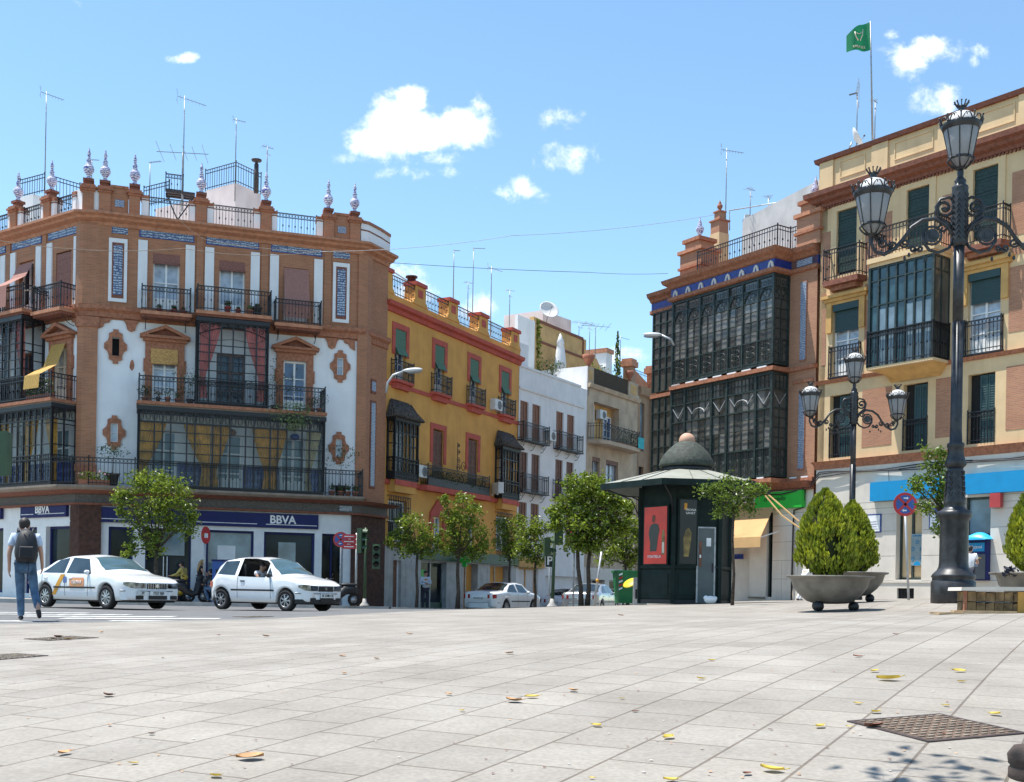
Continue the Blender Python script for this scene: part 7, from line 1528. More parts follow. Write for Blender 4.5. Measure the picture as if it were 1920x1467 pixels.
for k in range(6):
    (a0, a1), (b0, b1) = ho[k], ho[(k+1)%6]; (c0, c1), (d0, d1) = hi[k], hi[(k+1)%6]
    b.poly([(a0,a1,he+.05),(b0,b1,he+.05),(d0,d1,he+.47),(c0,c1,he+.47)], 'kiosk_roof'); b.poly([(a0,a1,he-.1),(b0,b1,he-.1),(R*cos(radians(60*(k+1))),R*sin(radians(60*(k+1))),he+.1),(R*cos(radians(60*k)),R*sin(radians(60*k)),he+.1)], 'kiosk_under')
    b.bar((a0,a1,he-.03),(b0,b1,he-.03), .06, 'kiosk_green', .17)
    for s_ in (1/3,2/3):
        p0 = Vector((*ho[k],he+.06)).lerp(Vector((*ho[(k+1)%6],he+.06)), s_); p1 = Vector((*hi[k],he+.48)).lerp(Vector((*hi[(k+1)%6],he+.48)), s_); b.bar(p0, p1, .015, 'kiosk_under')
b.build('roof', K)
b = MB(); b.lathe((0,0,0), [(.74,he+.44),(.72,he+.62)], 'iron', 20); b.lathe((0,0,0), [(.78,he+.60),(.79,he+.66),(.76,he+.78),(.66,he+.96),(.52,he+1.12),(.36,he+1.26),(.24,he+1.33)], 'dome_slate', 28)
for i in range(14): r_ = .79-.035*i; zz = he+.66+.5*(i/14)**.8+.1*(i/14)
for k_ in range(11): t_ = k_/11; rr_ = .785*cos(t_*1.15)**.8; b.tube([(rr_*1.005*cos(a*pi/12), rr_*1.005*sin(a*pi/12), he+.66+.68*t_) for a in range(25)], .008, 'dome_slate', 3, cap=False) if False else None
b.build('dome', K); MB().ball((0,0,he+1.36), .235, 'ball_terracotta', 18).build('ball', K)
# struts below the eaves
for k in range(6):
    a = radians(60*k); MB().tube([(R*1.02*cos(a),R*1.02*sin(a),2.4),(1.6*cos(a),1.6*sin(a),2.95),(2.3*cos(a),2.3*sin(a),3.22)], .02, 'iron', 5).build('eave_strut', K)
# which faces look at the camera: 3 (left), 4 (front), 5 (right)
M3, M4, M5 = fmx(3), fmx(4), fmx(5)
for M_ in (M3, M4, M5):
    b = MB(M_); b.box(-.6,.6,-.03,-.001,.15,.95,'kiosk_green').box(-.5,.5,-.045,-.031,.25,.85,'kiosk_green').box(-.62,.62,-.06,-.001,1.0,1.08,'kiosk_green'); b.build('lower_panel', K)
def poster(M_, x0, x1, z0, z1, m, nm, label, y=-.09):
    W_ = K.matrix_basis if False else (Matrix.Translation((kx,ky,kz)) @ Matrix.Rotation(radians(7),4,'Z')); A = W_ @ M_ @ Matrix.Translation(((x0+x1)/2, 0, z0)); t = bpy.data.objects.new(nm, None); COL.objects.link(t); t.matrix_world = A; tag(t, label, 'poster')
    w_ = (x1-x0)/2; b = MB(); b.box(-w_-.05,w_+.05,y,-.035,-.05,z1-z0+.05,'kiosk_green'); b.build('frame', t); b = MB(); b.box(-w_,w_,y-.012,y-.001,0,z1-z0,m); b.build('printed_sheet', t); return t
t = poster(M3, -.42, .48, 1.12, 2.72, 'poster_red', 'red_poster', 'tall red poster of a man in black beside a gold bottle on the kiosk'); b = MB(); y = -.104
b.prism([(-.26,.35),(-.02,.35),(.06,.35),(.12,.75),(.17,.95),(.12,1.1),(.0,1.14),(-.13,1.12),(-.22,1.05),(-.26,.85),(-.2,.6),(-.2,.35)], y-.003, y, 'poster_black'); b.prism([(-.07+.07*cos(k*pi/6), 1.27+.11*sin(k*pi/6)) for k in range(12)], y-.003, y, 'wood_brown'); b.prism([(.27,.25),(.38,.25),(.38,.8),(.35,.95),(.30,.95),(.27,.8)], y-.003, y, 'poster_gold'); b.prism([(.285,.3),(.365,.3),(.365,.6),(.285,.6)], y-.006, y-.0035, 'poster_cream'); b.build('printed_figure', t); text('FONTELLA', .11, 'white_print', Matrix.Translation((-.02,y-.006,.2)), t)
t = poster(M4, -.5, -.03, 1.12, 2.9, 'poster_black', 'dark_poster', 'narrow dark poster with a golden figure beside the kiosk door'); b = MB()
b.prism([(-.12,.2),(.02,.2),(.08,.6),(.1,.85),(.02,1.0),(-.06,.95),(-.14,.7),(-.12,.45)], y-.003, y, 'poster_gold'); b.prism([(-.12,1.5),(-.04,1.5),(-.04,1.68),(-.12,1.68)], y-.003, y, 'taxi_orange'); b.build('printed_figure', t); text('TRONA\nSANET', .09, 'white_print', Matrix.Translation((.06,y-.006,1.45)), t)
b = MB(M4); b.box(.0,.54,-.06,-.001,.05,2.16,'galvanised').box(.045,.495,-.075,-.061,.05,2.12,'door_grey'); o = b.build('door', K); b = MB(M4); b.box(.27,.40,-.082,-.076,1.62,1.85,'white_print').box(.06,.14,-.082,-.076,1.05,1.75,'wood_brown').box(.08,.12,-.086,-.0825,1.3,1.38,'white_print'); b.build('door_notice', o); MB(M4).box(.44,.47,-.1,-.076,.9,1.15,'iron').build('handle', o)
# tiny white bundle and small things by the kiosk
g0 = gpp(1332, 30.8); t = thing('plastic_bag', 'crumpled white plastic bag on the paving by the kiosk door', 'bag', (g0.x, g0.y, g0.z)); b = MB()
b.ball((0,0,.11), .17, 'white_plaster', 10, (1,.6,.65)); b.ball((-.12,0,.16), .07, 'white_plaster', 6); b.ball((.13,.02,.15), .06, 'white_plaster', 6); b.build('bag_body', t)
# ------------------------------------------------------------------ planters with conical conifers
mat('planter_metal', (.20,.185,.16), .6, .2, var=.18, vs=4, stain=.3, bump=.1)
def planter(label, lb, u, d, r=.77, seed=1, h=1.5, wbush=.62, sx_=0.):
    g0 = gpp(u, d); t = thing('planter', label, 'planter', g0, 0, 'bowl planters on the plaza'); b = MB()
    prof = [(.12,.14),(.3,.15),(.42,.19),(.55,.30),(.66,.44),(.71,.60),(.97*r+.04,.615),(r+.04,.63),(r+.04,.65),(.69,.65),(.66,.6),(0,.58)]; b.lathe((0,0,0), prof, 'planter_metal', 32); b.lathe((0,0,0), [(0,.585),(.66,.602)], 'stem', 20); b.build('bowl', t)
    for k in range(3):
        a = 2*pi*k/3+radians(-25+12*seed); b = MB(); x, y = .42*cos(a), .42*sin(a); b.ball((x,y,.098), .098, 'iron', 16); b.tube([(x,y,.13),(x*.9,y*.9,.24)], .04, 'planter_metal', 6); b.build('ball_foot', t)
    random.seed(seed); t = thing('conifer', lb, 'bush', g0+Vector((sx_,0,.6)), 0, 'conical yellow green conifers in the planters')
    f = MB(); n = 9000; c1 = [(random.uniform(-.3,.3)*wbush, random.uniform(-.3,.3)*wbush) for _ in range(7)]
    RT = [(0,.45),(.12,.9),(.25,1),(.5,.9),(.7,.70),(.85,.47),(.95,.27),(1,.08)]
    def rad(z): return wbush*float(np.interp(z, [q[0] for q in RT], [q[1] for q in RT]))
    cl = [(random.random()*6.28, random.random()**.8, random.uniform(.82,1.1)) for _ in range(170)]
    for a0, z0, k in cl:
        for i in range(n//170):
            a = a0+random.gauss(0,.13); z = min(1.02, z0+random.gauss(0,.045)); rr = rad(z)*k*(1+.05*random.gauss(0,1))*random.uniform(.80,1.0)
            if z < 0: continue
            p = Vector((cos(a)*rr, sin(a)*rr, .03+z*h)); ax_ = Vector((cos(a)*.35+random.gauss(0,.18), sin(a)*.35+random.gauss(0,.18), 1)).normalized(); leaf(f, p, random.uniform(.06,.13), 'thuja', ax_)
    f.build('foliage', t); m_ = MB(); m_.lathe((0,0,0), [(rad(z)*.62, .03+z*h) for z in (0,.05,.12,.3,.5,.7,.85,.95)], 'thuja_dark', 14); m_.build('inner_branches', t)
planter('front bowl planter on three dark ball feet holding a conical bush', 'conical bush in the front bowl planter, larger and nearer of the pair', 1556, 21, .75, 1, 1.56, .55, -.11)
planter('bowl planter standing just behind the front one', 'smaller conical bush overlapping the right side of the front bush', 1594, 24.6, .75, 2, 1.50, .52, .02)
planter('bowl planter cut off by the right edge of the picture', 'conical bush in the planter at the right picture edge', 1950, 19.6, .78, 3, 1.6, .58)
g0 = gpp(1893, 19.2); t = thing('purple_plant', 'small dark purple leafed plant on the rim of the right planter', 'plant', g0+Vector((0,0,.62))); f = MB(); [leaf(f, Vector((random.gauss(0,.07),random.gauss(0,.04),random.uniform(.0,.14))), .12, 'trousers_dark') for _ in range(26)]; f.build('foliage', t)
# crumbling block with stone slab and boards round it
mat('mud_block', (.26,.17,.08), .95, var=.35, vs=6, bump=1., bs=9); mat('plank', (.55,.38,.22), .8, var=.15, vs=5, bump=.2); mat('ochre_board', (.58,.31,.06), .7, var=.15, vs=3)
g0 = gpp(1855, 18.6); t = thing('broken_plinth', 'broken low brick plinth with pale stone slab, in front of the tall lamp base', 'plinth', g0, radians(-2)); 
b = MB(); 
for i in range(6):
    x = -.43+.145*i
    for k, z in enumerate((0,.17)): b.prism([(x+.004,z+.005),(x+.14,z+.005+.01*(i%2)),(x+.138,z+.165),(x+.006,z+.16-.01*(i%3))], -.22-.015*((i*3+k)%3), .25, 'mud_block')
b.build('brick_core', t); MB().prism([(-.56,.345),(.05,.352),(.5,.36),(.52,.42),(-.02,.415),(-.55,.40)], -.3,.32,'pale_stone').build('stone_slab', t); MB().box(.36,.60,-.25,-.22,.0,.34,'ochre_board').build('board', t); MB().box(-.49,-.45,-.26,-.2,.0,.34,'brick_trim').build('board', t)
for k, (u, d, w_, l_, rz_, h_, lab) in enumerate(((1775,17.9,.16,.5,-.25,.03,'short plank lying flat left of the broken plinth'),(1845,18.0,.14,1.0,.03,.04,'long pale board on the paving before the broken plinth'),(1766,17.6,.1,.34,.75,.03,'small loose board at the foot of the boards'))):
    g0 = gpp(u, d); t = thing('plank', lab, 'plank', g0, rz_); MB().box(-l_/2,l_/2,-w_/2,w_/2,0.001,h_,'plank').build('board', t)
# ------------------------------------------------------------------ signs and signals
mat('sign_red', (.52,.02,.025), .4); mat('sign_blue', (.02,.09,.35), .4); mat('signal_green', (.035,.075,.03), .5, var=.15)
def noparking(label, u, v, d, lean, facing, r=.3, back=None, arr=True, extra=None):
    p = at(u, v, d); zg = T(p.x, p.y)+(.12 if u < 800 else .03); t = thing('no_parking_sign', label, 'road sign', (p.x+lean*(p.z-zg)*-1, p.y, zg), facing, 'round blue and red no stopping signs'); h = p.z-zg; q = Vector((lean*h, 0, h)) if abs(facing) < .3 else Vector((0,0,h))
    MB().tube([(0,.03,-.05),(q.x,.03,q.z+.1)], .032, 'galvanised', 8).build('post', t)
    def disc(rr, y0, y1, m): return ([(q.x+rr*cos(k*pi/16), q.z+rr*sin(k*pi/16)) for k in range(32)], y0, y1, m)
    b = MB(); b.prism(*disc(r, -.012, -.002, 'sign_red')); b.build('disc', t); b = MB(); b.prism(*disc(r*.78, -.016, -.0125, 'sign_blue'))
    for a in (pi/4, -pi/4): dx, dz = r*.80*cos(a), r*.80*sin(a); b.bar((q.x-dx,-.018,q.z-dz),(q.x+dx,-.018,q.z+dz), .008, 'sign_red', r*.2)
    if arr:
        for s_ in (-1, 1): zz = q.z+s_*r*.52; b.box(q.x-r*.15,q.x+r*.12,-.021,-.0165,zz-.016,zz+.016,'white_print'); x_ = q.x+s_*r*.12; b.prism([(x_,zz-.04),(x_+s_*r*.16,zz),(x_,zz+.04)], -.021, -.0165, 'white_print')
    b.build('emblem', t); return t, q
noparking('blue and red no stopping sign on a slightly leaning post before the bank door', 1697, 946, 29, -.06, 0, .3)
noparking('small blue and red no stopping sign on the pavement corner of the brick house', 639, 1012, 44.8, 0, 0, .30)
def ppost(u, v, d, dz=.12):
    p = at(u, v, d); zg = T(p.x, p.y)+dz; return p, zg, p.z-zg
p, zg, h = ppost(669, 1000, 44.6); t = thing('direction_sign', 'stack of small red direction boards on a grey post left of the traffic light', 'road sign', (p.x,p.y,zg)); MB().tube([(0,0,0),(0,0,h)], .045, 'galvanised', 8).build('post', t)
for k in range(3): z0 = h-.22-.2*k; MB().prism([(-.52,z0),(-.0,z0),(0,z0+.17),(-.52,z0+.17),(-.58,z0+.085)], -.06,-.035,'sign_red').box(-.48,-.1,-.064,-.0605,z0+.07,z0+.10,'white_print').build('board', t)
p, zg, h = ppost(385.5, 988, 43.6); t = thing('edge_on_sign', 'red round sign seen edge on above a grey post on the bank pavement', 'road sign', (p.x,p.y,zg), radians(72)); MB().tube([(0,.02,0),(0,.02,h)], .035, 'galvanised', 8).build('post', t); b = MB(); b.prism([(.3*cos(k*pi/12),h-.32+.33*sin(k*pi/12)) for k in range(24)], -.03, 0, 'sign_red'); b.prism([(-.12,h-.42),(.12,h-.42),(.12,h-.25),(-.12,h-.25)], -.035,-.031,'white_print'); b.build('disc', t)
p, zg, h = ppost(1076, 985, 39, .03); t = thing('edge_on_sign', 'red and white sign seen edge on before the double trunked orange tree', 'road sign', (p.x,p.y,zg), radians(-78)); MB().tube([(0,.02,0),(0,.02,h)], .035, 'galvanised', 8).build('post', t); b = MB(); b.prism([(.3*cos(k*pi/12),h-.32+.33*sin(k*pi/12)) for k in range(24)], -.03, 0, 'sign_red'); b.box(-.2,.2,-.035,-.031,h-.38,h-.28,'white_print'); b.build('disc', t)
def signal(label, u, v, d, nh=3, heads=((0,0,0),), lean=0., dz=.12, hs=1.):
    p, zg, h = ppost(u, v, d, dz); t = thing('traffic_light', label, 'traffic light', (p.x-lean*h,p.y,zg), 0); t_ = MB(); t_.tube([(0,0,-.02),(lean*h,0,h)], [.065,.05], 'signal_green', 10).lathe((0,0,0), [(.2,0),(.18,.05),(.09,.16),(.07,.3)], 'kerb_stone', 10); t_.build('post', t)
    for x, dzz, rz_ in heads:
        M_ = Matrix.Translation((lean*h+x,-.02,h-dzz)) @ Matrix.Rotation(rz_,4,'Z'); b = MB(M_); n = 3 if hs >= 1 else 2; b.box(-.15,.15,-.1,.1,-.32*n,0,'signal_green')
        for k in range(n):
            zc = -.16-.31*k; b.tube([(0,-.1,zc),(0,-.13,zc)], .11, 'iron', 12); b.add([(.13*cos(pi*i/8), -.1, zc+.13*sin(pi*i/8)) for i in range(9)]+[(.12*cos(pi*i/8), -.32, zc-.02+.12*sin(pi*i/8)) for i in range(9)], [(i,i+1,i+10,i+9) for i in range(8)], 'signal_green')
        b.build('signal_head', t)
    return t
signal('green traffic light at the pavement corner of the brick house', 686, 990, 44.3, heads=((-.18,.02,1.2),(.42,.62,.1)))
signal('dark green traffic light beside the P sign under the orange trees', 1041, 985, 40, heads=((-.28,.45,1.7),(.12,.05,pi+.1)), lean=.02, dz=.03, hs=.9)
b = MB(); p, zg, h = ppost(1031, 1040, 40.3, .03); t = thing('parking_sign', 'white parking sign with black P beside the dark green traffic light', 'road sign', (p.x,p.y,zg)); MB().tube([(0,.02,0),(0,.02,h)], .03, 'galvanised', 8).build('post', t); MB().box(-.17,.17,-.02,0,h-.46,h,'white_print').box(-.15,.15,-.024,-.021,h-.44,h-.02,'car_black').build('panel', t); text('P', .42, 'white_print', Matrix.Translation((0,-.03,h-.23)), t, bold=.01)
p = at(7, 850, 24); t = thing('traffic_light', 'back of an olive green traffic light at the left picture edge', 'traffic light', (p.x-.35,p.y,T(p.x-.35,p.y)), 0); MB().tube([(-.3,0,0),(-.3,0,4.4)], .07, 'signal_green', 10).tube([(-.3,0,3.6),(.2,0,3.6)], .03, 'signal_green', 6).build('post', t); b = MB(Matrix.Translation((.35,0,zof(892,24,7)-T(p.x-.35,p.y)))); b.box(-.3,.12,-.1,.12,0,.9,'signal_green').box(-.33,.13,-.12,-.101,-.02,.92,'signal_green'); b.build('signal_head', t)
pa, pb = at(1113,1142,37), at(1128,1035,37); t = thing('leaning_pole', 'thin leaning grey pole with an orange band in front of the orange trees', 'pole', (pa.x,pa.y,T(pa.x,pa.y)+.03)); q = pb-Vector((pa.x,pa.y,T(pa.x,pa.y)+.03)); b = MB(); b.tube([(0,0,0),q*.5,q], .035, 'galvanised', 8); b.build('shaft', t); MB().tube([q*.44,q*.5], .05, 'taxi_orange', 8).build('orange_band', t)
# yellow disc sign, green container, posts near the kiosk
p, zg, h = ppost(1193, 1083, 36, .03); t = thing('steel_post', 'square grey post at the left corner of the kiosk', 'post', (p.x,p.y,zg)); MB().box(-.09,.09,-.06,.06,0,h,'galvanised').box(-.03,.03,-.065,-.0605,.2,.5,'car_black').build('shaft', t)
p = at(1182, 1094, 36.6); t = thing('yellow_disc', 'yellow oval disc tilted beside the green container', 'disc', p); b = MB(Matrix.Rotation(radians(-30),4,'Y') @ Matrix.Rotation(radians(26),4,'X')); b.lathe((0,0,0), [(0,0),(.24,0),(.25,.015),(.24,.03),(0,.03)], mat('disc_yellow', (.66,.50,.02), .5).name, 24); b.build('disc_face', t)
p = gp(1180, 39); t = thing('waste_container', 'green waste container with a red and white striped corner left of the kiosk', 'container', (p.x,p.y,p.z+.0), .1); b = MB(); b.add([(-.42,-.4,.12),(.42,-.4,.12),(.42,.4,.12),(-.42,.4,.12),(-.5,-.5,1.15),(.5,-.5,1.15),(.5,.5,1.15),(-.5,.5,1.15)], [(0,1,5,4),(1,2,6,5),(2,3,7,6),(3,0,4,7),(4,5,6,7),(0,3,2,1)], mat('bin_green', (.01,.17,.05), .5).name); b.box(-.54,.54,-.54,.54,1.15,1.22,'bin_green'); b.build('bin_body', t)
b = MB(); [b.prism([(-.47,.55+.12*k),(-.35,.6+.12*k),(-.35,.66+.12*k),(-.47,.61+.12*k)], -.53, -.50, 'sign_red' if k % 2 else 'white_print') for k in range(5)]; b.build('striped_marker', t)
p = gp(415, 43.0); t = thing('blue_bin', 'tall dark blue bin behind the small white hatchback', 'bin', (p.x,p.y,T(p.x,p.y)+.12), .2); MB().box(-.33,.33,-.3,.3,0,1.55,'sign_blue').box(-.36,.36,-.33,.33,1.55,1.62,'bank_blue').box(-.2,.2,-.31,-.301,1.1,1.25,'car_black').build('bin_body', t)
# scooters
mat('scooter_yellow', (.62,.38,.02), .3, coat=.5)
def scooter(label, u, d, rz, m, dz=.12):
    p = gp(u, d); t = thing('scooter', label, 'scooter', (p.x,p.y,T(p.x,p.y)+dz), rz, 'scooters parked by the bank')
    for x in (-.6,.62): 
        w = MB(); w.tube([(x+.2*cos(k*pi/9),0,.24+.2*sin(k*pi/9)) for k in range(19)], .055, 'tyre', 7, cap=False); o = w.build('wheel', t); w = MB(); w.tube([(x,-.03,.24),(x,.03,.24)], .13, 'rim_metal', 12); w.build('rim', o)
    b = MB(); b.tube([(-.75,0,.55),(-.5,0,.62),(-.2,0,.6),(-.05,0,.42),(.15,0,.3),(.32,0,.36),(.42,0,.7),(.46,0,.86)], [.12,.19,.2,.14,.12,.13,.15,.1], m, 10); b.tube([(.62,0,.24),(.55,0,.5),(.44,0,.95)], .035, 'car_black', 6); b.ball((.6,0,.46), .13, m, 8, (1.3,.6,.6)); b.build('bodywork', t)
    b = MB(); b.ball((-.38,0,.8), .2, 'car_black', 10, (1.9,.75,.35)); b.build('seat', t); b = MB(); b.tube([(.38,-.32,1.02),(.44,-.1,.98),(.44,.1,.98),(.38,.32,1.02)], .02, 'car_black', 6); b.tube([(.42,.25,1.0),(.4,.3,1.2)], .008, 'car_black', 4); b.ball((.5,0,.95), .1, m, 8); b.build('handlebar', t)
scooter('yellow scooter behind the bonnet of the taxi', 322, 44.2, .25, 'scooter_yellow'); scooter('dark scooter with yellow trim standing by the bank door', 352, 43.2, .5, 'car_black'); scooter('dark scooter parked in front of the small white hatchback by the no stopping sign', 636, 43.6, -2.6, 'car_black')
# flag
p = at(1636, 262, 49); t = thing('flag', 'green flag with a pale emblem flying from a mast on the cream house', 'flag', p, 0); MB().tube([(0,0,0),(at(1633,95,49)-p)*.9,(at(1632,40,49)-p)], [.045,.03,.02], 'steel_pole', 6).build('mast', t)
q = [at(u, v, 49)-p for u, v in ((1632,41),(1588,66),(1588,97),(1632,94))]; b = MB(); n = 12; mat('flag_green', (.012,.24,.10), .7, trans=.3, var=.1)
def fl(u, v, off=0): a = q[0].lerp(q[1], u); c = q[3].lerp(q[2], u); r_ = a.lerp(c, v); r_.z += .12*sin(u*pi)*(1-v); r_.y += .12*sin(u*7)-off; return r_
b.add([fl(i/n, j/n) for i in range(n+1) for j in range(n+1)], [(i*(n+1)+j, i*(n+1)+j+1, (i+1)*(n+1)+j+1, (i+1)*(n+1)+j) for i in range(n) for j in range(n)], 'flag_green', True); b.build('cloth', t)
b = MB(); 
for s_ in (-1,1): b.tube([fl(.5+s_*.2,.2,.02), fl(.5+s_*.17,.4,.02), fl(.5+s_*.05,.62,.02)], .028, 'poster_cream', 4)
b.tube([fl(.38,.3,.02),fl(.5,.36,.02),fl(.62,.3,.02)], .02, 'poster_cream', 4)
for k, x in enumerate((.22,.3,.38,.5,.58,.66,.74)): b.tube([fl(x,.82,.02),fl(x,.9,.02)], .02, 'poster_cream', 4); b.tube([fl(x,.82,.02),fl(x+.04,.82,.02)], .015, 'poster_cream', 4)
b.build('emblem', t)
# aerials (base pixel, tip row, depth)
AN = [((84,352),172,50,0,.35,.9,'tall aerial at the far left of the roof of the brick house'),((343,360),180,50,0,.25,1.15,'tallest aerial rising from the brown roof platform'),((341,362),287,49.7,4,.1,1.0,'aerial with long crossed rods on the roof platform mast'),((441,345),222,53,0,.1,.55,'aerial standing on the pink roof room corner'),((500,350),276,51,1,.6,.55,'aerial with red elements behind the urn finial'),
      ((280,395),305,51,3,-.3,.9,'low aerial with a bare boom left of the platform'),((172,330),300,51,3,.1,.5,'tiny aerial between the first urn finials'),((850,545),470,58,3,.1,.5,'thin aerial first from the left above the ochre house'),((886,585),466,62,3,0,1.0,'tallest thin aerial above the ochre house'),((877,575),530,66,1,.5,.55,'low pale aerial between the two thin masts'),((920,600),500,60,0,.3,.75,'aerial with white fan elements above the ochre house'),((955,605),545,64,1,.3,.5,'aerial right above the last red parapet post'),
      ((1085,650),605,76,1,.4,1.1,'left one of the white aerial cluster over the white house'),((1105,660),608,77,1,.8,1.0,'middle one of the white aerial cluster over the white house'),((1116,660),612,76,4,.2,.9,'aerial with long boom in the cluster over the white house'),((1163,665),630,78,0,.2,.8,'aerial behind the slim cypress'),
      ((1360,440),278,52,0,-.2,.95,'tall aerial by the brick chimney with urn'),((1406,425),355,54,1,.6,.55,'dark aerial between the chimney and the satellite dish'),((1440,420),370,55,1,1.2,.55,'white aerial with three upright tips on the gallery house'),((1606,275),170,50,2,-.35,1.0,'large grid aerial on the cream house beside the flag mast'),((1640,262),190,50.5,1,.8,.4,'small aerial close behind the flag mast')]
for (u, v), vt, d, k, az, sz, lab in AN:
    b_ = at(u, v, d); b_.z -= .8; antenna(b_, zof(vt, d, u), k, az, sz, lab)
dish(at(1602,262,49), radians(70), .45, 'satellite dish at the corner of the cream house roof'); dish(at(1403,418,54), radians(30), .36, 'small satellite dish behind the gallery house parapet')
t = thing('pipe_frame', 'bare pipe frame standing on the roof terrace of the gallery house', 'frame', at(1368,432,53)); o = at(1368,432,53); MB().tube([Vector((0,0,0)), at(1368,395,53)-o, at(1510,372,50)-o, at(1511,395,50)-o], .03, 'galvanised', 6).build('pipes', t)
# overhead cables
def cable(label, pts, r=.012, sag=.0, m='iron'):
    P_c = [at(*p) for p in pts]; o = P_c[0].copy(); t = thing('overhead_cable', label, 'cable', o, 0, 'cables strung over the street'); n = 24; out_ = []
    for a, c in zip(P_c, P_c[1:]):
        for i in range(n+1): s_ = i/n; q = a.lerp(c, s_); q.z -= sag*4*s_*(1-s_); out_.append(q-o)
    MB().tube(out_, r, m, 4).build('wire', t)
cable('cable from the brick house to the gallery house with a small weight', [(722,492,47),(1104,511,50),(1252,513,47)], .010, .05); cable('thin upper cable sloping up to the brick chimney', [(600,472,43),(960,442,46),(1340,403,51)], .009, .15, 'galvanised'); cable('thin cable sagging across the brick house facade', [(0,452,38),(345,466,43),(600,472,43)], .010, .2, 'stone_dark'); cable('short cable from the roof platform down to the brick cornice', [(330,405,44.5),(386,450,44.8),(600,472,43)], .010, .1, 'stone_dark')
# air conditioners on walls
YY = lambda x, y, z: YM @ Vector((x, y, z))
ac_unit(YY(3.0,-.02,5.75), FY.a, 'air conditioner left end of the long balcony on the ochre house'); ac_unit(YY(9.9,-.4,5.62), FY.a+.9, 'air conditioner right end of the long balcony on the ochre house'); ac_unit(YY(10.35,-.0,9.9), FY.a, 'small air conditioner between upper windows of the ochre house')
WM = Matrix.Translation((*FW.o, 0)) @ Matrix.Rotation(FW.a, 4, 'Z'); ac_unit(WM @ Vector((3.2,-.02,9.1)), FW.a, 'air conditioner between the balconies of the white house'); ac_unit(XM @ Vector((2.35,.45,11.3)), FX.a, 'air conditioner inside the loggia of the beige house')
# manhole covers
mat('cast_iron', (.17,.11,.075), .7, .3, var=.3, vs=12)
mat('cast_pale', (.30,.265,.22), .8, var=.3, vs=9)
mat('stud_metal', (.30,.24,.18), .6, .2, var=.3, vs=9)
def manhole(label, u, v, s_, rz_, dz=.032, cm='cast_iron'):
    g0 = gv(u, v); sl_x = (T(g0.x+.3,g0.y)-T(g0.x-.3,g0.y))/.6; sl_y = (T(g0.x,g0.y+.3)-T(g0.x,g0.y-.3))/.6
    t = thing('manhole_cover', label, 'manhole cover', (g0.x,g0.y,T(g0.x,g0.y)+dz), 0, 'iron covers set in the paving'); n_ = Vector((-sl_x,-sl_y,1)).normalized(); t.rotation_euler = (n_.to_track_quat('Z','Y').to_matrix() @ Matrix.Rotation(rz_,3,'Z')).to_euler()
    b = MB(); b.box(-s_/2,s_/2,-s_/2,s_/2,-.03,.003,cm); k = int(s_/.055)
    for i in range(k):
        for j in range(k):
            x = -s_/2+s_*(i+.5)/k; y = -s_/2+s_*(j+.5)/k; w_, h_ = (.018,.007) if (i+j)%2 else (.018,.010); b.box(x-w_,x+w_,y-h_,y+h_,.003,.009,'stud_metal')
    b.build('plate', t); b = MB()
    for a_ in ((-s_/2-.03,s_/2+.03,-s_/2-.03,-s_/2-.003),(-s_/2-.03,s_/2+.03,s_/2+.003,s_/2+.03),(-s_/2-.03,-s_/2-.003,-s_/2-.003,s_/2+.003),(s_/2+.003,s_/2+.03,-s_/2-.003,s_/2+.003)): b.box(a_[0],a_[1],a_[2],a_[3],-.03,.005,'iron_rust')
    b.build('rim', t)
manhole('large square iron cover with studded plate at bottom right', 1752, 1366, .58, radians(38)); manhole('iron cover sprinkled with dry leaves near the crossing', 115, 1198, .55, radians(10), cm='cast_pale'); manhole('iron grate cover at the left picture edge', 8, 1232, .5, radians(10), cm='cast_pale'); manhole('round looking iron lid in the road before the small hatchback', 475, 1152, .5, .3, -.017, 'cast_pale')
# rounded stone bollard block at the bottom right corner
g0 = gv(1930, 1462); t = thing('stone_block', 'dark rounded stone block in the bottom right corner', 'stone block', (g0.x+.05,g0.y-.02,g0.z)); b = MB(); b.lathe((0,0,0), [(.0,0),(.12,.0),(.14,.03),(.14,.07),(.13,.08),(.14,.09),(.145,.13),(.12,.165),(.0,.18)], mat('brown_stone', (.055,.038,.03), .85, var=.25, vs=7, bump=.6).name, 20); b.build('stone', t)
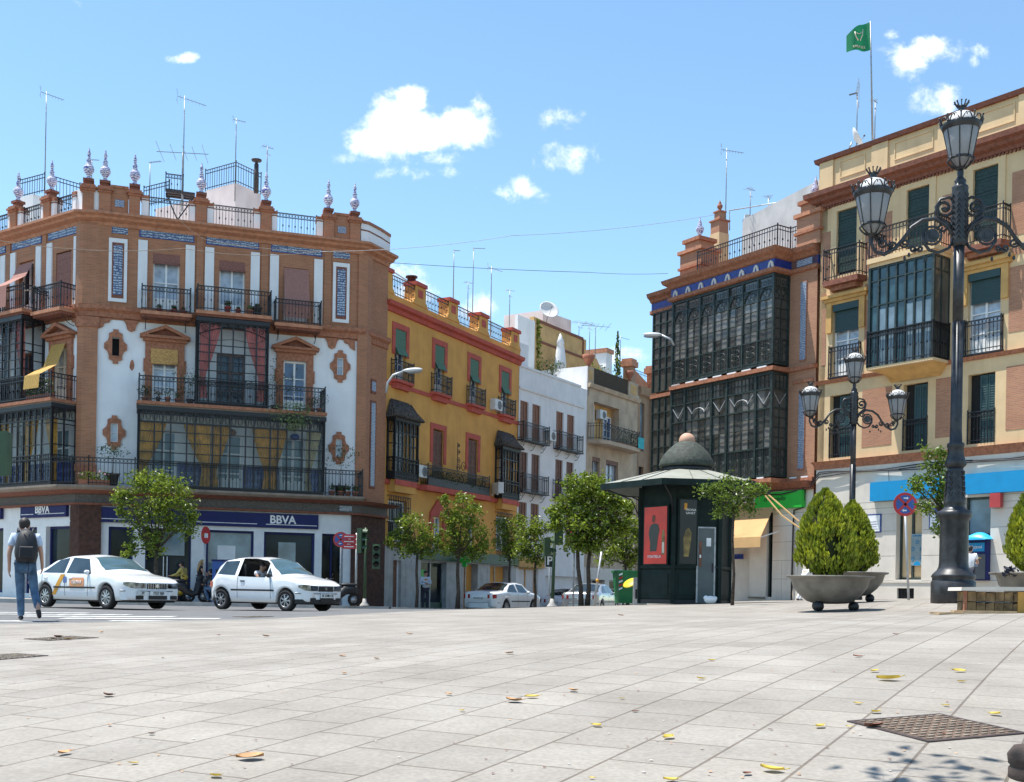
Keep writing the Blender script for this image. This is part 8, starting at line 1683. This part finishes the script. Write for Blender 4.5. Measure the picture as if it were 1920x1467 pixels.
# ------------------------------------------------------------------ orange trees: crowns from clusters of leaf clumps round forked limbs
mat('orange_fruit', (.65,.24,.02), .5)
def tree(label, ub, d, blobs, trunk, m='leaf_orange', dens=1., ls=.13, name='orange_tree', seed=1, dz=.1, group='orange trees round the plaza', zb=None, tr=.07):
    random.seed(seed); p = gp(ub, d); zg = p.z+dz; t = thing(name, label, 'tree', (p.x,p.y,zg), 0, group); o = Vector((p.x,p.y,zg)); S = d/FPX
    B = [(at(u, v, d)-o+Vector((0, random.uniform(-.5,.5)*r*S, 0)), r*S) for u, v, r in blobs]; f = MB()
    for c, r in B:
        n = int(dens*340*(r/.5)**1.8)+90
        for k in range(max(3, n//22)):      # small leaf clumps give light and dark tufts with gaps between
            dd = Vector((random.gauss(0,1),random.gauss(0,1),random.gauss(0,1))).normalized(); cc = c+dd*r*random.uniform(.55,1.08)*Vector((1,1,.95)).length/1.71; cc = c+Vector((dd.x,dd.y,dd.z*.92))*r*random.uniform(.45,1.06); tw = random.uniform(.09,.17)*max(.6,min(1.5,r/.5))
            f.tube([c.lerp(cc,.35), cc], [.010,.004], 'bark', 3)
            for i in range(22): q = cc+Vector((random.gauss(0,tw),random.gauss(0,tw),random.gauss(0,tw*.8))); leaf(f, q, ls*random.uniform(.65,1.25), m)
    f.build('crown', t); w = MB(); ctr = sum((c*r for c, r in B), Vector())/sum(r for c, r in B)
    for base_off, top in trunk:
        a = Vector((base_off,0,-.1)); tp_ = Vector((top*1., 0, 0))+Vector((0,0,max(.9, min(c.z-r for c, r in B)+.25)))
        w.tube([a, a.lerp(tp_,.35)+Vector((.03,0,0)), a.lerp(tp_,.7)+Vector((-.02,0,0)), tp_], [tr*1.35,tr,tr*.9,tr*.8], 'bark', 9)
        for c, r in B: w.tube([tp_, tp_.lerp(c,.5)+Vector((0,0,.05)), c], [tr*.55,tr*.35,tr*.15], 'bark', 5)
    w.build('trunk', t); return t
tree('orange tree in front of the bank windows behind the taxi', 292, 40.5, [(262,900,26),(300,905,28),(335,915,24),(235,935,20),(285,940,34),(330,950,30),(255,965,26),(360,965,16),(300,985,30),(340,990,24),(262,1005,20),(245,1030,16),(290,1020,22),(225,928,10),(222,958,8)], [(0,0)], seed=2, dz=.1)
tree('first orange tree from the left before the ochre house', 781, 45.8, [(775,985,22),(750,1000,20),(800,1000,22),(765,1025,22),(795,1030,22),(735,1015,14),(820,1020,18),(755,975,14)], [(0,0)], seed=3, tr=.06)
tree('taller orange tree before the ochre house, second from the left', 858, 46, [(868,945,20),(850,965,20),(890,965,20),(865,985,28),(845,1000,20),(895,1000,22),(870,1020,28),(905,1030,18),(835,940,12),(850,1035,20),(888,1040,18)], [(0,0)], seed=4, tr=.08)
tree('dark orange tree in the shade at the end of the ochre house', 955, 53, [(950,985,20),(965,1005,24),(945,1020,20),(960,1040,20),(972,975,12)], [(0,0)], seed=5, tr=.06)
tree('round orange tree in front of the white house', 1003, 50, [(1000,985,20),(985,1000,18),(1020,1000,20),(995,1020,26),(1020,1030,20),(980,1035,18),(1005,1045,20)], [(0,0)], seed=6, tr=.06)
tree('large orange tree with two trunks, left of the kiosk', 1090, 38.5, [(1095,905,24),(1075,915,24),(1120,915,26),(1060,945,26),(1100,945,34),(1140,940,28),(1165,960,20),(1050,975,22),(1085,985,34),(1125,985,32),(1075,1015,24),(1110,1020,28),(1150,1000,22),(1140,930,20),(1178,945,16),(1168,990,18),(1040,960,12)], [(0,-.15),(.2,.25)], m='leaf_orange', seed=7, tr=.075, ls=.15, dens=1.15)
tree('orange tree behind the large one, next to the kiosk wall', 1172, 42, [(1175,985,22),(1160,1005,22),(1190,1005,18),(1170,1030,24),(1195,1040,14),(1150,1040,20),(1180,1055,16),(1130,1050,14)], [(.1,0)], seed=8, tr=.06)
tree('small bright young tree with a thin trunk in front of the kiosk', 1373, 27, [(1340,915,17),(1365,912,20),(1395,915,18),(1420,918,13),(1355,940,20),(1385,940,18),(1370,962,14),(1315,920,10),(1410,935,10),(1345,962,9),(1405,958,8),(1432,915,7)], [(0,0)], 'leaf_bright', seed=9, tr=.035, ls=.085, dens=1.3, dz=.03)
tree('bright orange tree partly behind the tall lamp column', 1778, 26, [(1750,848,16),(1765,870,20),(1740,890,22),(1770,905,22),(1725,905,14),(1750,930,22),(1775,945,20),(1735,955,14),(1768,975,14),(1758,995,8),(1715,915,9)], [(.05,.02)], 'leaf_bright', seed=10, tr=.06, ls=.10, dens=1.1, dz=.03)
# the tree over the photographer that throws the dappled shade at bottom right
random.seed(21); t = thing('shade_tree', 'tree overhead throwing dappled shade on the bottom right paving', 'tree', (4.2,1.2,T(4.2,1.2))); f = MB()
for k in range(70):
    c = Vector((random.gauss(-3.1,.6), random.gauss(3.05,.55), random.uniform(5.0,6.2)));
    for i in range(16): leaf(f, c+Vector((random.gauss(0,.16),random.gauss(0,.16),random.gauss(0,.12))), .16, 'leaf_orange')
f.build('crown', t); w = MB(); w.tube([(0,0,0),(-.1,.1,2.2),(-1.2,1.4,4.2),(-3,3.6,5.6)], [.16,.13,.1,.04], 'bark', 9); w.build('trunk', t)
# ------------------------------------------------------------------ fallen leaves
mat('leaf_yellow', (.62,.46,.07), .6, var=.2, vs=8, trans=.2); mat('leaf_tan', (.52,.28,.12), .7, var=.25, vs=8); mat('leaf_brown', (.20,.07,.04), .7, var=.3, vs=8)
LV = [(122,1416,34,'t'),(466,1428,62,'t'),(404,1460,36,'y'),(250,1436,20,'y'),(284,1382,18,'b'),(203,1306,30,'b'),(205,1365,14,'t'),(190,1187,14,'t'),(498,1195,20,'t'),(642,1232,18,'t'),(706,1237,16,'t'),(645,1264,16,'t'),(955,1228,22,'t'),(841,1304,18,'t'),(866,1337,16,'y'),(965,1320,40,'t'),(998,1311,30,'y'),(1075,1297,26,'t'),(1166,1312,12,'y'),(1334,1240,16,'y'),(1315,1276,20,'y'),(1118,1364,26,'y'),(1252,1387,34,'y'),(1450,1452,52,'y'),(1258,1465,36,'y'),(1609,1233,20,'b'),(1640,1263,24,'y'),(1668,1277,50,'y'),(1797,1261,28,'y'),(1803,1281,16,'y'),(1609,1322,18,'y'),(1643,1340,28,'y'),(1773,1325,18,'y'),(1865,1342,30,'y'),(1538,1364,30,'y'),(1592,1366,14,'y'),(1680,1191,12,'b'),(1164,1155,16,'t'),(1445,1372,10,'b'),(410,1192,10,'b'),(1191,1337,14,'b'),(1770,1380,16,'b'),(1640,1367,44,'b'),(1400,1455,26,'b'),(305,1235,9,'b'),(768,1190,14,'t'),(1110,1465,14,'y'),(110,1196,20,'b'),(128,1200,16,'t'),(100,1200,14,'b')]
random.seed(5); ORD = ['leftmost','second from the left','third from the left','fourth from the left','fifth from the left','sixth from the left','seventh from the left','eighth from the left','ninth from the left','tenth from the left','eleventh from the left','twelfth from the left','last but one','rightmost']
GR = {}
for q_ in sorted(LV): GR.setdefault((q_[3], min(2, q_[0]//640)), []).append(q_)
for (c, third), items in GR.items():
  for rank, (u, v, w_, c) in enumerate(items):
    g0 = gv(u, v); S = .95*w_/FPX*g0.y; m = dict(t='leaf_tan', y='leaf_yellow', b='leaf_brown')[c]
    f = MB(); n = 6; vs = []; cu = random.uniform(.02,.38)
    for i in range(n+1):
        s_ = i/n; wd = .30*max(0., sin(pi*min(1, s_*1.02)))**.8; x = -.5+s_*.9
        for q in (-1,0,1): vs.append((x*S, q*wd*S, S*(cu*(x*x)+.10*abs(q)+.02)))
    f.add(vs, [(i*3+j, i*3+j+1, i*3+j+4, i*3+j+3) for i in range(n) for j in range(2)], m, True); f.tube([(.38*S,0,S*.08),(.62*S,.02*S,S*.16)], .012*S+.001, m, 3)
    o = f.build('fallen_leaf'); o.location = (g0.x, g0.y, TPZ(g0.x,g0.y)+.002); o.rotation_euler = (random.uniform(-.25,.12), random.uniform(-.1,.1), random.uniform(-1.1,1.1)+(pi if random.random() < .5 else 0)); o.location.z += .02*S
    w1 = {'t':'tan','y':'yellow','b':'small brown'}[c]
    tag(o, (ORD[rank] if rank < len(items)-1 else 'rightmost')+' of the '+w1+' leaves in the '+['left','middle','right'][third]+' third of the paving', 'leaf', 'fallen leaves on the paving')
f = MB(); random.seed(8)      # crumbs of leaf, grit and chewing gum spots: nobody could count them
for i in range(240):
    u, v = random.uniform(0,1920), 1160+300*random.random()**1.3; g0 = gv(u, v)
    s_ = random.uniform(.003,.009); a = random.random()*6.28; z = TPZ(g0.x,g0.y)
    f.add([(g0.x+s_*1.6*cos(a+k*2.1), g0.y+s_*1.6*sin(a+k*2.1), z+.0015+.002*(k == 1)) for k in range(3)]+[(g0.x,g0.y,z+s_*.6)], [(0,1,3),(1,2,3),(2,0,3)], random.choice(['leaf_brown','leaf_tan','leaf_brown','kerb_stone']))
o = f.build('leaf_litter'); tag(o, 'crumbs of dry leaf and grit scattered over the paving', 'litter', kind='stuff')
# ------------------------------------------------------------------ balcony plants
FLM = Matrix.Translation((*FL.o, 0)) @ Matrix.Rotation(FL.a, 4, 'Z'); FLL = FLM @ ML; random.seed(12); GB = 'pot plants on the balconies'
PP = [(-3.78,-.5,7.69,.13,.22,'pot_terracotta',.5,'leaf_pot',None,0,'pot plant at the left end of the middle balcony'),(-3.3,-1.0,7.69,.1,.17,'pot_dark',.3,'leaf_pot','flower_red',0,'red flowered pot left of the yellow blind window'),(-2.95,-1.0,7.69,.12,.2,'pot_terracotta',.4,'leaf_pot','flower_white',0,'white flowered pot below the yellow blind window'),(-2.6,-1.0,7.69,.1,.17,'pot_terracotta',.3,'leaf_pot','flower_red',0,'red flowered pot right of the yellow blind window'),(-2.1,-.6,7.69,.15,.24,'pot_dark',1.3,'leaf_pot',None,0,'tall leafy plant left of the rose curtained bay'),(1.15,-.5,7.69,.15,.24,'pot_dark',1.9,'leaf_pot',None,0,'tall climbing plant right of the rose curtained bay'),
      (2.65,-.7,7.69,.12,.2,'pot_terracotta',.5,'leaf_pot','flower_pink',0,'pink flowered pot at the right end of the middle balcony'),(2.9,-.8,7.69,.12,.2,'pot_terracotta',.7,'leaf_pot','flower_red',0,'red flowered bush at the right corner of the middle balcony'),(-4.9,-.7,4.39,.24,.5,'pot_dark',1.1,'leaf_pot',None,1,'big dark urn with spreading plant under the left quatrefoil window'),(3.85,-.6,4.39,.24,.45,'pot_dark',1.6,'leaf_pot','flower_pink',1,'big urn with bougainvillea under the right quatrefoil window'),
      (-.75,-.85,11.37,.13,.25,'pot_red',.25,'leaf_pot',None,0,'red pot at the left on the top middle balcony'),(-.35,-.85,11.37,.12,.18,'pot_red',.12,'leaf_pot',None,0,'low red pot in the middle of the top middle balcony'),(.1,-.85,11.37,.14,.2,'pot_terracotta',.2,'leaf_pale',None,0,'clay pot with pale plant on the top middle balcony'),(.4,-.6,11.37,.2,.4,'pot_dark',.15,'leaf_pot',None,0,'round dark pot on the top middle balcony'),(-3.3,-.5,11.23,.12,.15,'pot_red',.18,'leaf_pot','flower_red',0,'red geraniums left on the top left balcony'),(-2.75,-.55,11.23,.14,.15,'pot_red',.18,'leaf_pot','flower_red',0,'red geraniums in the middle of the top left balcony'),(-2.4,-.55,11.23,.12,.15,'pot_red',.16,'leaf_pot','flower_red',0,'red geraniums right on the top left balcony')]
for x, y, z, r, h, m, ph, pm, fc, sh_, lab in PP: pot(x, y, z, r, h, m, FLM, None, lab, GB, ph, pm, fc, sh_, n=int(60+110*ph))
for k, x in enumerate((3.45,3.8,4.1,4.4)): pot(x, -.95, 4.39, .13, .2, 'pot_terracotta', FLM, None, ['small clay pot first from the left at the right end of the long balcony','second small clay pot at the right end of the long balcony','third small clay pot at the right end of the long balcony','small clay pot at the very right corner of the long balcony'][k], GB, .25)
def trough(x0, x1, y, z, M_, lab, fl_=None, n=260, hgt=.3, pm='leaf_pot', box=True):
    t = thing('window_box', lab, 'planter box', M_ @ Vector(((x0+x1)/2,y,z)), atan2(M_[1][0], M_[0][0]), 'planting troughs on the balconies'); w_ = (x1-x0)/2
    if box: MB().box(-w_,w_,-.1,.1,0,.2,'pot_terracotta').build('trough', t)
    f = MB()
    for i in range(n): leaf(f, Vector((random.uniform(-w_,w_), random.gauss(0,.09), .2+random.random()**1.3*hgt)), .1, pm)
    if fl_:
        for i in range(n//6): leaf(f, Vector((random.uniform(-w_,w_), random.gauss(0,.1), .25+random.random()*hgt)), .09, fl_)
    f.build('foliage', t)
trough(-6.1, -5.0, -1.0, 4.39, FLM, 'long trough of yellow green plants at the corner of the long balcony', 'flower_pink', pm='leaf_bright'); trough(-1.9, -.3, -.95, 7.69, FLL, 'flowering trough under the sunlit yellow blind', 'flower_white', 420, .6)
t = thing('hanging_plant', 'pale green plant spilling over the middle balcony edge', 'plant', FLM @ Vector((1.85,-1.2,7.7)), FL.a); f = MB()
for i in range(420): x = random.gauss(0,.38); zz = random.uniform(-.9,.3)*(1-abs(x)*.6); leaf(f, Vector((x, -.08+random.gauss(0,.06), zz)), .11, 'leaf_pale')
f.build('foliage', t); trough(3.5, 9.1, -.3, 5.5, YM, 'dark green planting along the long balcony of the ochre house', None, 700, .55, box=True)
trough(2.4, 5.5, -.8, 9.7, XM, 'bushy plants in front of the loggia of the beige house', None, 420, .9); b_ = sign_box('turquoise_cloth', 'turquoise cloth hung over the loggia balcony railing', FX, None, 4.75, 5.55, 9.75, 10.45, -1.05, .02, mat('turquoise', (.04,.42,.44), .8).name, cat='cloth')
bpy.context.view_layer.update()
